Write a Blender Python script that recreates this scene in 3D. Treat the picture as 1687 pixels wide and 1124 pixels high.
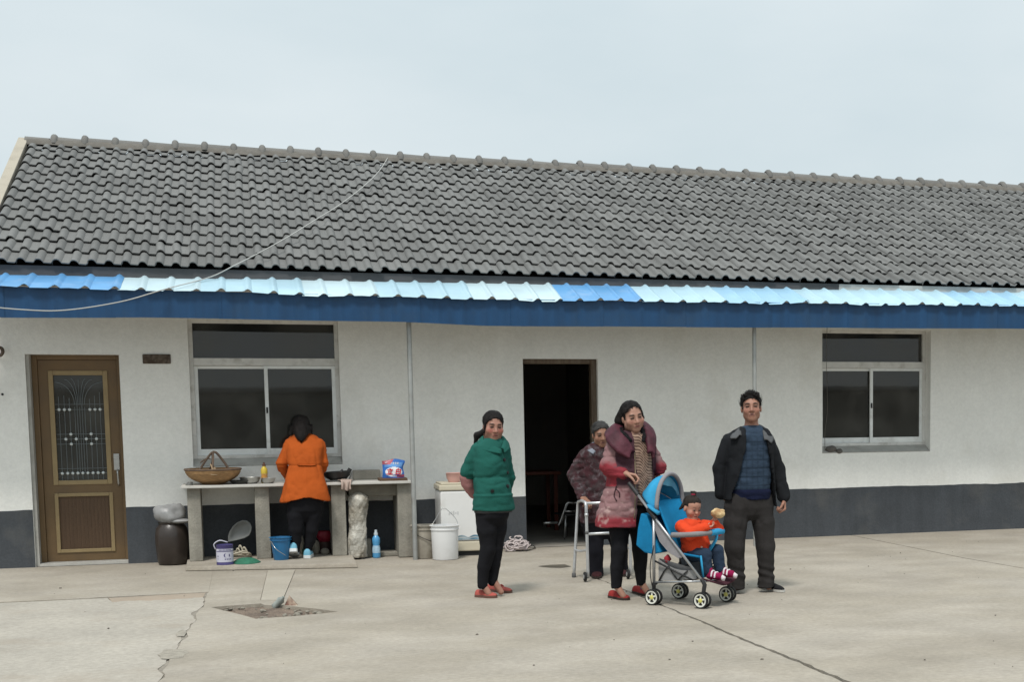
import bpy, bmesh, math, random
import numpy as np
from mathutils import Vector, Matrix, geometry

random.seed(7)
for o in list(bpy.data.objects): bpy.data.objects.remove(o)
SC = bpy.context.scene
COL = SC.collection

# ------------------------------------------------------------------ camera
W, H = 1687.0, 1124.0
FPX, PPX, PPY = 2300.42, 1180.52, 893.16
YAW, PITCH, ROLL = 0.3245, -0.09483, -0.00788
CPOS = np.array([0.0, -15.02299, 1.49322])
cy, sy, cp, sp, cr, sr = math.cos(YAW), math.sin(YAW), math.cos(PITCH), math.sin(PITCH), math.cos(ROLL), math.sin(ROLL)
FWD = np.array([sy * cp, cy * cp, sp]); _r = np.array([cy, -sy, 0.0]); _u = np.cross(_r, FWD)
RGT = cr * _r + sr * _u; UPV = -sr * _r + cr * _u
cam = bpy.data.cameras.new('camera'); camo = bpy.data.objects.new('camera', cam); COL.objects.link(camo)
cam.sensor_width = 36.0; cam.lens = 36.0 * FPX / W
cam.shift_x = (W / 2 - PPX) / W; cam.shift_y = (PPY - H / 2) / W
cam.clip_start = 0.1; cam.clip_end = 3000
camo.matrix_world = Matrix(((RGT[0], UPV[0], -FWD[0], CPOS[0]), (RGT[1], UPV[1], -FWD[1], CPOS[1]),
                            (RGT[2], UPV[2], -FWD[2], CPOS[2]), (0, 0, 0, 1)))
SC.camera = camo

def ray(px, py):
    return RGT * ((px - PPX) / FPX) - UPV * ((py - PPY) / FPX) + FWD
def at(px, py, Y):
    "the point at depth Y on the line of sight through a measured point of the photograph"
    d = ray(px, py); return CPOS + d * ((Y - CPOS[1]) / d[1])
def gp(px, py, Z=0.0):
    d = ray(px, py); return CPOS + d * ((Z - CPOS[2]) / d[2])
def onplane(px, py, p0, n):
    d = ray(px, py); return CPOS + d * (np.dot(np.asarray(p0) - CPOS, n) / np.dot(d, n))

# ------------------------------------------------------------------ sky, sun, exposure
SUN_EL, SUN_AZ = math.radians(59), math.radians(-152)   # azimuth from +Y, clockwise: behind the camera's left shoulder
SKY_K = 0.1
wd = bpy.data.worlds.new("World"); SC.world = wd; wd.use_nodes = True
nt = wd.node_tree; nt.nodes.clear()
out = nt.nodes.new('ShaderNodeOutputWorld'); bg = nt.nodes.new('ShaderNodeBackground'); bg.inputs['Strength'].default_value = SKY_K
sky = nt.nodes.new('ShaderNodeTexSky'); sky.sky_type = 'NISHITA'; sky.sun_disc = False
sky.sun_elevation = SUN_EL; sky.sun_rotation = SUN_AZ; sky.dust_density = 2.0
tc = nt.nodes.new('ShaderNodeTexCoord'); mp = nt.nodes.new('ShaderNodeMapping'); mp.inputs['Scale'].default_value = (1.0, 1.0, 2.6)
ns = nt.nodes.new('ShaderNodeTexNoise'); ns.inputs['Scale'].default_value = 3.0; ns.inputs['Detail'].default_value = 5; ns.inputs['Roughness'].default_value = .5
rp = nt.nodes.new('ShaderNodeValToRGB')
rp.color_ramp.elements[0].position = .3; rp.color_ramp.elements[0].color = (5.75, 6.65, 7.0, 1)
rp.color_ramp.elements[1].position = .72; rp.color_ramp.elements[1].color = (6.95, 7.6, 7.82, 1)
mx = nt.nodes.new('ShaderNodeMix'); mx.data_type = 'RGBA'; mx.inputs[0].default_value = 0.93
L = nt.links.new
L(tc.outputs['Generated'], mp.inputs[0]); L(mp.outputs[0], ns.inputs['Vector']); L(ns.outputs['Fac'], rp.inputs[0])
sx = nt.nodes.new('ShaderNodeSeparateXYZ'); zr_ = nt.nodes.new('ShaderNodeMapRange'); zr_.interpolation_type = 'SMOOTHSTEP'   # an overcast sky is brighter overhead than low down
zr_.inputs[1].default_value = .15; zr_.inputs[2].default_value = 1.0; zr_.inputs[3].default_value = 1.0; zr_.inputs[4].default_value = 1.6
zm = nt.nodes.new('ShaderNodeMix'); zm.data_type = 'RGBA'; zm.blend_type = 'MULTIPLY'; zm.inputs[0].default_value = 1.0
L(tc.outputs['Generated'], sx.inputs[0]); L(sx.outputs[2], zr_.inputs[0]); L(rp.outputs[0], zm.inputs[6]); L(zr_.outputs[0], zm.inputs[7])
L(sky.outputs[0], mx.inputs[6]); L(zm.outputs[2], mx.inputs[7]); L(mx.outputs[2], bg.inputs[0]); L(bg.outputs[0], out.inputs[0])
sun = bpy.data.lights.new('sun', 'SUN'); sun.energy = 2.5; sun.angle = math.radians(11); sun.color = (1.0, .96, .9)
suno = bpy.data.objects.new('sun', sun); COL.objects.link(suno)
_sd = Vector((math.sin(SUN_AZ) * math.cos(SUN_EL), math.cos(SUN_AZ) * math.cos(SUN_EL), math.sin(SUN_EL)))
suno.rotation_euler = _sd.to_track_quat('Z', 'Y').to_euler(); suno.location = _sd * 40
SC.view_settings.view_transform = 'Standard'; SC.view_settings.look = 'None'
SC.view_settings.exposure = 0.17; SC.view_settings.gamma = 1.0; SC.view_settings.use_curve_mapping = False
SC.cycles.max_bounces = 6; SC.cycles.diffuse_bounces = 4; SC.cycles.glossy_bounces = 3; SC.cycles.transparent_max_bounces = 8

# ------------------------------------------------------------------ materials
MATS = {}
def mat(name, col, rough=.8, var=.12, vscale=6.0, bump=0.0, bscale=60.0, metal=0.0, spec=.3, col2=None, stain=None, sscale=1.2, samt=.5,
        attr=False, rnd=0.0, stretch=None, streak=0.0, fine=0.0):
    "principled surface: base colour with cloudy variation, a second colour in patches, a stain colour, fine relief"
    if name in MATS: return MATS[name]
    m = bpy.data.materials.new(name); MATS[name] = m; m.use_nodes = True
    t = m.node_tree; N = t.nodes; K = t.links.new
    b = N['Principled BSDF']; b.inputs['Roughness'].default_value = rough; b.inputs['Metallic'].default_value = metal
    b.inputs['Specular IOR Level'].default_value = spec
    c = N.new('ShaderNodeTexCoord'); vec = c.outputs['Object']
    if stretch:
        q = N.new('ShaderNodeMapping'); q.inputs['Scale'].default_value = stretch; K(vec, q.inputs[0]); vec = q.outputs[0]
    def noise(s, d=4, r=.55):
        n = N.new('ShaderNodeTexNoise'); n.inputs['Scale'].default_value = s; n.inputs['Detail'].default_value = d; n.inputs['Roughness'].default_value = r
        K(vec, n.inputs['Vector']); return n.outputs['Fac']
    def mixc(f, a, bb, mode='MIX'):
        x = N.new('ShaderNodeMix'); x.data_type = 'RGBA'; x.blend_type = mode
        for s, v in ((0, f), (6, a), (7, bb)):
            if isinstance(v, (int, float)): x.inputs[s].default_value = v
            elif isinstance(v, tuple): x.inputs[s].default_value = v + (1,)
            else: K(v, x.inputs[s])
        return x.outputs[2]
    def rmap(f, lo, hi, a, bb):
        x = N.new('ShaderNodeMapRange'); x.inputs[1].default_value = lo; x.inputs[2].default_value = hi; x.inputs[3].default_value = a; x.inputs[4].default_value = bb
        K(f, x.inputs[0]); return x.outputs[0]
    base = tuple(col)
    if attr:
        a = N.new('ShaderNodeAttribute'); a.attribute_name = 'Col'; base = a.outputs['Color']
    if col2: base = mixc(rmap(noise(vscale * .6, 5, .6), .42, .6, 0, 1), base, tuple(col2))
    f = noise(vscale); g = rmap(f, .25, .75, 1 - var, 1 + var)
    cur = mixc(1.0, base, g, 'MULTIPLY')
    if fine: cur = mixc(1.0, cur, rmap(noise(vscale * 14, 3, .7), .3, .7, 1 - fine, 1 + fine), 'MULTIPLY')
    if streak:
        q = N.new('ShaderNodeMapping'); q.inputs['Scale'].default_value = (5, 5, .35); K(c.outputs['Object'], q.inputs[0])
        n = N.new('ShaderNodeTexNoise'); n.inputs['Scale'].default_value = 2.2; n.inputs['Detail'].default_value = 5; K(q.outputs[0], n.inputs['Vector'])
        cur = mixc(1.0, cur, rmap(n.outputs['Fac'], .3, .7, 1 - streak, 1 + streak * .5), 'MULTIPLY')
    if stain: cur = mixc(rmap(noise(sscale, 6, .62), .52, .72, 0, samt), cur, tuple(stain))
    if rnd:
        oi = N.new('ShaderNodeObjectInfo'); at_ = N.new('ShaderNodeAttribute'); at_.attribute_name = 'rnd'
        ad = N.new('ShaderNodeMath'); ad.operation = 'ADD'; K(oi.outputs['Random'], ad.inputs[0]); K(at_.outputs['Fac'], ad.inputs[1])
        fr = N.new('ShaderNodeMath'); fr.operation = 'FRACT'; K(ad.outputs[0], fr.inputs[0])
        cur = mixc(1.0, cur, rmap(fr.outputs[0], 0, 1, 1 - rnd, 1 + rnd), 'MULTIPLY')
    K(cur, b.inputs['Base Color'])
    if bump:
        bp = N.new('ShaderNodeBump'); bp.inputs['Strength'].default_value = bump; bp.inputs['Distance'].default_value = .01
        K(noise(bscale, 6, .6), bp.inputs['Height']); K(bp.outputs[0], b.inputs['Normal'])
    K(rmap(f, .2, .8, max(.03, rough - .08), min(1, rough + .08)), b.inputs['Roughness'])
    return m

def glassmat(name, tint, refl=1.0, through=.85, dust=(.11, .40)):
    m = bpy.data.materials.new(name); MATS[name] = m; m.use_nodes = True; t = m.node_tree; N = t.nodes; N.clear(); K = t.links.new
    o = N.new('ShaderNodeOutputMaterial'); fr = N.new('ShaderNodeFresnel'); fr.inputs[0].default_value = 1.55
    tr = N.new('ShaderNodeBsdfTransparent'); tr.inputs[0].default_value = tuple(v * through for v in tint) + (1,)
    gl = N.new('ShaderNodeBsdfGlossy'); gl.inputs['Roughness'].default_value = .02; gl.inputs[0].default_value = (refl, refl, refl, 1)
    n = N.new('ShaderNodeTexNoise'); n.inputs['Scale'].default_value = 2.2; n.inputs['Detail'].default_value = 7
    c = N.new('ShaderNodeTexCoord'); K(c.outputs['Object'], n.inputs['Vector'])
    bp = N.new('ShaderNodeBump'); bp.inputs['Strength'].default_value = .02; bp.inputs['Distance'].default_value = .01; K(n.outputs[0], bp.inputs['Height']); K(bp.outputs[0], gl.inputs['Normal'])
    df = N.new('ShaderNodeBsdfDiffuse'); df.inputs[0].default_value = (.16, .155, .14, 1)
    ms = N.new('ShaderNodeMixShader'); K(fr.outputs[0], ms.inputs[0]); K(tr.outputs[0], ms.inputs[1]); K(gl.outputs[0], ms.inputs[2])
    m2 = N.new('ShaderNodeMixShader'); mr = N.new('ShaderNodeMapRange'); mr.inputs[1].default_value = .4; mr.inputs[2].default_value = .7; mr.inputs[3].default_value = dust[0]; mr.inputs[4].default_value = dust[1]
    K(n.outputs[0], mr.inputs[0]); K(mr.outputs[0], m2.inputs[0]); K(ms.outputs[0], m2.inputs[1]); K(df.outputs[0], m2.inputs[2]); K(m2.outputs[0], o.inputs[0])
    return m

# ------------------------------------------------------------------ mesh building
class MB:
    "collects faces of one mesh"
    def __init__(s): s.v = []; s.f = []; s.c = {}
    def add(s, vs, fs):
        n = len(s.v); s.v += [tuple(map(float, p)) for p in vs]; s.f += [tuple(n + i for i in f) for f in fs]; return s
    def box(s, lo, hi, rz=0.0, piv=None):
        x0, y0, z0 = lo; x1, y1, z1 = hi
        vs = [(x0, y0, z0), (x1, y0, z0), (x1, y1, z0), (x0, y1, z0), (x0, y0, z1), (x1, y0, z1), (x1, y1, z1), (x0, y1, z1)]
        if rz:
            px, py = piv if piv is not None else ((x0 + x1) / 2, (y0 + y1) / 2); c, n = math.cos(rz), math.sin(rz)
            vs = [(px + (x - px) * c - (y - py) * n, py + (x - px) * n + (y - py) * c, z) for x, y, z in vs]
        return s.add(vs, [(0, 3, 2, 1), (4, 5, 6, 7), (0, 1, 5, 4), (1, 2, 6, 5), (2, 3, 7, 6), (3, 0, 4, 7)])
    def hexa(s, p8):
        return s.add(p8, [(0, 3, 2, 1), (4, 5, 6, 7), (0, 1, 5, 4), (1, 2, 6, 5), (2, 3, 7, 6), (3, 0, 4, 7)])
    def tube(s, path, r, seg=8, cap=True, closed=False, flat=1.0):
        P = [Vector(p) for p in path]; n = len(P); R = r if isinstance(r, (list, tuple, np.ndarray)) else [r] * n
        base = len(s.v); prev = None
        for i in range(n):
            d = (P[(i + 1) % n] - P[i - 1]) if closed else (P[min(i + 1, n - 1)] - P[max(i - 1, 0)])
            d.normalize()
            if prev is None:
                a = Vector((0, 0, 1)) if abs(d.z) < .9 else Vector((1, 0, 0)); x = d.cross(a).normalized()
            else: x = (prev - d * prev.dot(d)).normalized()
            prev = x; y = d.cross(x)
            for k in range(seg):
                t = 2 * math.pi * k / seg; q = P[i] + (x * math.cos(t) + y * (math.sin(t) * flat)) * R[i]; s.v.append(tuple(q))
        for i in range(n if closed else n - 1):
            for k in range(seg):
                a = base + i * seg + k; b = base + i * seg + (k + 1) % seg; j = base + ((i + 1) % n) * seg
                s.f.append((a, b, j + (k + 1) % seg, j + k))
        if cap and not closed:
            s.f.append(tuple(base + k for k in reversed(range(seg)))); s.f.append(tuple(base + (n - 1) * seg + k for k in range(seg)))
        return s
    def lathe(s, prof, c=(0, 0, 0), seg=24, M=None, wob=0.0):
        base = len(s.v); n = len(prof)
        for (r, z) in prof:
            for k in range(seg):
                t = 2 * math.pi * k / seg; rr = r * (1 + wob * math.sin(3 * t + z * 20))
                p = Vector((rr * math.cos(t), rr * math.sin(t), z))
                if M is not None: p = M @ p
                s.v.append((p.x + c[0], p.y + c[1], p.z + c[2]))
        for i in range(n - 1):
            for k in range(seg):
                a = base + i * seg + k; b = base + i * seg + (k + 1) % seg; s.f.append((a, b, b + seg, a + seg))
        if prof[0][0] > 1e-5: s.f.append(tuple(base + k for k in reversed(range(seg))))
        if prof[-1][0] > 1e-5: s.f.append(tuple(base + (n - 1) * seg + k for k in range(seg)))
        return s
    def grid(s, fn, nu, nv):
        base = len(s.v)
        for j in range(nv + 1):
            for i in range(nu + 1): s.v.append(tuple(map(float, fn(i / nu, j / nv))))
        for j in range(nv):
            for i in range(nu):
                a = base + j * (nu + 1) + i; s.f.append((a, a + 1, a + nu + 2, a + nu + 1))
        return s
    def prism(s, poly, vec):
        "polygon (3-D points) pushed along vec"
        n = len(poly); v = np.asarray(vec); P = [np.asarray(p, float) for p in poly]
        return s.add(P + [p + v for p in P], [tuple(reversed(range(n))), tuple(range(n, 2 * n))] + [(i, (i + 1) % n, n + (i + 1) % n, n + i) for i in range(n)])

ORG = {}
def mesh_of(name, vs, fs, m, smooth=False, cols=None, bevel=0.0, org=(0, 0, 0), rnd=None):
    me = bpy.data.meshes.new(name)
    o = np.asarray(org, float); me.from_pydata((np.asarray(vs, float) - o).tolist(), [], fs if isinstance(fs, list) else fs.tolist())
    me.validate(); 
    if bevel:
        bm = bmesh.new(); bm.from_mesh(me); bmesh.ops.remove_doubles(bm, verts=bm.verts, dist=1e-5)
        bm.normal_update(); bmesh.ops.recalc_face_normals(bm, faces=bm.faces)
        es = [e for e in bm.edges if len(e.link_faces) == 2 and e.calc_face_angle(0) > .6]
        bmesh.ops.bevel(bm, geom=es, offset=bevel, segments=2, affect='EDGES', profile=.6); bm.to_mesh(me); bm.free()
    if smooth is True: me.shade_smooth()
    elif smooth:
        me.shade_smooth(); me.set_sharp_from_angle(angle=smooth)
    if cols is not None:
        a = me.color_attributes.new('Col', 'FLOAT_COLOR', 'POINT'); cc = np.ones((len(me.vertices), 4), np.float32); cc[:, :3] = cols; a.data.foreach_set('color', cc.ravel())
    if rnd is not None:
        a = me.attributes.new('rnd', 'FLOAT', 'POINT'); a.data.foreach_set('value', np.asarray(rnd, np.float32))
    if m is not None: me.materials.append(m)
    return me
def obj(name, mb, m, parent=None, smooth=False, bevel=0.0, cols=None, label=None, kind=None):
    org = ORG[parent.name] if parent is not None else None
    if org is None:
        a = np.asarray(mb.v); org = np.array([(a[:, 0].min() + a[:, 0].max()) / 2, (a[:, 1].min() + a[:, 1].max()) / 2, a[:, 2].min()]) if not (kind == 'structure') else np.zeros(3)
    me = mesh_of(name, mb.v, mb.f, m, smooth, cols, bevel, org)
    o = bpy.data.objects.new(name, me); COL.objects.link(o); ORG[o.name] = np.asarray(org, float)
    if parent is not None: o.parent = parent
    else: o.location = org
    if label: o['label'] = label
    if kind: o['kind'] = kind
    return o
def tag(o, label, cat, group=None, kind=None):
    o['label'] = label; o['category'] = cat
    if group: o['group'] = group
    if kind: o['kind'] = kind
    return o
def thing(name, label, cat, loc=(0, 0, 0), group=None):
    o = bpy.data.objects.new(name, None); COL.objects.link(o); o.location = tuple(map(float, loc)); o.empty_display_size = .1
    ORG[o.name] = np.asarray(loc, float); return tag(o, label, cat, group)

def vnoise(P, seed=0):
    "smooth value noise on an (n,3) array, -1..1"
    P = np.asarray(P, np.float64); I = np.floor(P).astype(np.int64); F = P - I; F = F * F * (3 - 2 * F); r = np.zeros(len(P))
    for dx in (0, 1):
        for dy in (0, 1):
            for dz in (0, 1):
                h = (I[:, 0] + dx) * 374761393 + (I[:, 1] + dy) * 668265263 + (I[:, 2] + dz) * 2147483647 + seed * 144665
                h = (h ^ (h >> 13)) * 1274126177 & 0x7fffffff; h = (h ^ (h >> 16)) & 0xffff
                r += (h / 32767.5 - 1) * (F[:, 0] if dx else 1 - F[:, 0]) * (F[:, 1] if dy else 1 - F[:, 1]) * (F[:, 2] if dz else 1 - F[:, 2])
    return r
def bez(pts, n=16):
    "smooth curve through points (Catmull-Rom)"
    P = [np.asarray(p, float) for p in pts]; P = [2 * P[0] - P[1]] + P + [2 * P[-1] - P[-2]]; o = []
    for i in range(1, len(P) - 2):
        for k in range(n):
            t = k / n; a, b, c, d = P[i - 1:i + 3]
            o.append(.5 * ((2 * b) + (c - a) * t + (2 * a - 5 * b + 4 * c - d) * t * t + (3 * b - 3 * c + d - a) * t ** 3))
    o.append(P[-2]); return o
# ================================================================== GROUND
M_conc = mat('yard_concrete', (.300, .266, .217), .9, .13, 1.7, .5, 70, col2=(.335, .30, .252), stain=(.21, .182, .148), sscale=.7, samt=.5, stretch=(1, 1.25, 1), fine=.13)
M_conc_old = mat('old_concrete', (.345, .315, .27), .9, .13, 1.6, .4, 55, stain=(.275, .23, .18), sscale=1.3, samt=.6, fine=.14)
M_conc_pink = mat('worn_concrete', (.31, .255, .20), .9, .12, 1.8, .4, 55, stain=(.30, .255, .21), sscale=1.5, samt=.6, fine=.08)
M_patch = mat('patch_concrete', (.35, .315, .26), .9, .1, 2.0, .3, 55, stain=(.36, .335, .29), sscale=2, samt=.5, fine=.06)
M_dirt = mat('dirt', (.13, .115, .09), 1.0, .35, 9, .8, 40, fine=.3)
M_pit = mat('pit_soil', (.175, .135, .105), 1.0, .25, 9, .8, 60, col2=(.13, .10, .08), fine=.25)
g = MB(); R_ = 900.0
pitq = [gp(347, 1001), gp(381, 998.5), gp(429.6, 995), gp(436, 997.5), gp(480, 999.5), gp(520, 1003.5), gp(557.6, 1008.6), gp(500, 1014.5), gp(421.5, 1020.3), gp(396, 1013), gp(372, 1007.5)]
z0 = -.02
def sheet(outer, holes=(), z=0.0, thick=.03):
    "flat slab with holes and with sides"
    mb = MB(); loops = [[Vector((p[0], p[1], 0)) for p in outer]] + [[Vector((p[0], p[1], 0)) for p in h] for h in holes]
    flat = [p for l in loops for p in l]; tri = geometry.tessellate_polygon(loops)
    fs = []
    for t in tri:
        a, b, c = (flat[i] for i in t)
        fs.append(tuple(t) if (b - a).cross(c - a).z > 0 else tuple(reversed(t)))
    n = len(flat); vs = [(p.x, p.y, z) for p in flat] + [(p.x, p.y, z - thick) for p in flat]; k = 0
    for l in loops:
        m = len(l)
        for i in range(m): fs.append((k + i, k + (i + 1) % m, n + k + (i + 1) % m, n + k + i))
        k += m
    mb.add(vs, fs); return mb
def jag(a, b, n, amp, seed, drift=None):
    "ragged line from a to b"
    a, b = np.asarray(a[:2], float), np.asarray(b[:2], float); d = b - a; nn = np.array([-d[1], d[0]]) / np.hypot(*d)
    t = np.linspace(0, 1, n); w = vnoise(np.stack([t * n * .45, t * 0 + seed, t * 0], 1), seed) + .5 * vnoise(np.stack([t * n * .9, t * 0 + seed, t * 0], 1), seed + 3)
    w[0] = w[-1] = 0
    return [a + d * t[i] + nn * amp * w[i] for i in range(n)]
base = MB(); base.add([(-R_, -R_, -.06), (R_, -R_, -.06), (R_, R_, -.06), (-R_, R_, -.06)], [(0, 1, 2, 3)])
ground = obj('ground', base, M_dirt, kind='structure'); ground['label'] = 'packed earth under and around the concrete yard'
YB, YF = .22, -24.0
def slab(outer, m, holes=(), z=0.0, label=None):
    return obj('concrete_slab', sheet(outer, holes, z), m, ground, label=label)
jl = jag((-.335, -2.70), (-.52, -7.2), 46, .02, 11) ; jl2 = [(p[0] - .006 - .03 * max(0, math.sin(i * .55 + 1)) ** 3 - .012 * (i % 3 == 0), p[1] - .01 * (i % 4 == 1)) for i, p in enumerate(jl)]
lend = [(-1.2, YF)]
jr = jag((2.925, -2.9), (3.075, -8.3), 60, .008, 5); jr_l = [(p[0] - .007 - .013 * i / 60 + .006 * math.sin(i * 2.3), p[1]) for i, p in enumerate(jr)]; jr_r = [(p[0] + .007 + .013 * i / 60 + .006 * math.sin(i * 3.1 + 1), p[1]) for i, p in enumerate(jr)]
strip = [gp(440.5, 941), gp(487, 939.5), gp(468, 986), gp(466, 990), gp(429, 990), gp(429.5, 986)]
mid_outer = [(-.33, YB), (2.9225, YB), (2.9225, -2.88)] + jr_l + [(3.4, YF), (-1.18, YF)] + list(reversed(jl))
slab(mid_outer, M_conc, [pitq, strip])
slab([tuple(p[:2]) for p in [strip[0] + [.003, -.003, 0], strip[1] + [-.003, -.003, 0], strip[3] + [-.003, .003, 0], strip[4] + [.003, .003, 0]]], M_patch, z=.004, label='narrow lighter patch strip running to the pit')
slab([(2.923, YB)] + [(6.72, YB), (6.72, -2.75), (6.83, -4.2), (7.4, YF), (3.425, YF)] + list(reversed(jr_r)) + [(2.923, -2.88)], M_conc, z=-.001)
slab([(6.735, YB), (40, YB), (40, YF), (7.415, YF), (6.845, -4.2), (6.735, -2.75)], M_conc)
sA = jag((-12, -2.72), (-1.45, -2.72), 20, .015, 3) + jag((-1.45, -2.72), (-.336, -2.66), 24, .012, 8)
slab([(-12, YB)] + sA + [(-.331, YB)], M_conc)
pk = jag((-1.05, -3.02), (-.36, -2.98), 18, .05, 31)
slab([(-1.1, -2.735), (-.36, -2.672), (-.37, -2.99)] + list(reversed(pk)) , M_conc_pink, z=-.004, label='worn reddish strip of broken concrete')
slab([(-12, -2.74), (-1.11, -2.74)] + pk + jl2[3:] + [(-1.3, YF), (-12, YF)], M_conc_old, z=-.003, label='older pale slab in front of the brown door')
# wide cracks are left open down to the dirt; the pit is a shallow hole
cf = MB(); cf.grid(lambda u, v: (-.30 - .30 * u - .22 * v, -2.6 - 4.8 * v, -.007 + .003 * math.sin(u * 40 + v * 90)), 8, 60); obj('crack_fill', cf, mat('crumbled_concrete', (.235, .21, .175), 1.0, .3, 25, .8, 60, fine=.25), ground, smooth=True)
pk_ = MB()
for (px, py, w_, d_) in ((285, 1078, .09, .20), (299, 1045, .03, .16)):
    q = gp(px, py); rs = random.Random(px); P_ = []
    for k in range(14): t = 2 * math.pi * k / 14; r = 1 + .2 * rs.uniform(-1, 1); P_.append((q[0] + w_ * r * math.cos(t), q[1] + d_ * r * math.sin(t), .0015))
    pk_.add(P_, [tuple(range(14))])
obj('crumbled_patch', pk_, mat('crumbled_fill', (.285, .258, .215), 1.0, .25, 20, .6, 60, fine=.2), ground)
bm_ = MB()
def pitf(u, v): 
    x = -.32 + u * .98; y = -3.52 - v * .98; q = np.array([[x * 11, y * 11, 0.]])
    return (x, y, -.030 + .010 * vnoise(q, 4)[0] + .012 * vnoise(q * 3, 9)[0])
bm_.grid(pitf, 56, 56); pit = obj('pit_bed', bm_, M_pit, ground, smooth=True)
stn = MB(); sp_ = [gp(*p) for p in ((886, 934), (905, 932), (930, 931), (941, 934.5), (925, 936.5), (905, 936))]
M_damp = mat('damp_concrete', (.10, .088, .07), .45, .2, 9, .1, 60)
stn.add([(p[0], p[1], .004) for p in sp_], [tuple(reversed(range(6)))]); obj('wet_stain', stn, M_damp, ground)

# ================================================================== HOUSE
M_wall = mat('whitewash', (.80, .79, .75), .92, .05, 2.2, .35, 26, stain=(.60, .57, .50), sscale=1.3, samt=.42, streak=.015, fine=.05)
M_plinth = mat('plinth_paint', (.058, .064, .072), .75, .2, 3, .3, 40, stain=(.12, .118, .11), sscale=2.2, samt=.4, streak=.12, fine=.12)
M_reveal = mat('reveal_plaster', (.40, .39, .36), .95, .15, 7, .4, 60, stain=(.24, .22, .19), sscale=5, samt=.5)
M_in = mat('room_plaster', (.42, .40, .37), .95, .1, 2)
M_infl = mat('room_floor', (.26, .24, .21), .85, .2, 3, .2, 30)
house = thing('farmhouse', 'long single-storey white farmhouse with grey tiled roof and dark painted base', 'house', (4.4, 2, 0))
XL, XR, ZT = -2.42, 12.2, 2.86
ZP = .564
door1 = (-1.985, -1.145, 0.0, 2.075); win1 = (-.5, .955, .955, 2.43); door2 = (2.868, 3.695, 0.0, 2.05); win2 = (6.36, 7.755, .972, 2.40)
OPN = [door1, win1, door2, win2]
def wall_front(z_lo, z_hi, y, openings, x0, x1, depth, wavy=False):
    xs = sorted({x0, x1} | {v for o in openings for v in o[:2]}); zs = sorted({z_lo, z_hi} | {v for o in openings for v in o[2:] if z_lo < v < z_hi})
    mb = MB()
    for i in range(len(xs) - 1):
        for j in range(len(zs) - 1):
            cx, cz = (xs[i] + xs[i + 1]) / 2, (zs[j] + zs[j + 1]) / 2
            if any(o[0] < cx < o[1] and o[2] < cz < o[3] for o in openings): continue
            mb.add([(xs[i], y, zs[j]), (xs[i + 1], y, zs[j]), (xs[i + 1], y, zs[j + 1]), (xs[i], y, zs[j + 1])], [(0, 1, 2, 3)])
    for o in openings:
        a, b, c, d = o; c2, d2 = max(c, z_lo), min(d, z_hi)
        if c2 >= d2: continue
        mb.add([(a, y, c2), (a, y + depth, c2), (a, y + depth, d2), (a, y, d2)], [(0, 3, 2, 1)])
        mb.add([(b, y, c2), (b, y + depth, c2), (b, y + depth, d2), (b, y, d2)], [(0, 1, 2, 3)])
        if d <= z_hi: mb.add([(a, y, d), (b, y, d), (b, y + depth, d), (a, y + depth, d)], [(0, 3, 2, 1)])
        if c >= z_lo and c > 0.01: mb.add([(a, y, c), (b, y, c), (b, y + depth, c), (a, y + depth, c)], [(0, 1, 2, 3)])
    return mb
TH = .24
wf = wall_front(0, ZT, 0.0, OPN, XL, XR, TH); 
wf.add([(XL, 0, 0), (XL, 6.9, 0), (XL, 6.9, ZT), (XL, 3.45, 4.52), (XL, 0, ZT)], [(0, 4, 3, 2, 1)]); wf.add([(XR, 0, 0), (XR, 6.9, 0), (XR, 6.9, ZT), (XR, 3.45, 4.52), (XR, 0, ZT)], [(0, 1, 2, 3, 4)])
wf.add([(XL, 6.9, 0), (XR, 6.9, 0), (XR, 6.9, ZT), (XL, 6.9, ZT)], [(0, 3, 2, 1)])
obj('wall', wf, M_wall, house)
pl = wall_front(0, ZP, -.004, [(-1.99 + .002, -1.147, -1, 9), (2.870, 3.693, -1, 9)], XL, XR, .1); pv = []
for f in pl.f:
    q = [pl.v[i] for i in f]
    if len(q) == 4 and all(abs(p[1] + .004) < 1e-6 for p in q) and max(p[0] for p in q) - min(p[0] for p in q) > .3: pv.append((min(p[0] for p in q), max(p[0] for p in q)))
p2_ = MB(); p2_.add(pl.v, [f for f in pl.f if not (all(abs(pl.v[i][1] + .004) < 1e-6 for i in f))])
for (xa_, xb_) in sorted(set(pv)):
    n = int((xb_ - xa_) / .03) + 1; xs = np.linspace(xa_, xb_, n + 1); tz_ = ZP + .006 * vnoise(np.stack([xs * 3.1, xs * 0, xs * 0], 1), 2) + .003 * vnoise(np.stack([xs * 14, xs * 0, xs * 0], 1), 5); k_ = len(p2_.v)
    p2_.v += [(x, -.004, 0) for x in xs] + [(x, -.004, z) for x, z in zip(xs, tz_)]; p2_.f += [(k_ + i, k_ + i + 1, k_ + n + 2 + i, k_ + n + 1 + i) for i in range(n)]
pl = p2_
obj('painted_base', pl, M_plinth, house, label='dark grey painted band along the foot of the wall')
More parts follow.
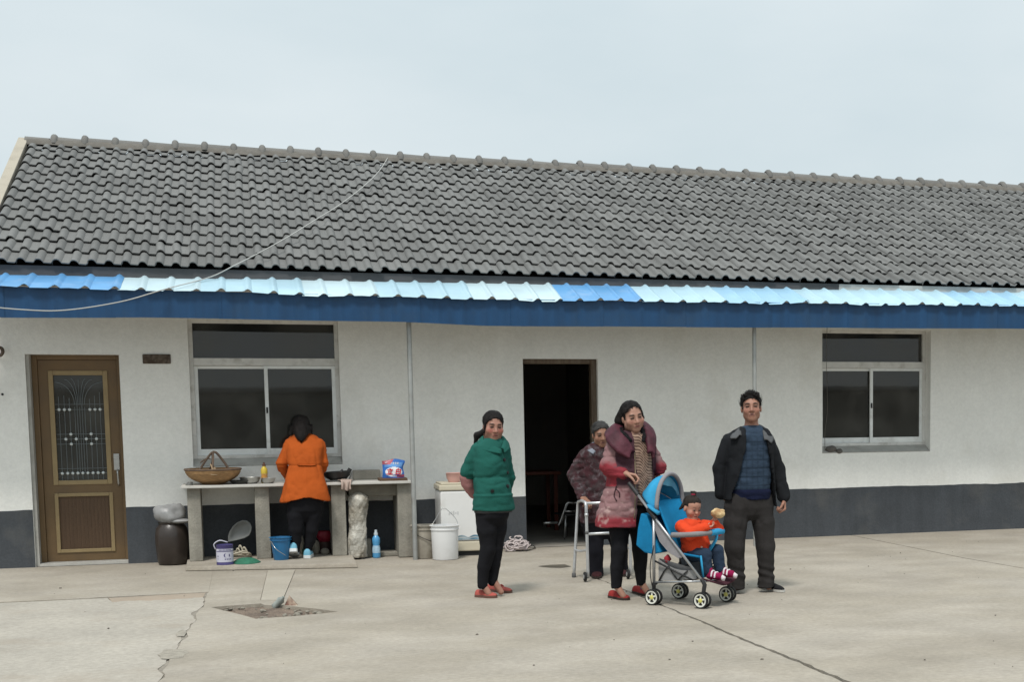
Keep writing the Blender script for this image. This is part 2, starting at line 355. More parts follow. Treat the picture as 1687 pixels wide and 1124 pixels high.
# rooms behind the openings
rm = MB(); zc = 2.78
rm.add([(XL + .1, 6.8, 0), (XR - .1, 6.8, 0), (XR - .1, 6.8, zc), (XL + .1, 6.8, zc)], [(0, 1, 2, 3)])
for x in (XL + .1, 2.1, 4.9, XR - .1):
    rm.box((x - .05, TH + .002, 0.002), (x + .05, 6.79, zc - .002))
rm.add([(XL + .1, TH, zc), (XR - .1, TH, zc), (XR - .1, 6.8, zc), (XL + .1, 6.8, zc)], [(0, 3, 2, 1)])
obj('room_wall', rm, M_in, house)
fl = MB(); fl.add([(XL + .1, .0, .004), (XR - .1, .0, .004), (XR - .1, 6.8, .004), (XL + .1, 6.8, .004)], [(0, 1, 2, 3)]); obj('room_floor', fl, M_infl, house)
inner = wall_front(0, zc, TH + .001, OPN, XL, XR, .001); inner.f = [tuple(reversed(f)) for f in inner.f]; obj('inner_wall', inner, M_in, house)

# ---- windows
M_alu = mat('aluminium_white', (.74, .755, .74), .45, .08, 5, .05, 40, spec=.5, stain=(.42, .41, .38), sscale=6, samt=.5)
M_aluold = mat('aluminium_dull', (.64, .63, .60), .6, .1, 8, .1, 50, stain=(.30, .28, .24), sscale=9, samt=.55)
M_glass = glassmat('window_glass', (.42, .42, .40)); M_dark = mat('rubber_black', (.02, .02, .02), .6, .1)
def window(o, zmid, yfr, xm, sash_open=False):
    a, b, c, d = o; c += .075; fw = .040
    fr = MB(); y0, y1 = yfr, yfr + .07
    fr.box((a, y0, c), (a + fw, y1, d)); fr.box((b - fw, y0, c), (b, y1, d)); fr.box((a + fw, y0 + .001, d - .035), (b - fw, y1 - .001, d)); fr.box((a + fw, y0 + .001, c), (b - fw, y1 - .001, c + .035))
    fr.box((a + fw, y0 - .004, zmid), (b - fw, y1, zmid + .075))
    w = obj('window', fr, M_aluold, house, bevel=.004)
    sl = MB(); sl.hexa([(a + .002, 0.0, c - .078), (b - .002, 0.0, c - .078), (b - .002, y0 + .012, c - .078), (a + .002, y0 + .012, c - .078), (a + .002, -.004, c - .07), (b - .002, -.004, c - .07), (b - .002, y0 + .012, c + .004), (a + .002, y0 + .012, c + .004)])
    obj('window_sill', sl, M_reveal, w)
    for (xa, xb, yy) in ((a + fw, xm + .03, y0 + .036), (xm - .03, b - fw, y0 + .006)):
        s = MB(); t = .036; zb, zt = c + .035, zmid - .002
        s.box((xa, yy, zb), (xa + t, yy + .028, zt)); s.box((xb - t, yy, zb), (xb, yy + .028, zt)); s.box((xa + t, yy + .001, zb), (xb - t, yy + .027, zb + .062)); s.box((xa + t, yy + .001, zt - .03), (xb - t, yy + .027, zt))
        so = obj('sash', s, M_alu, w, bevel=.003)
        p = MB(); p.box((xa + t - .004, yy + .012, zb + .05), (xb - t + .004, yy + .017, zt - .025)); obj('pane', p, M_glass, w)
        h = MB(); h.box((xb - .03 if xa < xm - .2 else xa + .008, yy - .008, (zb + zt) / 2 - .03), (xb - .012 if xa < xm - .2 else xa + .026, yy, (zb + zt) / 2 + .03)); obj('latch', h, M_dark, w)
    p = MB(); p.box((a + fw - .004, y0 + .03, zmid + .07), (b - fw + .004, y0 + .035, d - .03)); obj('pane', p, M_glass, w)
    return w
w1 = window(win1, at(440, 598, .1)[2] - .03, .07, at(442, 670, .1)[0]); w2 = window(win2, at(1440, 603, .16)[2] - .03, .13, at(1436, 670, .16)[0])
for o, inset in ((win1, .012), (win2, .0)):
    pass

# ---- brown door
M_brown = mat('brown_door_paint', (.155, .096, .044), .5, .14, 5, .1, 30, spec=.4, stain=(.10, .07, .045), sscale=3, samt=.5)
M_cream = mat('tan_moulding', (.29, .21, .105), .5, .12, 9, spec=.4)
M_panel = mat('brown_panel', (.10, .06, .035), .55, .12, 12, .1, 30, stretch=(6, 1, .4))
M_frost = glassmat('door_glass', (.30, .34, .37), .8, .5, (.30, .52))
M_iron = mat('grille_metal', (.20, .225, .235), .4, .1, 20, metal=.3)
M_white_glass = mat('grille_bead', (.62, .66, .66), .3, .05)
M_steel = mat('steel', (.42, .42, .41), .3, .1, 14, metal=.85, spec=.5)
yd = .19
def dz(py, px=130): return at(px, py, yd)[2]
def dx(px, py): return at(px, py, yd)[0]
dfm = MB(); a, b, c, d = door1; a = at(52, 600, yd)[0]; b -= .002; d -= .002
dfm.box((a, yd - .03, 0.002), (a + .05, yd + .06, d)); dfm.box((b - .035, yd - .03, .002), (b, yd + .06, d)); dfm.box((a + .05, yd - .029, d - .045), (b - .035, yd + .059, d))
dr = obj('door', dfm, M_brown, house, bevel=.004)
xa, xb = a + .053, b - .038; zt, zb = d - .048, .03
gx0, gx1, gz0, gz1 = dx(82, 612) + .01, dx(181, 700) - .0, dz(797), dz(613)
gx0, gx1 = -1.80, -1.285
px0, px1, pz0, pz1 = -1.80, -1.285, .125, .70
lf = wall_front(zb, zt, yd, [(gx0, gx1, gz0, gz1), (px0, px1, pz0, pz1)], xa, xb, .03)
lf.add([(xa, yd + .04, zb), (xb, yd + .04, zb), (xb, yd + .04, zt), (xa, yd + .04, zt)], []) 
obj('door_leaf', lf, M_brown, dr)
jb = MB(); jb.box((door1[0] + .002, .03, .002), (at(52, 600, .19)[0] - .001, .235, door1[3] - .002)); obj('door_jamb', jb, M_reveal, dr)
def moulding(x0, x1, z0, z1, w, y):
    m = MB(); m.box((x0, y - .014, z0), (x0 + w, y + .01, z1)); m.box((x1 - w, y - .014, z0), (x1, y + .01, z1)); m.box((x0 + w, y - .013, z1 - w), (x1 - w, y + .009, z1)); m.box((x0 + w, y - .013, z0), (x1 - w, y + .009, z0 + w)); return m
obj('glass_moulding', moulding(gx0 - .012, gx1 + .012, gz0 - .012, gz1 + .012, .045, yd), M_cream, dr, bevel=.005)
obj('panel_moulding', moulding(px0 - .01, px1 + .01, pz0 - .01, pz1 + .01, .035, yd), M_cream, dr, bevel=.005)
pn = MB(); pn.box((px0 + .002, yd + .012, pz0 + .002), (px1 - .002, yd + .028, pz1 - .002))
for i in range(14):
    x = px0 + .04 + i * (px1 - px0 - .08) / 13; pn.box((x - .004, yd + .009, pz0 + .03), (x + .004, yd + .0118, pz1 - .03))
obj('panel', pn, M_panel, dr)
gl_ = MB(); gl_.box((gx0 + .002, yd + .02, gz0 + .002), (gx1 - .002, yd + .025, gz1 - .002)); obj('glass', gl_, M_frost, dr)
gi = MB(); yg = yd + .008; u0, u1, v0, v1 = gx0 + .035, gx1 - .035, gz0 + .035, gz1 - .035
def G(u, v): return (u0 + (u1 - u0) * u, yg, v1 + (v0 - v1) * v)   # u across, v down, as fractions of the pane
def bar(pts, r=.0026): gi.tube([G(*p) for p in pts], r, 5)
for v in (.275, .325, .56, .607, .655, .89, .935): bar([(0, v), (1, v)])
US = [.08, .19, .295, .40, .50, .605, .71, .815, .92]
for i, u in enumerate(US):
    top = {0: .2, 1: .19, 2: .215, 6: .225, 7: .195, 8: .16}.get(i, .30); bar([(u, top), (u, 1)])
for u in (.45, .55): bar([(u, .28), (u, .93)])
for sgn in (-1, 1):
    for (us, ut, vt, bend) in ((.40, .02, .065, .30), (.44, .22, .04, .22), (.47, .35, .03, .16)):
        if sgn > 0: us, ut = 1 - us, 1 - ut
        q = [(us + (ut - us) * (1 - math.cos(t * math.pi / 2)), .28 - (.28 - vt) * math.sin(t * math.pi / 2)) for t in np.linspace(0, 1, 9)]; bar(q)
bar([(.5, .03), (.5, .28)])
obj('grille', gi, M_iron, dr)
def bead(u, v):
    p = G(u, v); o = MB(); r = .0155
    o.lathe([(0, -r * .5), (r * .8, -r * .35), (r, 0), (r * .8, r * .35), (0, r * .5)], (p[0], p[1] - .004, p[2]), 8, Matrix.Rotation(math.pi / 2, 3, 'X')); obj('bead', o, M_white_glass, dr, smooth=True)
for u in (.08, .19, .295, .71, .815, .92): bead(u, .325)
for u, v in ((.295, .56), (.71, .56), (.19, .607), (.40, .607), (.605, .607), (.815, .607), (.295, .655), (.71, .655)): bead(u, v)
for u in US: bead(u, .935)
hp = MB(); hx = at(192, 770, yd)[0] + .005; hz0, hz1 = dz(800, 192), dz(749, 192); hz = (hz0 + hz1) / 2
hp.box((hx - .028, yd - .012, dz(775, 192)), (hx + .026, yd - .001, dz(748, 192))); obj('handle_plate', hp, M_steel, dr, bevel=.004)
hh = MB(); hh.tube(bez([(hx + .004, yd - .01, dz(774, 192)), (hx + .006, yd - .05, dz(777, 192)), (hx + .008, yd - .052, dz(788, 192)), (hx + .01, yd - .045, dz(797, 192)), (hx + .01, yd - .01, dz(800, 192))], 6), .009, 8); obj('handle', hh, M_steel, dr, smooth=True)
st_ = MB(); st_.box((a + .0, .002, .004), (b, yd + .1, .028)); obj('threshold', st_, M_reveal, dr)

# ---- open doorway
M_wood = mat('doorframe_wood', (.085, .058, .038), .6, .25, 8, .3, 40, stretch=(4, 4, .6), col2=(.14, .11, .08))
a, b, c, d = door2; a += .002; b -= .002; d -= .002
df = MB(); yq = .06
df.box((a, yq, .004), (a + .012, yq + .1, d)); df.box((b - .06, yq, .004), (b, yq + .1, d)); df.box((a + .012, yq + .001, d - .05), (b - .06, yq + .099, d)); 
d2o = obj('door_frame', df, M_wood, house, bevel=.004)
dl = MB(); dl.box((a + .012, .25, .02), (a + .05, 1.05, d - .06)); obj('open_door', dl, M_wood, house, bevel=.004)

# ---- roof
M_tile = mat('roof_tile_cement', (.146, .147, .143), .9, .10, 9, .35, 70, stain=(.12, .119, .11), sscale=3, samt=.5, rnd=.15, fine=.12)
M_ridge = mat('ridge_cement', (.15, .148, .14), .9, .2, 7, .4, 60, rnd=.12, stain=(.13, .12, .11), sscale=6, samt=.5)
M_mortar = mat('mortar', (.135, .126, .112), .95, .25, 10, .6, 60, stain=(.15, .13, .11), sscale=9, samt=.6)
M_verge = mat('verge_cement', (.36, .325, .265), .9, .15, 5, .3, 50, stain=(.33, .30, .25), sscale=5, samt=.5)
M_deck = mat('roof_deck', (.05, .05, .05), .95, .1)
YE, ZE, YR, ZR = -.45, 2.88, 3.545, 4.675
sl = np.array([0, YR - YE, ZR - ZE]); SLEN = np.linalg.norm(sl); sl = sl / SLEN; nrm = np.array([0, -sl[2], sl[1]])
GX = float(at(41, 226, 3.545)[0]); XE = 11.6
rf = MB(); dn = -.06
rf.prism([(GX + .01, YE + .06, ZE + dn), (GX + .01, YR, ZR + dn), (GX + .01, 7.3, ZE + dn - .05), (GX + .01, 7.3, ZE + dn - .09), (GX + .01, YR, ZR + dn - .04), (GX + .01, YE + .06, ZE + dn - .04)], (XE - GX - .02, 0, 0))
roof = obj('roof', rf, M_deck, house)
TW = .302; NR = 13; RL = SLEN / NR; TL = RL * 1.17
prof = []
P1 = [(0, .004), (.008, .020), (.022, .033), (.042, .036), (.060, .030), (.074, .014), (.082, .002), (.142, .0)]
P2 = [(.151, .004), (.159, .020), (.173, .033), (.193, .036), (.211, .030), (.225, .014), (.233, .002), (.293, .0), (.305, .012), (.313, .024)]
prof = P1 + P2
def tile_geo(lift=.031):
    vs = []; n = len(prof); tl = lambda u: (1 - u / TW) * .010
    for (u, h) in prof: vs.append((u, 0, lift - .010 + h + tl(u)))
    for (u, h) in prof: vs.append((u, 0, lift + h + tl(u)))
    for (u, h) in prof: vs.append((u, TL, .002 + h + tl(u)))
    fs = [(i, i + 1, n + i + 1, n + i) for i in range(n - 1)] + [(n + i, n + i + 1, 2 * n + i + 1, 2 * n + i) for i in range(n - 1)]
    k = len(vs); vs += [(0, 0, lift - .02), (0, TL, -.015)]; fs.append((n, k, k + 1, 2 * n)) 
    return vs, fs
tv, tf = tile_geo(); tile_me = []
for q in range(3):
    tile_me.append(mesh_of('roof_tile', tv, tf, M_tile, smooth=.9))
FR = Matrix(((1, 0, 0), (0, sl[1], nrm[1]), (0, sl[2], nrm[2])))   # local x across, y up the slope, z out
slots = []
ncol = int((XE - GX - .06) / TW)
for i in range(NR):
    for j in range(ncol):
        x = GX + .065 + j * TW + (.004 * math.sin(i * 5.1 + j)); s = i * RL
        p = np.array([x, YE, ZE]) + sl * s
        v = np.array([x + .15, p[1], p[2]]) - CPOS; d = v @ FWD; px = PPX + FPX * (v @ RGT) / d
        slots.append(((0 if -60 < px < 1740 else 1), d, p, i, j))
slots.sort(key=lambda q: (q[0], q[1]))
RO = ORG[roof.name]; sv, sf, srn = [], [], []
for k, (_, d, p, i, j) in enumerate(slots):
    rot = FR.to_4x4() @ Matrix.Rotation(random.gauss(0, .006), 4, 'Z') @ Matrix.Rotation(random.gauss(0, .006), 4, 'X') @ Matrix.Rotation(random.gauss(0, .005), 4, 'Y')
    loc = Vector(p - RO) + Vector((random.gauss(0, .003), 0, 0)) + Vector(sl) * random.gauss(0, .006)
    if random.random() < .035: rot = rot @ Matrix.Rotation(random.choice((-.04, .035, .05)), 4, 'Z')
    if i == NR - 1: rot = rot @ Matrix.Scale(.80, 4, Vector((0, 1, 0)))
    M = Matrix.Translation(loc) @ rot
    if k < 300:
        o = bpy.data.objects.new('roof_tile', tile_me[k % 3]); COL.objects.link(o); o.parent = roof; o.matrix_local = M
    else:
        n = len(sv); sv += [tuple(M @ Vector(q)) for q in tv]; sf += [tuple(n + e for e in f) for f in tf]; srn += [random.random()] * len(tv)
me = mesh_of('roof_tiling', sv, sf, M_tile, smooth=.7, rnd=srn); o = bpy.data.objects.new('roof_tiling', me); COL.objects.link(o); o.parent = roof; o['kind'] = 'stuff'
# ridge: half-round caps with a raised collar at each joint, on a bed of mortar
RS = .335; rc = MB(); seg = 10
def capring(x, r): return [(x, r * math.cos(math.pi * k / seg) * 1.05, r * math.sin(math.pi * k / seg) * .92) for k in range(seg + 1)]
for x, r in ((0, .096), (.008, .116), (.026, .131), (.052, .131), (.070, .116), (.078, .098), (RS + .02, .088)): rc.v += capring(x, r)
for a_ in range(6):
    for k in range(seg): q = a_ * (seg + 1) + k; rc.f.append((q, q + 1, q + seg + 2, q + seg + 1))
cap_me = mesh_of('ridge_tile', rc.v, rc.f, M_ridge, smooth=.8)
for j in range(int((XE - GX) / RS)):
    o = bpy.data.objects.new('ridge_tile', cap_me); COL.objects.link(o); o.parent = roof
    x = GX + .28 + j * RS
    sag = .05 * math.sin(math.pi * min(1, max(0, (x + 2.2) / 8))) * -1
    o.matrix_local = Matrix.Translation(Vector((x, YR, ZR + .01 + .004 * math.sin(j * 1.7))) - Vector(RO)) @ Matrix.Rotation(random.gauss(0, .012), 4, 'Z') @ Matrix.Rotation(random.gauss(-.0, .008), 4, 'Y')
o = bpy.data.objects.new('ridge_tile', mesh_of('ridge_tile', [(x * .95, y, z) for x, y, z in rc.v[5 * (seg + 1):]], [(k, k + 1, k + seg + 2, k + seg + 1) for k in range(seg)], M_ridge, smooth=True))
COL.objects.link(o); o.parent = roof; o.matrix_local = Matrix.Translation(Vector((GX - .07, YR, ZR + .0)) - Vector(RO))
mo = MB(); NX = 420
for sgn in (-1, 1):
    base_ = len(mo.v)
    for i in range(NX + 1):
        x = GX + .03 + (XE - GX - .05) * i / NX; w = .17 + .03 * vnoise(np.array([[x * 5, sgn, 0]]), 2)[0] + .012 * vnoise(np.array([[x * 17, sgn, 0]]), 3)[0]
        c_ = np.array([x, YR, ZR])
        for (s_, h_) in ((.02, .075), (.085, .09), (w * .85, .082), (w, .045)):
            p = c_ + np.array([0, sgn * sl[1] * s_, -sl[2] * s_ + h_]); mo.v.append(tuple(p))
    for i in range(NX):
        for q in range(3): e = base_ + i * 4 + q; mo.f.append((e, e + 1, e + 5, e + 4) if sgn > 0 else (e, e + 4, e + 5, e + 1))
obj('ridge_mortar', mo, M_mortar, roof, smooth=True)
vg = MB()
for sgn in (-1, 1):
    a0 = np.array([GX - .07, YR, ZR + .075]); b0 = np.array([GX - .07, YR + sgn * (YR - YE - .02), ZE + .03])
    P8 = []
    for (q, e) in ((a0, 0), (b0, 0)):
        P8.append([q + [0, 0, -.17], q + [.105, 0, -.17], q + [.105, 0, 0], q + [0, 0, 0]])
    vg.hexa([P8[0][0], P8[0][1], P8[1][1], P8[1][0], P8[0][3], P8[0][2], P8[1][2], P8[1][3]])
obj('verge', vg, M_verge, roof, bevel=.006)
# eaves: board coloured dark grey across the gap on the left, a pale board on the right
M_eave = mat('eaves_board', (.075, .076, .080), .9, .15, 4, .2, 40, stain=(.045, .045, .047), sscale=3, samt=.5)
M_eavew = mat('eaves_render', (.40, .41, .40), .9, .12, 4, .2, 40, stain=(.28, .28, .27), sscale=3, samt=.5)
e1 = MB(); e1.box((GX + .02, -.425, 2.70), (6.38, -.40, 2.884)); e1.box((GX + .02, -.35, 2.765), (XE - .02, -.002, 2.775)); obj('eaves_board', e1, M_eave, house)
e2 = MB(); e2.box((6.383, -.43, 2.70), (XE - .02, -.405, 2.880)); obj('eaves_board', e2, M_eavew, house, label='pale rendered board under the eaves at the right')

# ================================================================== AWNING
M_sb = mat('sheet_blue', (.105, .29, .54), .42, .1, 3, .05, 30, spec=.5, stain=(.30, .42, .58), sscale=4, samt=.4)
M_sp = mat('sheet_pale', (.37, .535, .62), .4, .08, 2, .05, 30, spec=.5, stain=(.40, .55, .64), sscale=5, samt=.4)
M_sp2 = mat('sheet_paler', (.46, .59, .64), .4, .08, 2, .05, 30, spec=.5, stain=(.45, .56, .62), sscale=5, samt=.4)
M_sp3 = mat('sheet_sky', (.28, .47, .62), .4, .08, 2, .05, 30, spec=.5, stain=(.32, .50, .64), sscale=5, samt=.4)
M_fas = mat('fascia_blue', (.007, .050, .130), .5, .12, 2.5, .1, 30, spec=.4, stain=(.018, .05, .10), sscale=2.4, samt=.6, streak=.2)
M_galv = mat('galvanised_pipe', (.36, .37, .36), .45, .14, 9, .1, 60, metal=.5, spec=.5, stain=(.25, .23, .20), sscale=10, samt=.5)
awn = thing('awning', 'blue metal awning with corrugated sheets and deep fascia along the house front', 'awning', (4, -.7, 0))
AY0, AY1 = -.428, -1.03
def zback(x): return 2.80 + .0035 * (x - 2)
def zfront(x): return float(np.interp(x, [-2.4, -2, -.8, 2.3, 4, 8.4, 12], [2.635, 2.628, 2.622, 2.593, 2.598, 2.628, 2.64]))
def sheetmesh(x0, x1, seed):
    pit_ = .23; nr = max(1, round((x1 - x0) / pit_)); us = []; rp_ = (x1 - x0) / nr
    for k in range(nr):
        for (f_, h) in ((0, .0), (.30, .001), (.60, .0), (.70, .006), (.76, .019), (.83, .025), (.90, .019), (.96, .006)): us.append((x0 + rp_ * (k + f_), h))
    us.append((x1, .002)); mb = MB(); nv = 4; n = len(us)
    for j in range(nv + 1):
        v = j / nv
        for (x, h) in us:
            q = np.array([[x * 1.7, seed * 3.1, 0.]]); wv = vnoise(q, 6)[0]; wy = vnoise(q * 2.3, 8)[0]
            y = AY0 + (AY1 + wy * .012 - AY0) * v; z = zback(x) + (zfront(x) + .012 * wv + .004 * math.sin(seed) - zback(x)) * v + h * (1 + .15 * wy) + .003 * math.sin(9 * v + x * 3)
            if v > .9 and h < .003: z -= .008 * abs(math.sin(x * 5 + seed))
            mb.v.append((x, y, z))
    for j in range(nv):
        for i in range(n - 1): e = j * n + i; mb.f.append((e, e + n, e + n + 1, e + 1))
    o = obj('roof_sheet', mb, None, awn, smooth=.5); return o
xs_ = [-2.95, -2.03, -1.05]; kinds = ['b', 'b']
x_ = -1.05
for wdt, kd in ((.70, 'w'), (.92, 'p'), (.70, 'w'), (.92, 'p'), (.90, 'w'), (.84, 'b'), (.92, 'p'), (.92, 's'), (.92, 'p'), (.92, 'p'), (.92, 's'), (.92, 'p'), (.92, 's'), (.92, 'p')): 
    x_ += wdt; xs_.append(x_); kinds.append(kd)
for i, kd in enumerate(kinds):
    o = sheetmesh(xs_[i], xs_[i + 1] + .02, i); o.location.z += .003 * (i % 2)
    o.data.materials.clear(); o.data.materials.append({'b': M_sb, 'p': M_sp, 'w': M_sp2, 's': M_sp3}[kd])
    if kd == 'b': o['label'] = 'darker blue corrugated sheet'
zlow = lambda x: float(np.interp(x, [-3, -2.02, -.82, .2, 1.48, 2.3, 3.8, 5.5, 8.4, 12], [2.35, 2.362, 2.378, 2.372, 2.366, 2.338, 2.345, 2.355, 2.374, 2.38]))
x_ = -2.95; k = 0
while x_ < 11.5:
    w_ = .92; mb = MB(); n = 24; pts = []
    for i in range(n + 1):
        x = x_ + (w_ + .03) * i / n; ph = (i % 6); y = -.975 + (k % 2) * .006 - (.004 if ph in (5,) else 0)
        pts.append((x, y))
    for (x, y) in pts: mb.v.append((x, y, zlow(x) + .002 * math.sin(x * 1.9 + k)))
    for (x, y) in pts: mb.v.append((x, y - .004, zfront(x) + .012))
    for i in range(n): mb.f.append((i, i + 1, n + 2 + i, n + 1 + i))
    fo = obj('fascia_board', mb, M_fas, awn); md = fo.modifiers.new('thick', 'SOLIDIFY'); md.thickness = .003; md.offset = 1
    x_ += w_; k += 1
rails = MB()
for y, dz_ in ((-.93, -.045), (-.46, -.04)):
    rails.box((-2.9, y - .02, 0), (11.4, y + .02, .04)); 
    for q in range(8): 
        v = rails.v[-8 + q]; rails.v[-8 + q] = (v[0], v[1], v[2] + (2.56 if y < -.8 else 2.73))
obj('rail', rails, M_galv, awn)
def post(px, py, r, top_px=None):
    b_ = gp(px, py); m = MB(); m.tube([(b_[0], b_[1], 0), (b_[0], b_[1], 2.56)], r, 14); 
    return obj('post', m, M_galv, awn, smooth=.8), b_
post(684.5, 923, .024)
p2 = np.array([5.33, -.76, 0]); m = MB(); q_ = at(1243, 640, -.76); m.tube([(q_[0], -.76, 0), (q_[0], -.76, 2.56)], .022, 14); obj('post', m, M_galv, awn, smooth=.8)
# ================================================================== THINGS ALONG THE WALL
def blob(center, r, seed, amp=.25, scale=9.0, nu=20, nv=12, fold=0.0):
    "crumpled rounded lump"
    mb = MB(); c = np.asarray(center, float); r = np.asarray(r, float)
    for j in range(nv + 1):
        ph = math.pi * j / nv
        for i in range(nu):
            t = 2 * math.pi * i / nu; n = np.array([math.sin(ph) * math.cos(t), math.sin(ph) * math.sin(t), -math.cos(ph)])
            q = (n * r + c) * scale; d = 1 + amp * vnoise(q[None], seed)[0] + amp * .5 * abs(vnoise(q[None] * 2.1, seed + 1)[0]) + fold * math.sin(9 * t + 4 * ph)
            mb.v.append(tuple(c + n * r * d))
    for j in range(nv):
        for i in range(nu): a = j * nu + i; b = j * nu + (i + 1) % nu; mb.f.append((a, b, b + nu, a + nu))
    return mb
M_cc = mat('counter_concrete', (.255, .24, .205), .95, .22, 7, .6, 50, stain=(.17, .155, .125), sscale=5, samt=.6, streak=.15, fine=.1)
M_cdark = mat('counter_concrete_dark', (.17, .155, .125), .95, .25, 7, .6, 50, stain=(.09, .08, .065), sscale=5, samt=.6)
M_ctop = mat('counter_top', (.50, .485, .45), .7, .14, 6, .2, 40, stain=(.30, .28, .24), sscale=6, samt=.5)
PZ = .045
pf = MB(); A_, B_ = gp(309, 942, 0), gp(590, 937, 0)
pf.hexa([(A_[0] - .02, A_[1], .004), (B_[0], B_[1] + .02, .004), (B_[0] + .03, -.02, .004), (A_[0] - .03, -.02, .004), (A_[0] - .01, A_[1] + .012, PZ), (B_[0] - .01, B_[1] + .03, PZ), (B_[0] + .02, -.02, PZ), (A_[0] - .03, -.02, PZ)])
tag(obj('concrete_step', pf, M_conc, bevel=.008), 'low concrete step under the washing counter', 'step')
cnt = thing('washing_counter', 'outdoor concrete washing counter with slab legs under the left window', 'counter', (.5, -.28, 0))
yf_ = -.50
for (l, r, t, bt, zb_) in ((310, 332, 811, 931.6, PZ), (421, 445, 808, 926.6, PZ), (546.6, 570.5, 806, 921.6, PZ), (656, 681.5, 803, 919, .004)):
    x0, x1 = at(l, 860, yf_)[0], at(r, 860, yf_)[0]; m = MB(); m.box((x0, yf_, zb_), (x1, -.03, .762)); obj('leg', m, M_cc, cnt, bevel=.008)
zt_ = at(500, 801, -.56)[2]; zt_ = .768
m = MB(); xa_, xb_ = at(298, 808, -.56)[0], at(679, 800, -.56)[0]
m.box((xa_, -.56, .764), (xb_, -.012, .789)); obj('top', m, M_ctop, cnt, bevel=.005)
m = MB(); m.box((at(575, 830, -.42)[0], -.44, .635), (at(655, 830, -.42)[0], -.03, .762)); obj('sink_trough', m, M_cdark, cnt, bevel=.02)
m = MB(); m.box((at(582, 790, -.1)[0], -.10, .7895), (at(627, 790, -.1)[0], -.03, .892)); obj('sink_back', m, M_cc, cnt, bevel=.01)
TZ = .789
# wicker basket
M_wick = mat('wicker', (.36, .215, .10), .8, .35, 26, .9, 110, stretch=(1, 1, 3.2), stain=(.20, .11, .05), sscale=7, samt=.6)
M_twig = mat('branch_handle', (.13, .09, .065), .85, .25, 14, .5, 60, stain=(.07, .05, .04), sscale=9, samt=.5)
M_bark = mat('bark_strip', (.33, .24, .15), .85, .2, 14, .4, 60)
bc = at(351.5, 790, -.30); bc[2] = TZ; bR = .262
bk = thing('wicker_basket', 'shallow round wicker basket with a bent branch handle on the counter', 'basket', bc)
pr = []; 
for i in range(15):
    t = i / 14; r = bR * (.42 + .58 * math.sin(t * math.pi / 2) ** .8) if i else bR * .38; pr.append((r + (.004 if i % 2 else 0), .02 + .13 * t ** 1.25 if i else .0))
inn = [(r - .014, z + .006) for r, z in reversed(pr)]
m = MB(); m.lathe([(0, .004)] + pr + inn + [(0, .02)], bc, 40); obj('bowl', m, M_wick, bk, smooth=True)
m = MB(); m.tube([(bc[0] + bR * 1.0 * math.cos(t), bc[1] + bR * 1.0 * math.sin(t), bc[2] + .15) for t in np.linspace(0, 2 * math.pi, 40, endpoint=False)], .011, 6, closed=True); obj('rim', m, M_twig, bk, smooth=True)
def BP(px, py, dy=0.0): return at(px, py, bc[1] + dy)
m = MB()
m.tube(bez([BP(325, 786), BP(332, 770), BP(344, 752), BP(350, 745.5)], 5), [.011] * 15 + [.013], 7)
m.tube(bez([BP(379, 777, .0), BP(370, 763), BP(357, 747), BP(350, 745)], 5), [.012] * 15 + [.014], 7)
m.tube(bez([BP(349, 778, -.2), BP(351, 762, -.1), BP(351, 746)], 5), .010, 7)
m.tube(bez([BP(346, 775, .22), BP(350, 760, .1), BP(350, 746)], 5), .010, 7)
m.tube(bez([BP(330, 763), BP(340, 756), BP(347, 757)], 5), .007, 6)
obj('handle', m, M_twig, bk, smooth=True)
m = MB()
for q in range(5): m.tube(bez([BP(347 + q * 1.5, 765 + q, -.12), BP(350 + q * 1.8, 774 + q * 2, -.2), BP(348 + q * 2.2, 783, -.262)], 5), .008, 5, flat=.4)
obj('binding', m, M_bark, bk, smooth=True)
# steel bowls, bottle
def bowl(px, r, h, name, label, y, mt, grp=None, nest=False):
    c = at(px, 795, y); c[2] = TZ; m = MB()
    m.lathe([(0, .0), (r * .62, .0), (r * .86, h * .4), (r, h), (r + .006, h + .004), (r - .006, h + .002), (r * .8, h * .42), (r * .55, .012), (0, .01)], c, 28)
    return tag(obj(name, m, mt, smooth=.9), label, 'bowl', grp), c
M_alub = mat('dull_aluminium', (.42, .42, .40), .38, .14, 9, .1, 60, metal=.75, spec=.5, stain=(.24, .23, .21), sscale=12, samt=.5)
bowl(412, .10, .062, 'metal_bowl', 'wide dull metal bowl right beside the wicker basket', -.36, M_alub)
_, c2b = bowl(442, .068, .05, 'metal_bowl', 'small metal bowl in front of the yellow bottle', -.40, M_alub)
c = at(399, 799, -.34); c[2] = TZ; m = MB(); m.lathe([(0, 0), (.09, 0), (.12, .03), (.125, .034), (.11, .03), (.08, .01), (0, .008)], c, 24); tag(obj('dark_pan', m, mat('dark_pan', (.05, .05, .045), .5, .2, metal=.3), smooth=.9), 'flat dark pan between the basket and the metal bowls', 'pan')
M_yel = mat('yellow_plastic', (.62, .46, .06), .4, .1); M_lab = mat('orange_label', (.52, .25, .06), .5, .25, 30, col2=(.60, .45, .25)); M_capb = mat('brown_cap', (.12, .06, .04), .5)
c = at(436, 797, -.30); c[2] = TZ; bt = thing('sauce_bottle', 'yellow squeeze bottle with a dark cap standing behind a small bowl', 'bottle', c)
m = MB(); m.lathe([(0, 0), (.028, 0), (.033, .008), (.033, .05), (.030, .075), (.033, .10), (.032, .135), (.022, .155), (.014, .165), (.014, .175)], c, 18); obj('body', m, M_yel, bt, smooth=.8)
m = MB(); m.lathe([(.0337, .02), (.0337, .05), (.0308, .075), (.0335, .095)], c, 18); m.f = [f for f in m.f if len(f) == 4]; obj('label', m, M_lab, bt, smooth=True)
m = MB(); m.lathe([(.017, .172), (.017, .188), (.009, .194), (.008, .208), (0, .21)], c, 14); obj('cap', m, M_capb, bt, smooth=.8)
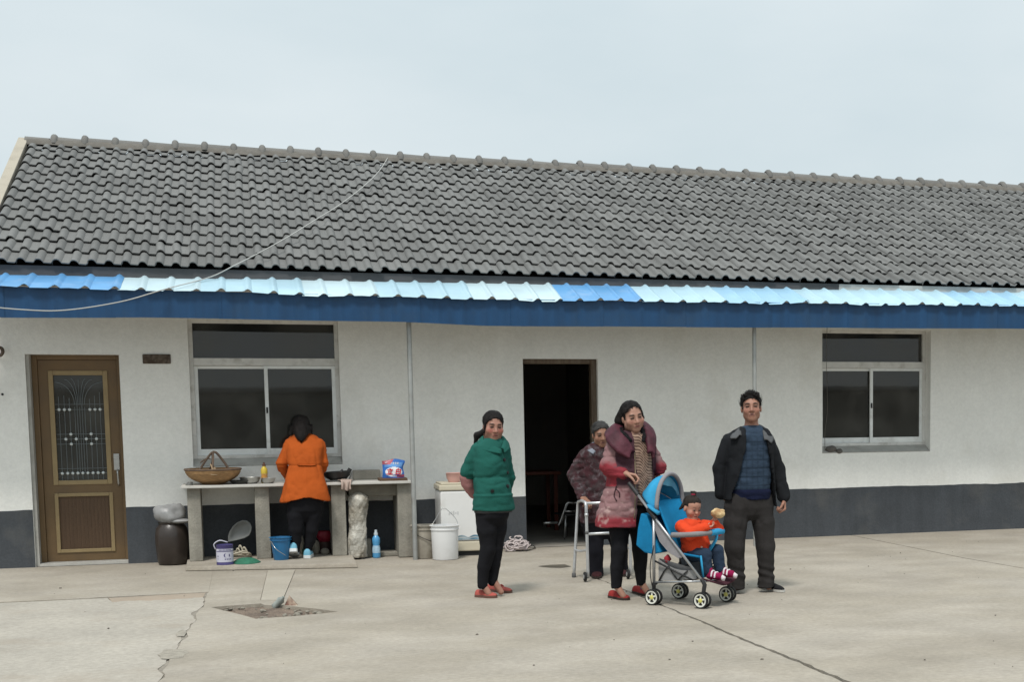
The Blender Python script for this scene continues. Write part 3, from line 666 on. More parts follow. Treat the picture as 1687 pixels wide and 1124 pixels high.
# wok with utensils and the rag
M_black = mat('black_iron', (.014, .014, .015), .45, .2, 12, .2, 50, spec=.5)
c = at(556, 798, -.30); c[2] = TZ; wk = thing('wok', 'black iron wok with a handle sticking up beside the sink', 'wok', c)
m = MB(); m.lathe([(0, .0), (.07, .004), (.125, .04), (.142, .085), (.145, .088), (.137, .085), (.115, .045), (.05, .014), (0, .012)], c + np.array([.0, 0, .012]), 28, Matrix.Rotation(-.05, 3, 'Y'), wob=.03); obj('pan', m, M_black, wk, smooth=.9)
def WP(px, py, dy=0.0): return at(px, py, c[1] + dy)
m = MB(); m.tube([WP(566, 792, -.04), WP(577, 772.5, -.04)], .021, 10); m.tube([WP(558, 790), WP(562, 779), WP(564, 773.5)], [.032, .022, .007], 10); obj('handle', m, M_black, wk, smooth=.8)
m = MB(); m.tube([WP(576, 791, -.05), WP(579, 783, -.06), WP(580.5, 776, -.06)], [.026, .02, .006], 8, flat=.5); obj('spatula', m, M_steel, wk, smooth=.8)
M_rag = mat('rag_cloth', (.40, .31, .265), .95, .18, 12, .4, 60, stain=(.27, .21, .18), sscale=9, samt=.5)
m = MB(); 
def ragf(u, v):
    p = at(557 + 25 * u, 794, -.5); s = v * .27; q = np.array([[u * 3.2, v * 2.6, 1.]]); n1 = vnoise(q, 3)[0]; n2 = vnoise(q * 2.2, 5)[0]
    fr = .575 + .010 * n1; top = fr - .40
    if s < top: y = -.40 - s; z = TZ + .012 + .012 * abs(n1) + .008 * abs(n2)
    else:
        h = s - top; y = -fr - .016 * math.sin(u * 15 + 1.5 * n1) * min(1, h / .04) - .004; z = TZ + .008 - h * (1.0 - .35 * abs(u - .55) + .25 * n1)
    return (p[0] + .018 * n1 * v + (u - .5) * -.05 * v, y, z)
m.grid(ragf, 26, 22); ro = obj('rag', m, M_rag, smooth=True); tag(ro, 'pinkish grey rag hanging over the counter edge', 'rag'); md = ro.modifiers.new('thick', 'SOLIDIFY'); md.thickness = .005
# board and detergent bag
M_board = mat('old_board', (.11, .065, .04), .85, .3, 10, .4, 50, stretch=(.5, 4, 4), stain=(.05, .03, .02), sscale=6, samt=.5)
x0, x1 = at(625, 797, -.42)[0], at(671, 797, -.42)[0]; m = MB(); m.box((x0, -.47, TZ), (x1, -.22, TZ + .026)); tag(obj('wooden_board', m, M_board, bevel=.004), 'dark wooden board lying under the detergent bag', 'board')
BZ = TZ + .026; bx0, bx1 = at(629.5, 775, -.36)[0], at(666, 775, -.36)[0]; bxc, bw = (bx0 + bx1) / 2, (bx1 - bx0) / 2; bh = at(647, 758, -.36)[2] - BZ
bag = thing('detergent_bag', 'blue and white washing powder bag with red lettering on the wooden board', 'bag', (bxc, -.36, BZ))
M_bag = mat('bag_film', (1, 1, 1), .35, .06, 14, .15, 30, spec=.5, attr=True)
vs, cols, fs = [], [], []; NU, NV = 40, 30
def bagcol(s, t):
    u, v = s, t   # u -1..1 across, v 0..1 up
    c_ = np.array([.03, .14, .46])
    if .60 < v < .86 and abs(u) < .85: c_ = np.array([.12, .30, .62])
    if v > .74 and u < -.30 + (v - .74) * 1.5: c_ = np.array([.42, .10, .13])
    if ((u - .02) / .80) ** 2 + ((v - .34) / .27) ** 2 < 1: c_ = np.array([.74, .74, .76])
    if v < .20 and u > .25: c_ = np.array([.36, .05, .10])
    if v < .05: c_ = np.array([.05, .09, .28])
    return c_
for side in (-1, 1):
    for j in range(NV + 1):
        for i in range(NU + 1):
            u = -1 + 2 * i / NU; v = j / NV; th = .055 * (1 - abs(u) ** 3) * (1 - max(0, v - .15) ** 2 * .95) + .002
            wob = .006 * math.sin(u * 5 + v * 9) * (v > .05)
            vs.append((bxc + bw * u * (1 - .05 * math.sin(v * 3.1)) + .012 * v * (1 if u > .8 else 0) * math.sin(v * 9), -.36 + side * th + wob * .6, BZ + bh * v + (.01 * math.sin(u * 3 + 1) if v > .9 else 0)))
            cols.append(bagcol(u, v))
for s in (0, 1):
    o_ = s * (NU + 1) * (NV + 1)
    for j in range(NV):
        for i in range(NU): a = o_ + j * (NU + 1) + i; q = (a, a + 1, a + NU + 2, a + NU + 1); fs.append(q if s == 0 else tuple(reversed(q)))
m = MB(); m.v, m.f = vs, fs; obj('pouch', m, M_bag, bag, smooth=True, cols=np.array(cols))
M_red = mat('print_red', (.50, .012, .03), .4, .03); M_whp = mat('print_white', (.75, .76, .78), .4, .03); M_blp = mat('print_navy', (.03, .05, .25), .4, .03)
def textmesh(name, s, size, loc, mt, parent, sx=1.0, bold=0.0, shear=0.0, rx=math.pi / 2, depth=.0008):
    cu = bpy.data.curves.new(name, 'FONT'); cu.body = s; cu.size = size; cu.align_x = 'CENTER'; cu.align_y = 'CENTER'; cu.extrude = depth; cu.offset = bold; cu.shear = shear
    to = bpy.data.objects.new(name, cu); COL.objects.link(to); dg = bpy.context.evaluated_depsgraph_get(); dg.update()
    me = bpy.data.meshes.new_from_object(to.evaluated_get(dg)); bpy.data.objects.remove(to)
    for v in me.vertices: v.co.x *= sx
    me.materials.clear(); me.materials.append(mt); o = bpy.data.objects.new(name, me); COL.objects.link(o); o.parent = parent
    o.location = Vector(loc) - Vector(ORG[parent.name]); o.rotation_euler = (rx, 0, 0); return o
# the two big characters, stroke by stroke, slightly slanted as on the bag
def strokes(parent, segs, cx, cz, y, s, mt, wd=.13, name='lettering'):
    m = MB()
    for (xa, za, xb, zb, *w) in segs:
        ww = (w[0] if w else wd) * s; d = np.array([xb - xa, zb - za]) * s; L_ = np.hypot(*d); d /= L_; n = np.array([-d[1], d[0]]) * ww / 2; e = d * ww * .3
        sh = lambda X, Z: (cx + X + .16 * Z, y, cz + Z)
        A = np.array([xa, za]) * s - e; B = np.array([xb, zb]) * s + e
        P = [sh(*(A - n)), sh(*(B - n)), sh(*(B + n)), sh(*(A + n))]; m.prism(P, (0, .0015, 0)); y -= .00006
    return obj(name, m, mt, parent)
yb = -.36 - .0605; chz = BZ + bh * .36; S = bh * .34
strokes(bag, [(-.08, .5, .06, .36), (-.42, .28, .42, .28), (-.2, .12, -.1, -.3), (.24, .14, .1, -.32), (-.48, -.4, .48, -.4)], bxc - bw * .36, chz, yb, S, M_red, .15)
strokes(bag, [(-.02, .5, -.14, .34), (-.32, .3, -.32, -.42), (-.32, .3, .34, .3), (.34, .3, .34, -.42), (-.32, -.04, .34, -.04), (-.32, -.4, .34, -.4)], bxc + bw * .40, chz, yb, S, M_red, .15)
strokes(bag, [(-.5, .0, -.35, .0), (-.28, .03, -.1, .03), (-.04, 0, .12, 0), (.2, .02, .42, .02)], bxc + bw * .2, BZ + bh * .165, yb, S * 1.05, M_blp, .10)
strokes(bag, [(-.55, -.05, -.4, .1), (-.3, .05, -.12, .05), (-.22, .16, -.22, -.08), (-.02, .12, .12, .12), (.05, .12, .05, -.08), (.22, .1, .4, .1), (.22, -.05, .4, -.05)], bxc + bw * .15, BZ + bh * .80, -.36 - .036, S * 1.3, M_whp, .07)
strokes(bag, [(-.2, .0, .1, .1), (-.2, -.1, .1, .0)], bxc - bw * .62, BZ + bh * .86, -.36 - .030, S, M_whp, .06)
# tap
c = at(621, 780, -.04); tp = MB(); tp.tube([(c[0], -.002, c[2]), (c[0], -.07, c[2])], .012, 10); tp.tube([(c[0], -.07, c[2] + .0), (c[0] + .004, -.085, c[2] - .04)], .011, 10); tp.tube([(c[0] - .022, -.05, c[2] + .03), (c[0] + .022, -.05, c[2] + .03)], .007, 8); tp.tube([(c[0], -.05, c[2]), (c[0], -.05, c[2] + .03)], .006, 8)
tag(obj('water_tap', tp, M_steel, smooth=.8), 'small metal tap on the wall left of the detergent bag', 'tap')
m = MB(); c = at(312, 799, -.42)
for q in range(3): m.tube([(c[0] + (.03 - .006 * q) * math.cos(t) + .004 * q, c[1] + .03 * math.sin(t), TZ + .007 + .011 * q) for t in np.linspace(0, 2 * math.pi, 16, endpoint=False)], .007, 5, closed=True)
tag(obj('tape_roll', m, mat('dull_grey', (.16, .16, .15), .6), smooth=True), 'small coil of grey cord on the left end of the counter', 'coil')

# ---- below the counter
M_urn = mat('glazed_urn', (.030, .022, .018), .35, .3, 6, .15, 30, spec=.5, stain=(.06, .05, .042), sscale=5, samt=.6)
c = gp(284, 931, 0); c[1] = -.24; c[0] = at(284, 900, -.24)[0]; c[2] = 0
m = MB(); m.lathe([(0, .002), (.125, .002), (.14, .02), (.155, .18), (.158, .28), (.145, .36), (.115, .405), (.125, .415), (.125, .425), (.1, .425), (.09, .39), (0, .38)], c, 32)
urn = tag(obj('storage_urn', m, M_urn, smooth=.9), 'dark brown glazed urn against the wall beside the counter leg', 'urn')
M_poly = mat('plastic_bag_film', (.25, .25, .25), .45, .2, 8, .3, 30, spec=.5)
m = blob((c[0] + .0, c[1] - .02, .50), (.12, .115, .095), 5, .35, 11, 26, 16); tag(obj('plastic_bag', m, M_poly, smooth=.9), 'crumpled grey plastic bag sitting on top of the dark urn', 'bag')
m = blob((c[0] + .06, c[1] - .07, .435), (.10, .08, .025), 8, .3, 14, 22, 10); tag(obj('cloth_flap', m, M_poly, smooth=.9), 'flattened grey cloth draped over the rim of the urn', 'cloth')
c = gp(371, 930.5, PZ); M_tinp = mat('tin_purple', (.06, .05, .15), .4, .1, 12); M_tinw = mat('tin_label', (.48, .475, .55), .5, .06, 10)
R1 = .077; can = thing('paint_can', 'white paint can with purple bands and a wire loop under the counter', 'can', c)
m = MB(); m.lathe([(0, 0), (R1, 0), (R1 + .002, .004), (R1, .008), (R1, .185), (R1 + .003, .19), (R1 - .004, .193), (R1 - .006, .18), (0, .18)], c, 30); obj('tin', m, M_tinp, can, smooth=.7)
m = MB(); m.lathe([(R1 + .0012, .028), (R1 + .0012, .155)], c, 30); m.f = [f for f in m.f if len(f) == 4]; obj('paper_label', m, M_tinw, can, smooth=True)
def arcprint(mb, a0, a1, z0, z1, r=R1 + .0022):
    n = max(2, int(abs(a1 - a0) / .1)); P = []
    for i in range(n + 1):
        t = a0 + (a1 - a0) * i / n; P.append((c[0] + r * math.sin(t), c[1] - r * math.cos(t), 0))
    b_ = len(mb.v); mb.v += [(p[0], p[1], c[2] + z0) for p in P] + [(p[0], p[1], c[2] + z1) for p in P]
    for i in range(n): mb.f.append((b_ + i, b_ + i + 1, b_ + n + 2 + i, b_ + n + 1 + i))
m = MB()
arcprint(m, -1.3, 1.3, .128, .134); 
for q in range(9): arcprint(m, -.7 + q * .17, -.7 + q * .17 + .11, .139, .149)
for q in range(9):   # the crescent mark
    t = math.pi * (.62 + .76 * q / 8); w_ = .011 * math.sin(math.pi * (q + .5) / 9); zc_ = .093 + .021 * math.sin(t); ac = .25 + .30 * math.cos(t)
    arcprint(m, ac - w_ * 6, ac + w_ * 6, zc_ - .003, zc_ + .003)
arcprint(m, .5, .62, .08, .105); 
for q in range(4): arcprint(m, .0 + q * .22, .0 + q * .22 + .11, .05, .062)
arcprint(m, -.95, -.8, .08, .09); arcprint(m, -.95, -.85, .055, .062)
obj('print', m, M_tinp, can)
m = MB(); m.tube(bez([(c[0] - R1 - .004, c[1] - .02, c[2] + .15), (c[0] - R1 - .016, c[1] - .03, c[2] + .2), (c[0] - .04, c[1] - .04, c[2] + .235), (c[0] + .03, c[1] - .03, c[2] + .215)], 6), .006, 6); obj('handle', m, M_tinw, can, smooth=True)
# ladle / gourd scoop: an oval flat dish leaning by the can
M_dish = mat('grey_plastic_dish', (.19, .195, .19), .6, .1, 9)
m = MB(); o_ = [(1008, 510), (1010, 430), (1030, 370), (1075, 300), (1130, 250), (1200, 222), (1260, 225), (1305, 260), (1325, 310), (1318, 370), (1290, 425), (1230, 460), (1120, 490)]
P_ = [at(250 + x / 8.033, 830 + y / 8.033, -.30) for x, y in o_]; cen = np.mean(P_, 0) + np.array([0, .05, 0]); n = len(P_)
Q_ = [p + (cen - p) * .25 + np.array([0, .025, 0]) for p in P_]; P2_ = [p + np.array([0, .012, 0]) for p in P_]
m.v = [tuple(p) for p in P_ + Q_ + [cen]]; m.f = [(i, (i + 1) % n, n + (i + 1) % n, n + i) for i in range(n)] + [(n + i, n + (i + 1) % n, 2 * n) for i in range(n)]
do = obj('basin', m, M_dish, smooth=True); md = do.modifiers.new('thick', 'SOLIDIFY'); md.thickness = .006
tag(do, 'grey oval scoop tilted up behind the paint can', 'scoop')
M_hose = mat('hose_white', (.42, .38, .30), .6, .12); m = MB(); pts = []
for q in range(60):
    t = q / 60 * 2 * math.pi * 3; r = .10 + .035 * math.sin(q * .37); pts.append((at(385, 925, -.30)[0] + 1.25 * r * math.cos(t), -.30 + .8 * r * math.sin(t), PZ + .014 + .05 * q / 60 + .012 * math.sin(q * .9)))
m.tube(bez(pts, 3), .0085, 6)
for (a_, b_, h) in ((392, 400, .09), (398, 407, .07), (388, 396, .06)):
    m.tube(bez([at(a_, 922, -.33) * [1, 1, 0] + [0, 0, PZ + .03], at((a_ + b_) / 2, 915, -.36) * [1, 1, 0] + [0, 0, PZ + .04 + h], at(b_ + 3, 921, -.36) * [1, 1, 0] + [0, 0, PZ + .03]], 6), .0085, 6)
tag(obj('hose', m, M_hose, smooth=True), 'coiled pale hose on the step behind the paint can', 'hose')
M_net = mat('green_net', (.03, .14, .085), .8, .25, 30, .6, 90); c = gp(402, 930, PZ); m = MB()
m.lathe([(.135, 0), (.13, .008), (.09, .035), (.05, .05), (0, .055)], (c[0] + .02, c[1] + .1, PZ), 26, wob=.06); tag(obj('green_lid', m, M_net, smooth=True), 'low green plastic lid lying right of the paint can', 'lid')
# blue bucket, red kettle, stones
M_blue = mat('bucket_blue', (.018, .135, .30), .4, .1, 8, spec=.5); 
def bucket(name, label, c, r0, r1, h, mt, bail, lip=.012, cat='bucket', group=None, bailmat=None):
    b_ = thing(name, label, cat, c, group); m = MB()
    m.lathe([(0, 0), (r0, 0), (r0 + .003, .006), (r0 + (r1 - r0) * .86, h * .86), (r1 + lip * .5, h * .865), (r1 + lip * .5, h * .90), (r1, h * .905), (r1, h * .98), (r1 + lip, h * .982), (r1 + lip, h), (r1 - .008, h), (r0 - .008, .012), (0, .012)], c, 32)
    obj('tub', m, mt, b_, smooth=.6); m = MB(); m.tube([np.asarray(c) + np.asarray(p) for p in bez(bail, 6)], .0035, 6); obj('bail', m, bailmat or M_steel, b_, smooth=True); return b_
c = gp(464, 925, PZ); c[1] += .14
bucket('blue_bucket', 'blue plastic bucket standing under the counter', c, .068, .098, .225, M_blue, [(-.095, -.03, .2), (-.05, -.11, .12), (.04, -.105, .05)])
M_redp = mat('red_plastic', (.22, .015, .03), .45, .15, 9); c = np.array([at(535, 905, -.15)[0], -.15, PZ])
m = MB(); m.lathe([(0, 0), (.055, 0), (.062, .05), (.055, .11), (.05, .12)], c, 20); kt = thing('plastic_jug', 'dark red plastic jug at the back under the counter', 'jug', c)
obj('body', m, mat('brown_jug', (.06, .035, .03), .6), kt, smooth=.8); m = MB(); m.lathe([(.05, .12), (.075, .16), (.078, .2), (.06, .23), (0, .235)], c, 20, wob=.04); obj('lid', m, M_redp, kt, smooth=.8)
M_stone = mat('stone', (.22, .20, .165), .95, .25, 9, .8, 50)
for (px, py, w_, h_, y_, lb) in ((498, 915, .035, .20, -.2, 'narrow upright stone slab left of the red jug'), (521, 918, .05, .16, -.26, 'rough leaning stone slab in front of the red jug'), (536, 924, .06, .07, -.3, 'small round stone next to the third counter leg')):
    x = at(px, py, y_)[0]; m = blob((x, y_, PZ + h_ / 2 - .006), (w_ * .75, .04, h_ * .52), int(px), .18, 14, 14, 10); tag(obj('stone', m, M_stone, smooth=.5), lb, 'stone', 'stones under the counter')
M_grb = mat('green_glass', (.02, .08, .04), .2, .1); x = at(503, 921, -.33)[0]; m = MB(); m.lathe([(0, 0), (.026, 0), (.028, .01), (.028, .06), (.015, .085), (.012, .11), (0, .11)], (x, -.33, PZ), 14); tag(obj('glass_bottle', m, M_grb, smooth=.8), 'small green bottle between the two running shoes', 'bottle')
# silver sack column
M_sack = mat('silver_sack', (.46, .44, .39), .5, .3, 8, .8, 40, metal=.1, spec=.5, col2=(.30, .27, .22), stain=(.09, .075, .055), sscale=6.5, samt=.9, fine=.15)
c = at(590, 870, -.47); m = MB()
def sackf(u, v):
    t = u * 2 * math.pi; z = .02 + .66 * v; q = np.array([[math.cos(t) * 2.2, math.sin(t) * 2.2, v * 7]]); n1 = vnoise(q, 3)[0]; n2 = vnoise(q * 2.3, 4)[0]
    n3 = 1 - abs(vnoise(q * 3.1, 9)[0]); r = (.088 + .008 * math.sin(v * 9)) * (1 + .12 * n1 + .08 * n2 + .05 * n3 ** 3); 
    if v > .88: r *= max(.02, math.cos((v - .88) / .12 * math.pi / 2)) ** .5
    if v < .04: r *= 1.05
    cx = at(587 + 5 * v, 870, -.47)[0]
    return (cx + r * math.cos(t), -.45 + r * .85 * math.sin(t), z)
m.grid(sackf, 64, 80); tag(obj('silver_sack', m, M_sack, smooth=.9), 'tall crumpled silvery sack standing against the counter leg', 'sack')
x = at(606, 905, -.33)[0]; m = MB(); m.box((x - .035, -.36, .004), (x + .035, -.2, .19)); tag(obj('concrete_block', m, M_cc, bevel=.008), 'upright grey concrete block between the silver sack and the blue bottle', 'block')
x0, x1 = at(610, 915, -.2)[0], at(655, 915, -.2)[0]; m = MB(); m.box((x0 + .01, -.33, .004), (x1 - .01, -.06, .045)); tag(obj('plank', m, M_cc, bevel=.006), 'flat concrete plank on the ground under the sink', 'plank')
x = at(620, 905, -.42)[0]; c = (x, -.42, .004); M_bl2 = mat('bottle_blue', (.08, .30, .55), .25, .08, 8, spec=.5); bb = thing('detergent_bottle', 'translucent blue bottle with a pale cap under the sink', 'bottle', c)
m = MB(); m.lathe([(0, 0), (.036, 0), (.04, .01), (.040, .09), (.033, .13), (.040, .16), (.039, .2), (.022, .225), (.018, .23)], c, 20); obj('body', m, M_bl2, bb, smooth=.8)
m = MB(); m.lathe([(.02, .228), (.021, .25), (.014, .26), (.013, .285), (0, .287)], c, 16); obj('cap', m, mat('cap_white', (.45, .52, .56), .4), bb, smooth=.8)
m = MB(); m.lathe([(.0405, .05), (.0405, .09), (.0348, .125)], c, 20); m.f = [f for f in m.f if len(f) == 4]; obj('label', m, mat('label_pale', (.35, .50, .62), .4, .3, 40), bb, smooth=True)

# ---- buckets and the washing machine
M_pail = mat('pail_white', (.70, .70, .70), .35, .05, 5, spec=.5, stain=(.52, .51, .48), sscale=4, samt=.35)
M_pailo = mat('pail_dirty', (.33, .30, .25), .6, .22, 9, .2, 40, stain=(.20, .17, .13), sscale=6, samt=.6)
c = gp(736.5, 924, 0); c[1] += .12; c[2] = .004
bucket('white_bucket', 'clean white plastic pail with its wire bail raised', c, .125, .138, .345, M_pail, [(-.139, 0, .32), (-.1, .03, .38), (-.02, .05, .50), (.0, .05, .505), (.03, .05, .5), (.12, .03, .40), (.139, 0, .32)], .012)
c = at(700, 915, -.62); c[2] = .004
bucket('dirty_bucket', 'stained grey plastic pail behind the clean white one', c, .115, .13, .335, M_pailo, [(-.131, 0, .3), (-.08, -.11, .24), (.02, -.14, .19), (.09, -.11, .17)], .012, bailmat=M_dark)
M_wm = mat('enamel_white', (.68, .675, .66), .35, .05, 4, .04, 30, spec=.5, stain=(.50, .48, .43), sscale=3.5, samt=.5)
M_wmy = mat('yellowed_plastic', (.52, .475, .37), .45, .1, 8, stain=(.38, .33, .24), sscale=8, samt=.5)
yw = -.58; x0, x1 = at(724.5, 850, yw)[0], at(799.5, 890, yw)[0]; zt_ = at(760, 797, yw)[2]
wm = thing('washing_machine', 'old white top-loading washing machine standing behind the pails', 'washing machine', ((x0 + x1) / 2, yw + .2, 0))
m = MB(); m.box((x0 + .01, yw, .155), (x1 - .01, yw + .44, zt_ - .075)); obj('cabinet', m, M_wm, wm, bevel=.018)
m = MB(); m.box((x0, yw - .008, zt_ - .072), (x1, yw + .45, zt_ - .012)); obj('rim', m, M_wmy, wm, bevel=.015)
m = MB(); m.box((x0 + .02, yw + .015, zt_ - .011), (x1 - .02, yw + .43, zt_ + .008)); obj('lid', m, M_wmy, wm, bevel=.008)
m = MB(); m.box((x0 + .004, yw - .004, .05), (x1 - .004, yw + .44, .151)); obj('plinth', m, M_wmy, wm, bevel=.012)
m = MB(); m.box((x0 + .03, yw + .02, .0), (x1 - .03, yw + .42, .049)); obj('foot', m, M_dark, wm)
M_wave = mat('wave_print', (.10, .20, .27), .4, .3, 14, col2=(.30, .38, .42)); m = MB(); n = 26
zl = lambda u: .16; zu = lambda u: .19 + .028 * abs(math.sin(u * 9.2 + .4)) 
for (k_, (za, zb_)) in enumerate(((0.0, .45), (.62, 1.0))):
    P = []
    for i in range(n + 1): u = i / n; P.append((x0 + .03 + (x1 - x0 - .06) * u, zu(u)))
    b_ = len(m.v)
    for (x, z) in P: m.v += [(x, yw - .002, .168 + (z - .168) * za), (x, yw - .002, .168 + (z - .168) * zb_)]
    for i in range(n): m.f.append((b_ + 2 * i, b_ + 2 * i + 2, b_ + 2 * i + 3, b_ + 2 * i + 1))
obj('wave_print', m, M_wave, wm)
m = MB(); 
for q in range(5): m.box((x0 + .09 + q * .022, yw - .002, .43 + .01 * (q % 2)), (x0 + .105 + q * .022, yw - .0005, .455 + .008 * (q % 3)))
obj('faded_print', m, mat('faded_print', (.54, .54, .53), .4), wm)
c = at(746, 792, yw + .2); c = np.array([at(748, 790, yw + .14)[0], yw + .14, zt_ + .008]); m = MB(); m.lathe([(0, 0), (.055, 0), (.075, .04), (.083, .095), (.086, .097), (.08, .095), (.07, .04), (.05, .006), (0, .006)], c, 28)
tag(obj('pink_basin', m, mat('pink_plastic', (.62, .36, .32), .4, .06), smooth=.9), 'pink plastic tub on the washing machine lid', 'tub')
# rope heap by the doorway
M_rope = mat('rag_rope', (.46, .40, .39), .9, .2, 22, .5, 80, stain=(.30, .25, .25), sscale=14, samt=.5); m = MB(); c = at(850, 905, -.28); rs = random.Random(4)
for q in range(40):
    a_ = rs.random() * 6.28; r_ = rs.random() * .08; cx, cyy, cz_ = c[0] + r_ * 1.5 * math.cos(a_), -.3 + r_ * math.sin(a_), .03 + rs.random() * .12 * (1 - r_ / .1)
    R1_, R2_, tl, ph = .03 + rs.random() * .045, .025 + rs.random() * .03, rs.random() * 1.4, rs.random() * 6.28; pts = []
    for t in np.linspace(0, 5.2, 14):
        x, y = R1_ * math.cos(t + ph), R2_ * math.sin(t + ph); pts.append((cx + x, cyy + y * math.cos(tl) * .9, max(.012, cz_ + y * math.sin(tl) + .3 * abs(x) * math.sin(tl))))
    m.tube(pts, .008, 5)
tag(obj('rope_heap', m, M_rope, smooth=True), 'tangled heap of pale pinkish rope by the open doorway', 'rope')
m = MB(); m.tube(bez([gp(868, 905, .012) , gp(876, 899, .03), gp(882, 903, .012), gp(874, 906, .01), gp(866, 908, .01)], 6), .005, 6); tag(obj('black_wire', m, M_dark, smooth=True), 'loop of thin black wire at the doorway threshold', 'wire')
m = MB(); p = at(797, 905, -.45); m.prism([(p[0] - .03, -.2, .006), (p[0] + .012, -.2, .006), (p[0] + .03, -.2, .12)], (0, .02, 0)); tag(obj('white_wedge', m, M_pail), 'small white plastic wedge beside the rope heap', 'wedge')

# ---- wall fittings
M_rust = mat('rusted_plate', (.075, .055, .04), .9, .3, 22, .6, 70, col2=(.15, .12, .095), stain=(.04, .03, .024), sscale=18, samt=.7)
a_, b_ = at(235.5, 599.5, 0), at(281, 584, 0); m = MB(); m.box((a_[0], -.012, a_[2]), (b_[0], -.002, b_[2])); tag(obj('house_plate', m, M_rust, bevel=.009), 'small rusted nameplate on the wall right of the brown door', 'plate')
c = at(-1, 579, -.05); m = MB(); m.tube(bez([(c[0] - .06, -.002, c[2]), (c[0] - .03, -.06, c[2] + .03), (c[0] + .02, -.07, c[2] + .03), (c[0] + .03, -.06, c[2] - .01), (c[0] + .0, -.05, c[2] - .05)], 5), [.016] * 20 + [.008], 8)
tag(obj('wall_bracket', m, M_rust, smooth=True), 'rusty iron bracket at the far left of the wall', 'bracket')
for (px, py, lb) in ((4, 650, 'nail hole at the far left of the white wall'),):
    c = at(px, py, 0); m = MB(); m.lathe([(0, 0), (.012, .0), (.010, .008), (0, .010)], (c[0], -.0, c[2]), 10, Matrix.Rotation(math.pi / 2, 3, 'X')); tag(obj('wall_plug', m, M_dark), lb, 'plug')
m = MB(); p0 = at(1362, 545, -.02); m.tube(bez([(p0[0], -.03, 2.42), (p0[0] - .005, -.02, 2.1), (p0[0] + .006, -.015, 1.7), (p0[0] + .01, -.015, 1.45), (p0[0] - .02, -.01, 1.2), (p0[0] - .005, .02, 1.0)], 8), .003, 5); tag(obj('hanging_wire', m, mat('wire_brown', (.10, .09, .075), .8), smooth=True), 'thin wire hanging down the left edge of the right window', 'wire')
p = at(1371, 741, .02); m = blob((p[0] - .01, .03, p[2]), (.065, .05, .045), 31, .3, 16, 18, 10); M_cl = mat('dirty_cloth', (.12, .11, .10), .95, .3, 16, .5, 60); tag(obj('rag_bundle', m, M_cl, smooth=.9), 'dark bundled rag on the sill of the right window', 'rag')
p = at(1383, 744, .0); m = blob((p[0], .015, p[2] - .005), (.035, .035, .03), 37, .3, 18, 14, 8); tag(obj('small_stone', m, M_cl, smooth=.9), 'dark lump lying right of the bundled rag on the window sill', 'lump')
# cable from the ridge
M_cable = mat('cable_grey', (.40, .40, .38), .6, .05)
def onroof(px, py, h=.13): return onplane(px, py, np.array([0, YE, ZE]) + nrm * h, nrm)
cp_ = [at(640, 258, 3.5), onroof(625, 281), onroof(600, 306), onroof(560, 337), onroof(520, 362), onroof(475, 390), onroof(430, 415), onroof(385, 438, .06), at(345, 457, -.55), at(270, 477, -1.06), at(200, 497, -1.12), at(110, 511, -1.16), at(40, 510.5, -1.2), at(-60, 500, -1.24), at(-260, 470, -1.3)]
m = MB(); m.tube(bez(cp_, 8), .0052, 6); tag(obj('cable', m, M_cable, smooth=True), 'pale cable slung from the roof ridge down across the awning', 'cable')
# litter in the pit
c = gp(459, 1003, -.02); m = MB(); R3 = Matrix.Rotation(.7, 3, 'Y') @ Matrix.Rotation(.3, 3, 'X'); m.lathe([(0, -.05), (.024, -.05), (.028, -.04), (.025, 0), (.028, .03), (.012, .055), (.011, .065), (0, .065)], (c[0], c[1], .022), 14, R3, wob=.14)
tag(obj('plastic_bottle', m, mat('clear_plastic', (.25, .27, .25), .5, .4, 14, spec=.3), smooth=.8), 'crushed clear plastic bottle lying in the pit', 'bottle')
c = gp(482, 1002, -.02); m = MB(); q = [np.array([c[0] - .07, c[1], -.02]), np.array([c[0] + .06, c[1] + .02, -.025]), np.array([c[0] + .045, c[1] - .05, -.01]), np.array([c[0] - .02, c[1] + .03, .075])]
m.add(q, [(0, 1, 3), (1, 2, 3), (2, 0, 3), (0, 2, 1)]); tag(obj('broken_shard', m, mat('shard_brown', (.17, .09, .065), .7, .3, 20, col2=(.35, .29, .22))), 'broken brown pottery shard standing up in the pit', 'shard')
rs = random.Random(9); pb = MB()
for q in range(260):
    u, v = rs.random(), rs.random(); x = -.3 + .88 * u; y = -3.55 - .85 * v
    P = np.array([[p[0], p[1]] for p in pitq]); ins = False; j = len(P) - 1
    for i in range(len(P)):
        if (P[i, 1] > y) != (P[j, 1] > y) and x < (P[j, 0] - P[i, 0]) * (y - P[i, 1]) / (P[j, 1] - P[i, 1]) + P[i, 0]: ins = not ins
        j = i
    if not ins or (abs(u - .36) + abs(v - .5) < .42 and rs.random() < .92): continue
    r_ = .008 + .02 * rs.random() ** 2; b0 = blob((x, y, -.018), (r_ * .8, r_ * .65, r_ * .5), q, .3, 30, 7, 5); pb.add(b0.v, b0.f)
ro = obj('pit_rubble', pb, M_stone, kind='stuff'); ro['label'] = 'small rubble and stones in the bottom of the pit'; ro['category'] = 'rubble'

# grit scattered over the yard
gr = MB(); rs = random.Random(21)
for q in range(80):
    x, y = rs.uniform(-2.2, 8.0), rs.uniform(-8.2, -.5); r_ = .003 + .007 * rs.random() ** 3; b0 = blob((x, y, .003), (r_, r_ * .8, r_ * .6), q, .3, 40, 6, 4); gr.add(b0.v, b0.f)
go = obj('grit', gr, mat('grit_stone', (.13, .115, .095), .95, .3, 9), kind='stuff'); go['label'] = 'small dark grit scattered over the concrete yard'; go['category'] = 'grit'
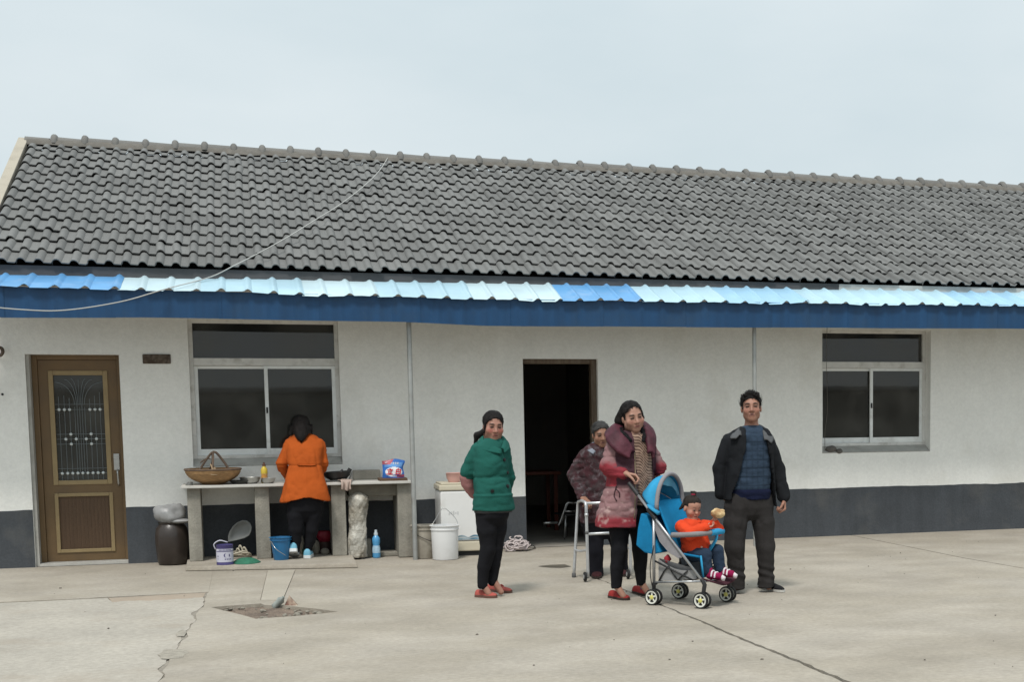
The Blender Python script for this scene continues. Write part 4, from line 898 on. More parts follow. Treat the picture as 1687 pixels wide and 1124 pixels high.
# ---- inside the doorway
M_tbl = mat('red_table', (.14, .035, .02), .5, .15); tb = thing('table', 'reddish wooden table inside the dark doorway', 'table', (3.3, 2.2, 0))
m = MB(); m.box((2.75, 2.0, .70), (3.7, 2.6, .74)); obj('top', m, M_tbl, tb, bevel=.006)
for x, y in ((2.8, 2.05), (3.62, 2.05), (2.8, 2.52), (3.62, 2.52)): m = MB(); m.box((x, y, .004), (x + .045, y + .045, .698)); obj('leg', m, M_tbl, tb)
ch = thing('folding_chair', 'metal tube folding chair inside the dark doorway', 'chair', (3.5, .75, 0)); yc = .75; r_ = .011
def CP(px, py, y): return at(px, py, y)
m = MB(); m.tube(bez([CP(945, 829, yc), CP(934, 830, yc), CP(929, 843, yc), CP(922, 862, yc), CP(920, 866, yc)], 5), r_, 8); obj('frame', m, M_steel, ch, smooth=True); m = MB(); m.tube(bez([CP(945, 829, yc + .4) + [.0, 0, 0], CP(936, 830, yc + .4), CP(931, 843, yc + .4), CP(925, 862, yc + .4)], 5), r_, 8); obj('frame', m, M_steel, ch, smooth=True); m = MB()
m.tube([CP(929, 843, yc), CP(950, 843, yc)], r_, 8); obj('seat_rail', m, M_steel, ch, smooth=True); m = MB(); m.tube([(CP(945, 829, yc))[0:3], CP(965, 829, yc)], r_, 8); obj('arm_rail', m, M_steel, ch, smooth=True)
m = MB(); q = CP(912, 862, yc - .05); m.tube([q + [-.12, 0, 0], q + [.05, .05, 0]], .016, 10); obj('foot_bar', m, M_steel, ch, smooth=True)
for (px, yy) in ((932, yc), (958, yc), (934, yc + .4), (958, yc + .4)):
    q = CP(px, 850, yy); m = MB(); m.tube([(q[0], yy, q[2]), (q[0] + (.06 if px > 940 else -.02), yy, .006)], r_, 8); obj('leg', m, M_steel, ch, smooth=True)
q = CP(945, 846, yc); m = MB(); m.box((q[0] - .15, yc + .01, q[2] - .03), (q[0] + .16, yc + .39, q[2] - .012)); obj('seat', m, M_dark, ch, bevel=.006)
# far side of the yard: the boundary wall the window panes mirror
M_yw = mat('yard_wall', (.42, .39, .34), .95, .2, 2); m = MB(); m.box((-40, -36.3, -.05), (50, -36, 2.2)); yw_ = thing('yard_wall', 'long plain boundary wall on the far side of the yard', 'wall', (5, -36.1, 0)); obj('masonry', m, M_yw, yw_)
m = MB(); m.prism([(-40, -36.42, 2.202), (-40, -35.88, 2.202), (-40, -36.15, 2.36)], (90, 0, 0)); obj('coping', m, M_tile, yw_)
# ================================================================== FIGURES: smooth-union volumes turned into meshes
class Vol:
    "a sampled distance field; shapes are blended in, then the zero surface is meshed"
    def __init__(s, lo, hi, h):
        s.lo = np.asarray(lo, float); s.h = h; s.n = np.maximum(4, np.ceil((np.asarray(hi, float) - s.lo) / h).astype(int) + 1); s.g = np.full(tuple(s.n), 1.0, np.float32)
    def blk(s, lo, hi):
        i0 = np.clip(np.floor((np.asarray(lo) - s.lo) / s.h).astype(int), 0, s.n); i1 = np.clip(np.ceil((np.asarray(hi) - s.lo) / s.h).astype(int) + 1, 0, s.n)
        sl_ = tuple(slice(a, b) for a, b in zip(i0, i1))
        ax = [(s.lo[q] + s.h * np.arange(i0[q], i1[q])).astype(np.float32) for q in range(3)]
        return sl_, ax[0][:, None, None], ax[1][None, :, None], ax[2][None, None, :]
    def add(s, fn, lo, hi, k=.01, cut=False):
        mg = k + 2.5 * s.h; sl_, X, Y, Z = s.blk(np.asarray(lo) - mg, np.asarray(hi) + mg); g = s.g[sl_]
        if g.size == 0: return s
        d = fn(X, Y, Z)
        if cut: s.g[sl_] = np.maximum(g, -d); return s
        if k <= 0: s.g[sl_] = np.minimum(g, d)
        else:
            hh = np.clip(.5 + .5 * (d - g) / k, 0, 1); s.g[sl_] = d * (1 - hh) + g * hh - k * hh * (1 - hh)
        return s
    def cone(s, a, b, ra, rb, k=.015, cut=False):
        a, b = np.asarray(a, float), np.asarray(b, float); ba = b - a; L2 = max(1e-9, float(ba @ ba)); r = max(ra, rb)
        def fn(X, Y, Z):
            px, py, pz = X - a[0], Y - a[1], Z - a[2]; t = np.clip((px * ba[0] + py * ba[1] + pz * ba[2]) / L2, 0, 1)
            return np.sqrt((px - t * ba[0]) ** 2 + (py - t * ba[1]) ** 2 + (pz - t * ba[2]) ** 2) - (ra + (rb - ra) * t)
        return s.add(fn, np.minimum(a, b) - r, np.maximum(a, b) + r, k, cut)
    def chain(s, pts, rs, k=.015):
        for i in range(len(pts) - 1): s.cone(pts[i], pts[i + 1], rs[i], rs[i + 1], k)
        return s
    def ell(s, c, r, M=None, k=.015, cut=False):
        c = np.asarray(c, float); r = np.asarray(r, float); M = np.eye(3) if M is None else M; R = r.max()
        def fn(X, Y, Z):
            p = [X - c[0], Y - c[1], Z - c[2]]; q = [(p[0] * M[0, i] + p[1] * M[1, i] + p[2] * M[2, i]) for i in range(3)]
            k0 = np.sqrt(sum((q[i] / r[i]) ** 2 for i in range(3))); k1 = np.sqrt(sum((q[i] / r[i] ** 2) ** 2 for i in range(3))) + 1e-6
            return k0 * (k0 - 1) / k1
        return s.add(fn, c - R, c + R, k, cut)
    def loft(s, st, yaw=0.0, n=2.3, k=.02):
        "st: rows of z, cx, cy, rx, ry from top to bottom"
        st = np.asarray(sorted(st, key=lambda q: q[0]), float); z0, z1 = st[0, 0], st[-1, 0]; R = st[:, 3:5].max(); c_, s_ = math.cos(yaw), math.sin(yaw)
        def fn(X, Y, Z):
            zz = Z.ravel(); ip = lambda q: np.interp(zz, st[:, 0], st[:, q]).astype(np.float32)[None, None, :]
            cx, cy_, rx, ry = ip(1), ip(2), ip(3), ip(4); dx, dy = X - cx, Y - cy_; u = dx * c_ + dy * s_; v = -dx * s_ + dy * c_
            q = (np.abs(u / rx) ** n + np.abs(v / ry) ** n) ** (1 / n); d = (q - 1) * np.minimum(rx, ry)
            return np.maximum(np.maximum(d, Z - z1), z0 - Z)
        return s.add(fn, (st[:, 1].min() - R, st[:, 2].min() - R, z0), (st[:, 1].max() + R, st[:, 2].max() + R, z1), k)
    def mesh(s):
        g = s.g; m = g < 0; c = m[:-1, :-1, :-1].astype(np.int8)
        cnt = sum(m[i:g.shape[0] - 1 + i, j:g.shape[1] - 1 + j, k:g.shape[2] - 1 + k].astype(np.int8) for i in (0, 1) for j in (0, 1) for k in (0, 1))
        act = np.argwhere((cnt > 0) & (cnt < 8)); idx = -np.ones(cnt.shape, np.int64); idx[tuple(act.T)] = np.arange(len(act))
        cor = np.array([(i, j, k) for i in (0, 1) for j in (0, 1) for k in (0, 1)]); val = np.stack([g[tuple((act + q).T)] for q in cor], 1)
        acc = np.zeros((len(act), 3)); num = np.zeros(len(act))
        for a in range(8):
            for b in range(a + 1, 8):
                if np.abs(cor[a] - cor[b]).sum() != 1: continue
                va, vb = val[:, a], val[:, b]; x = (va < 0) != (vb < 0); t = np.where(x, va / np.where(x, va - vb, 1), 0)
                acc += np.where(x[:, None], cor[a] + t[:, None] * (cor[b] - cor[a]), 0); num += x
        V = s.lo + s.h * (act + acc / num[:, None]); F = []
        for ax in range(3):
            o1, o2 = [(1, 2), (2, 0), (0, 1)][ax]; a = np.take(m, range(0, g.shape[ax] - 1), ax); b = np.take(m, range(1, g.shape[ax]), ax)
            e = np.argwhere(a != b); e = e[(e[:, o1] > 0) & (e[:, o2] > 0) & (e[:, o1] < cnt.shape[o1]) & (e[:, o2] < cnt.shape[o2])]
            if len(e) == 0: continue
            A = e.copy(); B = e.copy(); B[:, o1] -= 1; C = B.copy(); C[:, o2] -= 1; D = e.copy(); D[:, o2] -= 1
            q = np.stack([idx[tuple(z.T)] for z in (A, B, C, D)], 1); fl = a[tuple(e.T)]; q[~fl] = q[~fl][:, ::-1]; F.append(q)
        F = np.concatenate(F); F = F[(F >= 0).all(1)]; return V, F

def fold_noise(P, spec):
    d = np.zeros(len(P))
    for (amp, sc, seed, *rg) in spec:
        v = vnoise(P * np.asarray(sc) + .35 * np.stack([vnoise(P * 13, seed + 7)] * 3, 1), seed); d += amp * ((1 - 2 * (1 - np.abs(v)) ** 2.2) if rg else v)
    return d
def vobj(name, vol, mt, parent, colfn=None, folds=(), disp=None, label=None, relax=1):
    V, F = vol.mesh()
    me = bpy.data.meshes.new(name); me.from_pydata(V.tolist(), [], F.tolist()); 
    if folds or disp is not None:
        N = np.empty(len(V) * 3, np.float32); me.vertices.foreach_get('normal', N); N = N.reshape(-1, 3); d = fold_noise(V, folds)
        if disp is not None: d = d + disp(V)
        V2 = V + N * d[:, None]
    else: V2 = V
    E = np.concatenate([F[:, [0, 1]], F[:, [1, 2]], F[:, [2, 3]], F[:, [3, 0]]])
    for _ in range(relax):
        acc = np.zeros_like(V2); n = np.zeros(len(V2)); np.add.at(acc, E[:, 0], V2[E[:, 1]]); np.add.at(n, E[:, 0], 1); np.add.at(acc, E[:, 1], V2[E[:, 0]]); np.add.at(n, E[:, 1], 1)
        V2 = V2 * .5 + .5 * acc / np.maximum(n, 1)[:, None]
    me.vertices.foreach_set('co', (V2 - ORG[parent.name]).astype(np.float32).ravel()); me.update(); me.shade_smooth(); me.materials.append(mt)
    if colfn is not None:
        a = me.color_attributes.new('Col', 'FLOAT_COLOR', 'POINT'); cc = np.ones((len(V), 4), np.float32); cc[:, :3] = colfn(V); a.data.foreach_set('color', cc.ravel())
    o = bpy.data.objects.new(name, me); COL.objects.link(o); o.parent = parent; ORG[o.name] = ORG[parent.name]
    if label: o['label'] = label
    return o
def hit(o, px, py, push=0.0):
    "where the line of sight through a measured point meets a built part"
    org = ORG[o.name]; d = Vector(ray(px, py)).normalized(); ok, p, n, _ = o.ray_cast(Vector(CPOS - org), d)
    if not ok: return None, None
    return np.array(p) + org + np.array(n) * push, np.array(n)
unit = lambda v: np.asarray(v, float) / np.linalg.norm(v)
def headframe(o, yaw, pitch=0.0, roll=0.0):
    "columns: side, forward, up; yaw 0 looks at the camera, + turns to the picture's right, pitch + looks down"
    f = CPOS - o; f[2] = 0; f = unit(f); a = math.radians(yaw); f = np.array([f[0] * math.cos(a) - f[1] * math.sin(a), f[0] * math.sin(a) + f[1] * math.cos(a), 0])
    u = np.array([0, 0, 1.0]); s = np.cross(f, u); p = math.radians(pitch); f2 = f * math.cos(p) - u * math.sin(p); u2 = u * math.cos(p) + f * math.sin(p)
    r = math.radians(roll); s2 = s * math.cos(r) + u2 * math.sin(r); u3 = u2 * math.cos(r) - s * math.sin(r); return np.stack([s2, f2, u3], 1)
def smin(a, b, k): h = np.clip(.5 + .5 * (b - a) / k, 0, 1); return b * (1 - h) + a * h - k * h * (1 - h)
def eld(x, y, z, c, r):
    a, b, e = (x - c[0]) / r[0], (y - c[1]) / r[1], (z - c[2]) / r[2]; k0 = np.sqrt(a * a + b * b + e * e); k1 = np.sqrt((a / r[0]) ** 2 + (b / r[1]) ** 2 + (e / r[2]) ** 2) + 1e-6; return k0 * (k0 - 1) / k1
def cod(x, y, z, a, b, ra, rb):
    a, b = np.asarray(a, float), np.asarray(b, float); ba = b - a; px, py, pz = x - a[0], y - a[1], z - a[2]; t = np.clip((px * ba[0] + py * ba[1] + pz * ba[2]) / (ba @ ba), 0, 1)
    return np.sqrt((px - t * ba[0]) ** 2 + (py - t * ba[1]) ** 2 + (pz - t * ba[2]) ** 2) - (ra + (rb - ra) * t)
def to_local(X, Y, Z, o, M, s):
    p = [(X - o[0]) / s, (Y - o[1]) / s, (Z - o[2]) / s]; return [p[0] * M[0, i] + p[1] * M[1, i] + p[2] * M[2, i] for i in range(3)]
def add_head(F, o, M, s=1.0, fat=1.0, child=False, old=False, fem=0.0):
    def fn(X, Y, Z):
        x, y, z = to_local(X, Y, Z, o, M, s)
        d = eld(x, y, z, (0, -.008, .032), (.074, .092, .083)); jw = .058 * fat
        d = smin(d, eld(x, y, z, (0, .022, -.036), (jw, .068, .078)), .03)
        d = smin(d, eld(x, y, z, (0, .058, -.094), (.027, .022, .02)), .03)
        for sg in (-1, 1):
            d = smin(d, eld(x, y, z, (sg * .040 * fat, .057 + .002 * fem, -.028), (.025 + .003 * fem, .021, .022 + .003 * fem)), .025)
            d = smin(d, eld(x, y, z, (sg * .05 * fat, .012, -.062), (.016, .03, .026)), .03)
            d = smin(d, eld(x, y, z, (sg * .076, -.006, -.008), (.009, .019, .031)), .008)
        br = .013 - .004 * fem; d = smin(d, cod(x, y, z, (-.034, .077, .026), (.034, .077, .026), br, br), .018)
        for sg in (-1, 1):   # eye hollows and lids
            e = eld(x, y, z, (sg * .032, .097, .006), (.020, .0175, .0125)); hh = np.clip(.5 - .5 * (d + e) / .012, 0, 1); d = d * (1 - hh) - e * hh + .012 * hh * (1 - hh)
            d = smin(d, eld(x, y, z, (sg * .032, .073, .005), (.0155, .0135, .0115)), .004)
        d = smin(d, cod(x, y, z, (0, .084, .012), (0, .104, -.030), .0085, .0125), .012)
        for sg in (-1, 1): d = smin(d, eld(x, y, z, (sg * .012, .094, -.034), (.0085, .009, .007)), .008)
        d = smin(d, cod(x, y, z, (-.017, .083, -.058), (.017, .083, -.058), .0065, .0065), .008)
        d = smin(d, cod(x, y, z, (-.014, .082, -.0695), (.014, .082, -.0695), .0075, .0075), .008)
        e = cod(x, y, z, (-.021, .0935, -.0635), (.021, .0935, -.0635), .0022, .0022); d = np.maximum(d, -e)
        return d * s
    F.add(fn, np.asarray(o) - .17 * s, np.asarray(o) + .17 * s, .012)
def skincol(o, M, s, base, lip=(.30, .10, .085), blush=(.42, .15, .11), bl=.5, brow=(.05, .035, .03), browk=.95, eyek=1.0, lines=0.0, hl=None, hcol=(.012, .009, .008)):
    base = np.array(base)
    def f(P):
        x, y, z = to_local(P[:, 0], P[:, 1], P[:, 2], o, M, s); c = np.tile(base, (len(P), 1)); ax = np.abs(x)
        front = (y > .035) & (np.abs(z) < .13) & (ax < .09)
        def mixin(w, col):
            w = np.where(front, w, 0)[:, None]; return c * (1 - w) + np.array(col) * w
        c = mixin(bl * np.exp(-((ax - .042) / .022) ** 2 - ((z + .026) / .02) ** 2), blush)
        c = mixin(.3 * np.exp(-(ax / .012) ** 2 - ((z + .03) / .016) ** 2), blush)
        c = mixin(.75 * np.exp(-(ax / .020) ** 4 - ((z + .0635) / .0095) ** 4), lip)
        c = mixin(.8 * np.exp(-(ax / .021) ** 4 - ((z + .0635) / .0028) ** 2), (.06, .02, .02))
        c = mixin(browk * np.exp(-((ax - .032) / .017) ** 4 - ((z - .0285 + .10 * np.abs(ax - .03)) / .0065) ** 2), brow)
        c = mixin(.45 * np.exp(-((ax - .032) / .021) ** 2 - ((z - .004) / .011) ** 2), base * .5); c = mixin(eyek * np.exp(-((ax - .032) / .0155) ** 4 - ((z - .0045) / .0052) ** 2), (.012, .009, .008))
        c = mixin(.5 * np.exp(-((ax - .011) / .006) ** 2 - ((z + .038) / .004) ** 2), (.10, .04, .03))
        if lines: c = mixin(lines * np.exp(-((ax - .022 - .28 * np.clip(-.03 - z, 0, .05)) / .003) ** 2) * ((z < -.03) & (z > -.075)), base * .5)
        n = vnoise(P * 260, 3) * .05 + vnoise(P * 60, 4) * .07; c = c * (1 + n)[:, None]
        if hl is not None:
            lw = hl - HK[0] * x * x + .006 * vnoise(P * 140, 8); w = np.clip((z - lw) / .010, 0, 1) * (y > -.02); w = np.maximum(w, np.clip((.036 + .006 * vnoise(P * 140, 9) - y) / .012, 0, 1) * (z > -.012) * (ax > .045) * (ax < .0765)); c = c * (1 - w[:, None]) + np.array(hcol) * w[:, None]
        return c
    return f
def strands(parent, o, M, s, n, mt, flow, seed=1, line=.07, length=(.5, .9), width=.0032, off=(.0, .008), droop=0.0, ctr=(0, -.014, .040), rad=(.084, .101, .089), low=-.05):
    "many fine locks lying on the head and loosening at the edge"
    rs = np.random.RandomState(seed); m = MB(); ctr = np.array(ctr); rad = np.array(rad); k = 0
    while k < n:
        v = unit(rs.normal(size=3) + np.array([0, .1, .4])); p = ctr + v * rad
        if p[2] < low or (p[1] > .025 and p[2] < line - HK[0] * p[0] ** 2 - .004) or (p[1] > -.03 and p[2] < -.01): continue
        k += 1; L_ = rs.uniform(*length); f = flow(p, rs); f = f - v * np.dot(f, v) * .85; nf = np.linalg.norm(f); f = f / nf if nf > 1e-6 else np.array([0, -1., 0]); pts = []; q = p.copy(); h = rs.uniform(*off)
        for i in range(5):
            w = (q - ctr) / rad; r = np.linalg.norm(w); w /= r; q2 = ctr + w * (rad + .001 + h * (i / 4.) ** 1.5); pts.append(q2 + np.array([0, 0, -droop * (i / 4.) ** 2])); g = flow(q, rs) if callable(flow) else f; g = g - w * np.dot(g, w) * .9; g = unit(g + f * .8); q = q2 + g * L_ * .03
        side = unit(np.cross(pts[-1] - pts[0], v) + 1e-9); b = len(m.v)
        for i, q in enumerate(pts):
            ww = width * (1 - .75 * i / 4.) * .5
            for sg in (-1, 1): m.v.append(tuple(o + s * (M @ (q + side * ww * sg))))
        for i in range(4): e = b + 2 * i; m.f.append((e, e + 1, e + 3, e + 2))
    oo = obj('hair_strands', m, mt, parent, smooth=True); oo['kind'] = 'stuff'; return oo
M_eye = mat('dark_eye', (.012, .009, .008), .6, .05, spec=.2); M_brow = mat('eyebrow_hair', (.028, .020, .016), .8, .2); M_browg = mat('eyebrow_grey', (.09, .075, .065), .8, .2)
def features(parent, body, o, M, s, brow=M_brow, ez=.004, eh=.0042, bh=.0036, bz=.0265, ex=.032, mouth=True):
    "eyes and eyebrows set on the face, and the line of the lips"
    org = ORG[body.name]
    def onface(x, z):
        p = o + s * (M @ np.array([x, .2, z])); ok, q, n, _ = body.ray_cast(Vector(p - org), Vector(-M[:, 1])); return np.array(q) + org if ok else None
    for sg in (-1, 1):
        q = onface(sg * ex, ez)
        if q is None: continue
        m = MB(); n = 14
        for j in range(7):
            ph = math.pi * j / 6
            for i in range(n): t = 2 * math.pi * i / n; v = np.array([.0145 * math.sin(ph) * math.cos(t), -.0035 * math.cos(ph), eh * math.sin(ph) * math.sin(t) - .10 * (.0145 * math.sin(ph) * math.cos(t)) ** 2 / .0145]); m.v.append(tuple(q + s * (M @ v)))
        for j in range(6):
            for i in range(n): a = j * n + i; b = j * n + (i + 1) % n; m.f.append((a, b, b + n, a + n))
        obj('eye', m, M_eye, parent, smooth=True)
        pts = [onface(sg * x, bz + dz_) for x, dz_ in ((.014, -.002), (.024, .002), (.034, .003), (.044, .0), (.050, -.005))]
        if all(p is not None for p in pts): m = MB(); m.tube(pts, [bh * s * .8, bh * s, bh * s, bh * s * .8, bh * s * .4], 6, flat=.7); obj('eyebrow', m, brow, parent, smooth=True)
    if mouth:
        pts = [onface(x, -.0635 + dz_) for x, dz_ in ((-.020, -.001), (-.01, .0), (0, -.0005), (.01, .0), (.020, -.001))]
        if all(p is not None for p in pts): m = MB(); m.tube(pts, [.0008, .0019, .002, .0019, .0008], 6); obj('mouth', m, mat('lip_line', (.07, .022, .02), .6), parent, smooth=True)
swept = lambda tgt: (lambda p, rs: np.array(tgt) - p + rs.normal(size=3) * .012)
def hand(F, w, d, n, t, s=1.0, curl=(25, 35, 25), spread=.16, k=.006, thumb=1.0):
    "palm, four fingers of unequal length and a thumb; d fingers' way, n palm side, t thumb side"
    w = np.asarray(w, float); d = unit(d); n = unit(np.asarray(n, float) - d * np.dot(n, d)); t_ = np.cross(d, n); t = t_ if np.dot(t_, t) > 0 else -t_
    kn = []
    for i in range(4):
        o = (.030 - .020 * i) * s; kb = w + d * (.088 - .004 * abs(i - 1.2)) * s + t * o; kn.append(kb); F.cone(w + t * o * .65 + d * .012 * s, kb, .0135 * s, .0105 * s, .012)
    for i in range(4):
        L_ = np.array([.044, .027, .021]) * s * (.94, 1.04, .98, .78)[i]; a = 0; p = kn[i]; dd = unit(d + t * spread * (1.2 - .8 * i)); r = (.0092, .0095, .009, .008)[i] * s
        for q in range(3):
            a += math.radians(curl[q]) * (1 + .06 * i); v = dd * math.cos(a) + n * math.sin(a); p2 = p + v * L_[q]; F.cone(p, p2, r * (1 - .07 * q), r * (.93 - .08 * q), .003); p = p2
    b = w + d * .018 * s + t * .026 * s + n * .006 * s; v = unit(d * .62 + t * .62 * thumb + n * .42); p = b + v * .044 * s; F.cone(b, p, .0135 * s, .0115 * s, .010)
    v2 = unit(d * .85 + t * .12 * thumb + n * .55); p2 = p + v2 * .033 * s; F.cone(p, p2, .0108 * s, .0098 * s, .003); v3 = unit(d * .75 - t * .15 + n * .75); F.cone(p2, p2 + v3 * .024 * s, .0096 * s, .0078 * s, .003)
def shoe(parent, heel, toe, mt, sole, h=.062, w=.045, st=.016, pitch=0.0, lowtop=True, sole_col=None, name='shoe'):
    heel, toe = np.asarray(heel, float), np.asarray(toe, float); z = heel[2]; f = toe - heel; f[2] = 0; L_ = np.linalg.norm(f); f = f / L_; sd = np.array([f[1], -f[0], 0]); up = np.array([0, 0, 1.0])
    cp_, sp_ = math.cos(pitch), math.sin(pitch)
    W_ = [(0, .55, .72), (.04, .72, .95), (.12, .80, 1.0), (.28, .78, .98), (.42, .82, .86), (.56, .93, .74), (.70, 1.0, .62), (.82, .94, .52), (.91, .74, .42), (.97, .45, .3), (1.0, .15, .2)]
    def place(t, x, zz):
        a = (t - 1) * L_ if pitch else t * L_; b = zz
        if pitch: q = toe * [1, 1, 0] + up * z + f * (a * cp_ + b * sp_) + up * (-a * sp_ + b * cp_)
        else: q = heel + f * a + up * b
        return q + sd * x
    m = MB(); seg = 12
    for (t, a, b) in W_:
        for k in range(seg + 1):
            th = math.pi * k / seg; x = math.cos(th) * w * a; zz = st + abs(math.sin(th)) ** .75 * (h - st) * b; m.v.append(tuple(place(t, x, zz)))
    for i in range(len(W_) - 1):
        for k in range(seg): e = i * (seg + 1) + k; m.f.append((e, e + seg + 1, e + seg + 2, e + 1))
    m.f.append(tuple(range(seg + 1))); o = obj(name, m, mt, parent, smooth=.9)
    m = MB(); ol = [(t, a * w * 1.06) for t, a, b in W_]; pts = [(t, x) for t, x in ol] + [(t, -x) for t, x in reversed(ol)]
    A = [place(t * 1.02 - .01, x, 0.002) for t, x in pts]; B = [place(t * 1.02 - .01, x, st + .003) for t, x in pts]; n = len(pts); m.v = [tuple(p) for p in A + B]; m.f = [tuple(range(n)), tuple(reversed(range(n, 2 * n)))] + [(i, n + i, n + (i + 1) % n, (i + 1) % n) for i in range(n)]
    obj('sole', m, sole, o); return o
def ring(vol, pts, r, k=.01, n=5):
    P = bez(pts, n); R = np.interp(np.linspace(0, 1, len(P)), np.linspace(0, 1, len(r)), r) if isinstance(r, (list, tuple)) else [r] * len(P)
    for i in range(len(P) - 1): vol.cone(P[i], P[i + 1], R[i], R[i + 1], k)
    return vol

def flap(parent, name, inner, outer, mt, th=.009, n=6, lift=.012):
    "a turned-down collar: a strip between a neck line and an outer edge"
    A, B_ = bez(inner, n), bez(outer, n); m = MB(); N = len(A)
    def fn(u, v):
        i = min(N - 1, int(round(u * (N - 1)))); p = A[i] * (1 - v) + B_[i] * v; return p + np.array([0, 0, lift * math.sin(math.pi * min(1, v * 1.3))])
    m.grid(fn, N - 1, 5); o = obj(name, m, mt, parent, smooth=True); md = o.modifiers.new('thick', 'SOLIDIFY'); md.thickness = th; md.offset = 1; return o
HK = [6.0]   # how fast the hairline falls towards the temples
M_skin = mat('skin', (.36, .19, .13), .55, .05, 20, .1, 120, spec=.35, attr=True)
M_hair = mat('black_hair', (.010, .008, .0075), .62, .45, 40, .9, 160, spec=.16, stretch=(1, 1, .3))
M_hairg = mat('greying_hair', (.026, .024, .023), .6, .4, 40, .9, 160, stretch=(1, 1, .4))
M_trb = mat('black_trousers', (.008, .008, .010), .85, .2, 8, .3, 60, spec=.15)
M_sole = mat('dark_sole', (.035, .025, .02), .8)
M_white = mat('white_rubber', (.55, .55, .53), .6)
cloth = lambda name, col, **k: mat(name, col, .92, k.pop('var', .12), k.pop('vscale', 8), k.pop('bump', .35), k.pop('bscale', 90), spec=.12, **k)

class Fig:
    "joints of one person given as measured points with a depth offset"
    def __init__(s, Y0, label, base):
        s.Y = Y0; s.root = thing('person', label, 'person', base)
    def __call__(s, px, py, dy=0.0): return at(px, py, s.Y + dy)
    def st(s, rows):
        o = []
        for r in rows:
            py, xl, xr, ry = r[:4]; dy = r[4] if len(r) > 4 else 0.0; a, b = s(xl, py, dy), s(xr, py, dy); o.append(((a[2] + b[2]) / 2, (a[0] + b[0]) / 2, s.Y + dy, (b[0] - a[0]) / 2, ry))
        return o
    def vol(s, px0, px1, py0, py1, h, d0=-.4, d1=.4):
        a, b = s(px0, py1), s(px1, py0); return Vol((a[0], s.Y + d0, min(a[2], b[2])), (b[0], s.Y + d1, max(a[2], b[2])), h)
def shrink(st, d): return [(z, cx, cy_, rx - d, ry - d) for z, cx, cy_, rx, ry in st]

# ------------------------------------------------ man in the dark jacket
g0 = gp(1240, 977); P = Fig(-4.41, 'man in an open dark jacket over a blue checked sweater and grey trousers', (g0[0], -4.41, 0)); R0 = P.root
swt = P.st([(701, 1226, 1251, .062), (707, 1218, 1258, .082), (716, 1205, 1267, .105), (735, 1202, 1268, .115), (760, 1201, 1268, .122), (790, 1200, 1268, .122), (812, 1200, 1268, .122), (823, 1203, 1266, .118)])
ho = P(1237.5, 672.5, -.02); HM = headframe(ho, 2, -6, -2); B = P.vol(1165, 1310, 640, 985, .0052, -.3, .28)
B.loft(shrink(swt, .014)); add_head(B, ho, HM, 1.0, .98); B.cone(P(1238, 690, .0), P(1238, 716, .01), .052, .060, .02)
legs = [[P(1214, 838), P(1211, 900, -.01), P(1213, 960, 0), P(1213, 968, -.02)], [P(1253, 838), P(1261, 900, -.01), P(1262, 960, .0), P(1266, 968, -.02)]]
for l in legs: B.chain(l, [.062, .048, .030, .024], .02)
armL = [P(1203, 731, .01), P(1185, 772, .03), P(1188, 809, .06)]; armR = [P(1264, 732, .01), P(1283, 775, .02), P(1291, 821, -.03)]
for a in (armL, armR): B.chain(a, [.042, .036, .03], .02)
hand(B, armL[2], (0.35, .75, -.45), (.8, -.3, 0), (0, .2, 1), 1.0, (30, 40, 30)); hand(B, armR[2] + np.array([0, 0, -.012]), (-.04, -.18, -1), (-1, .1, 0), (.0, -1, 0), .98, (58, 70, 40))
man_body = vobj('body', B, M_skin, R0, skincol(ho, HM, 1.0, (.285, .142, .098), blush=(.30, .11, .078), bl=.45, lip=(.22, .09, .08), lines=.5, hl=.072))
features(R0, man_body, ho, HM, 1.0)
Hh = Vol(ho - .17, ho + .17, .006)
def hairfn(o, M, s, line=.070, side=.0, nape=-.055, front=.03, big=1.0, sy=1.0, back=0.0):
    def fn(X, Y, Z):
        x, y, z = to_local(X, Y, Z, o, M, s); d = eld(x, y, z, (0, -.014, .040), (.084 * big, .101 * big * sy, .089 * big))
        lw = line - HK[0] * x * x; d = np.maximum(d, np.minimum(np.minimum(y - front, lw - z), .02 + 0 * x)); d = np.maximum(d, np.minimum(y + .028, side - z)); d = np.maximum(d, nape - z); return d * s
    return fn
Hh.add(hairfn(ho, HM, 1.0, .068, .012, -.05, .035, 1.0), ho - .16, ho + .16, 0)
for q in range(26):
    rs = random.Random(q); a_ = rs.uniform(-1.2, 1.2); b_ = rs.uniform(-.5, 1.0); p = np.array([.078 * math.sin(a_), .085 * b_, .04 + .082 * math.cos(a_) * math.sqrt(max(.05, 1 - (b_ * .75) ** 2))])
    v = p * np.array([1.12, 1.02, 1.0]) + np.array([rs.uniform(-.012, .012), .012, .016 + rs.uniform(0, .010)]); Hh.cone(ho + HM @ p, ho + HM @ v, .012, .003, .008)
vobj('hair', Hh, M_hair, R0, folds=[(.004, (90, 90, 45), 3)])
strands(R0, ho, HM, 1.0, 420, M_hair, lambda p, rs: np.array([.25 * p[0] + rs.normal() * .03, .05 + rs.normal() * .04, .10]), 4, .066, (.5, 1.0), .0040, (.006, .026))
M_swt = cloth('blue_sweater', (.028, .045, .072), var=.2, vscale=30, bscale=160, bump=.8); S = P.vol(1180, 1290, 694, 830, .007, -.25, .25); S.loft(swt)
for a in (armL, armR): S.chain([a[0], a[1]], [.052, .045], .02)
zz_ = [P(1235, y)[2] for y in (728, 743, 757, 771, 785, 799)]; xz = [P(x, 760)[0] for x in (1213, 1222, 1231, 1240, 1250, 1259)]
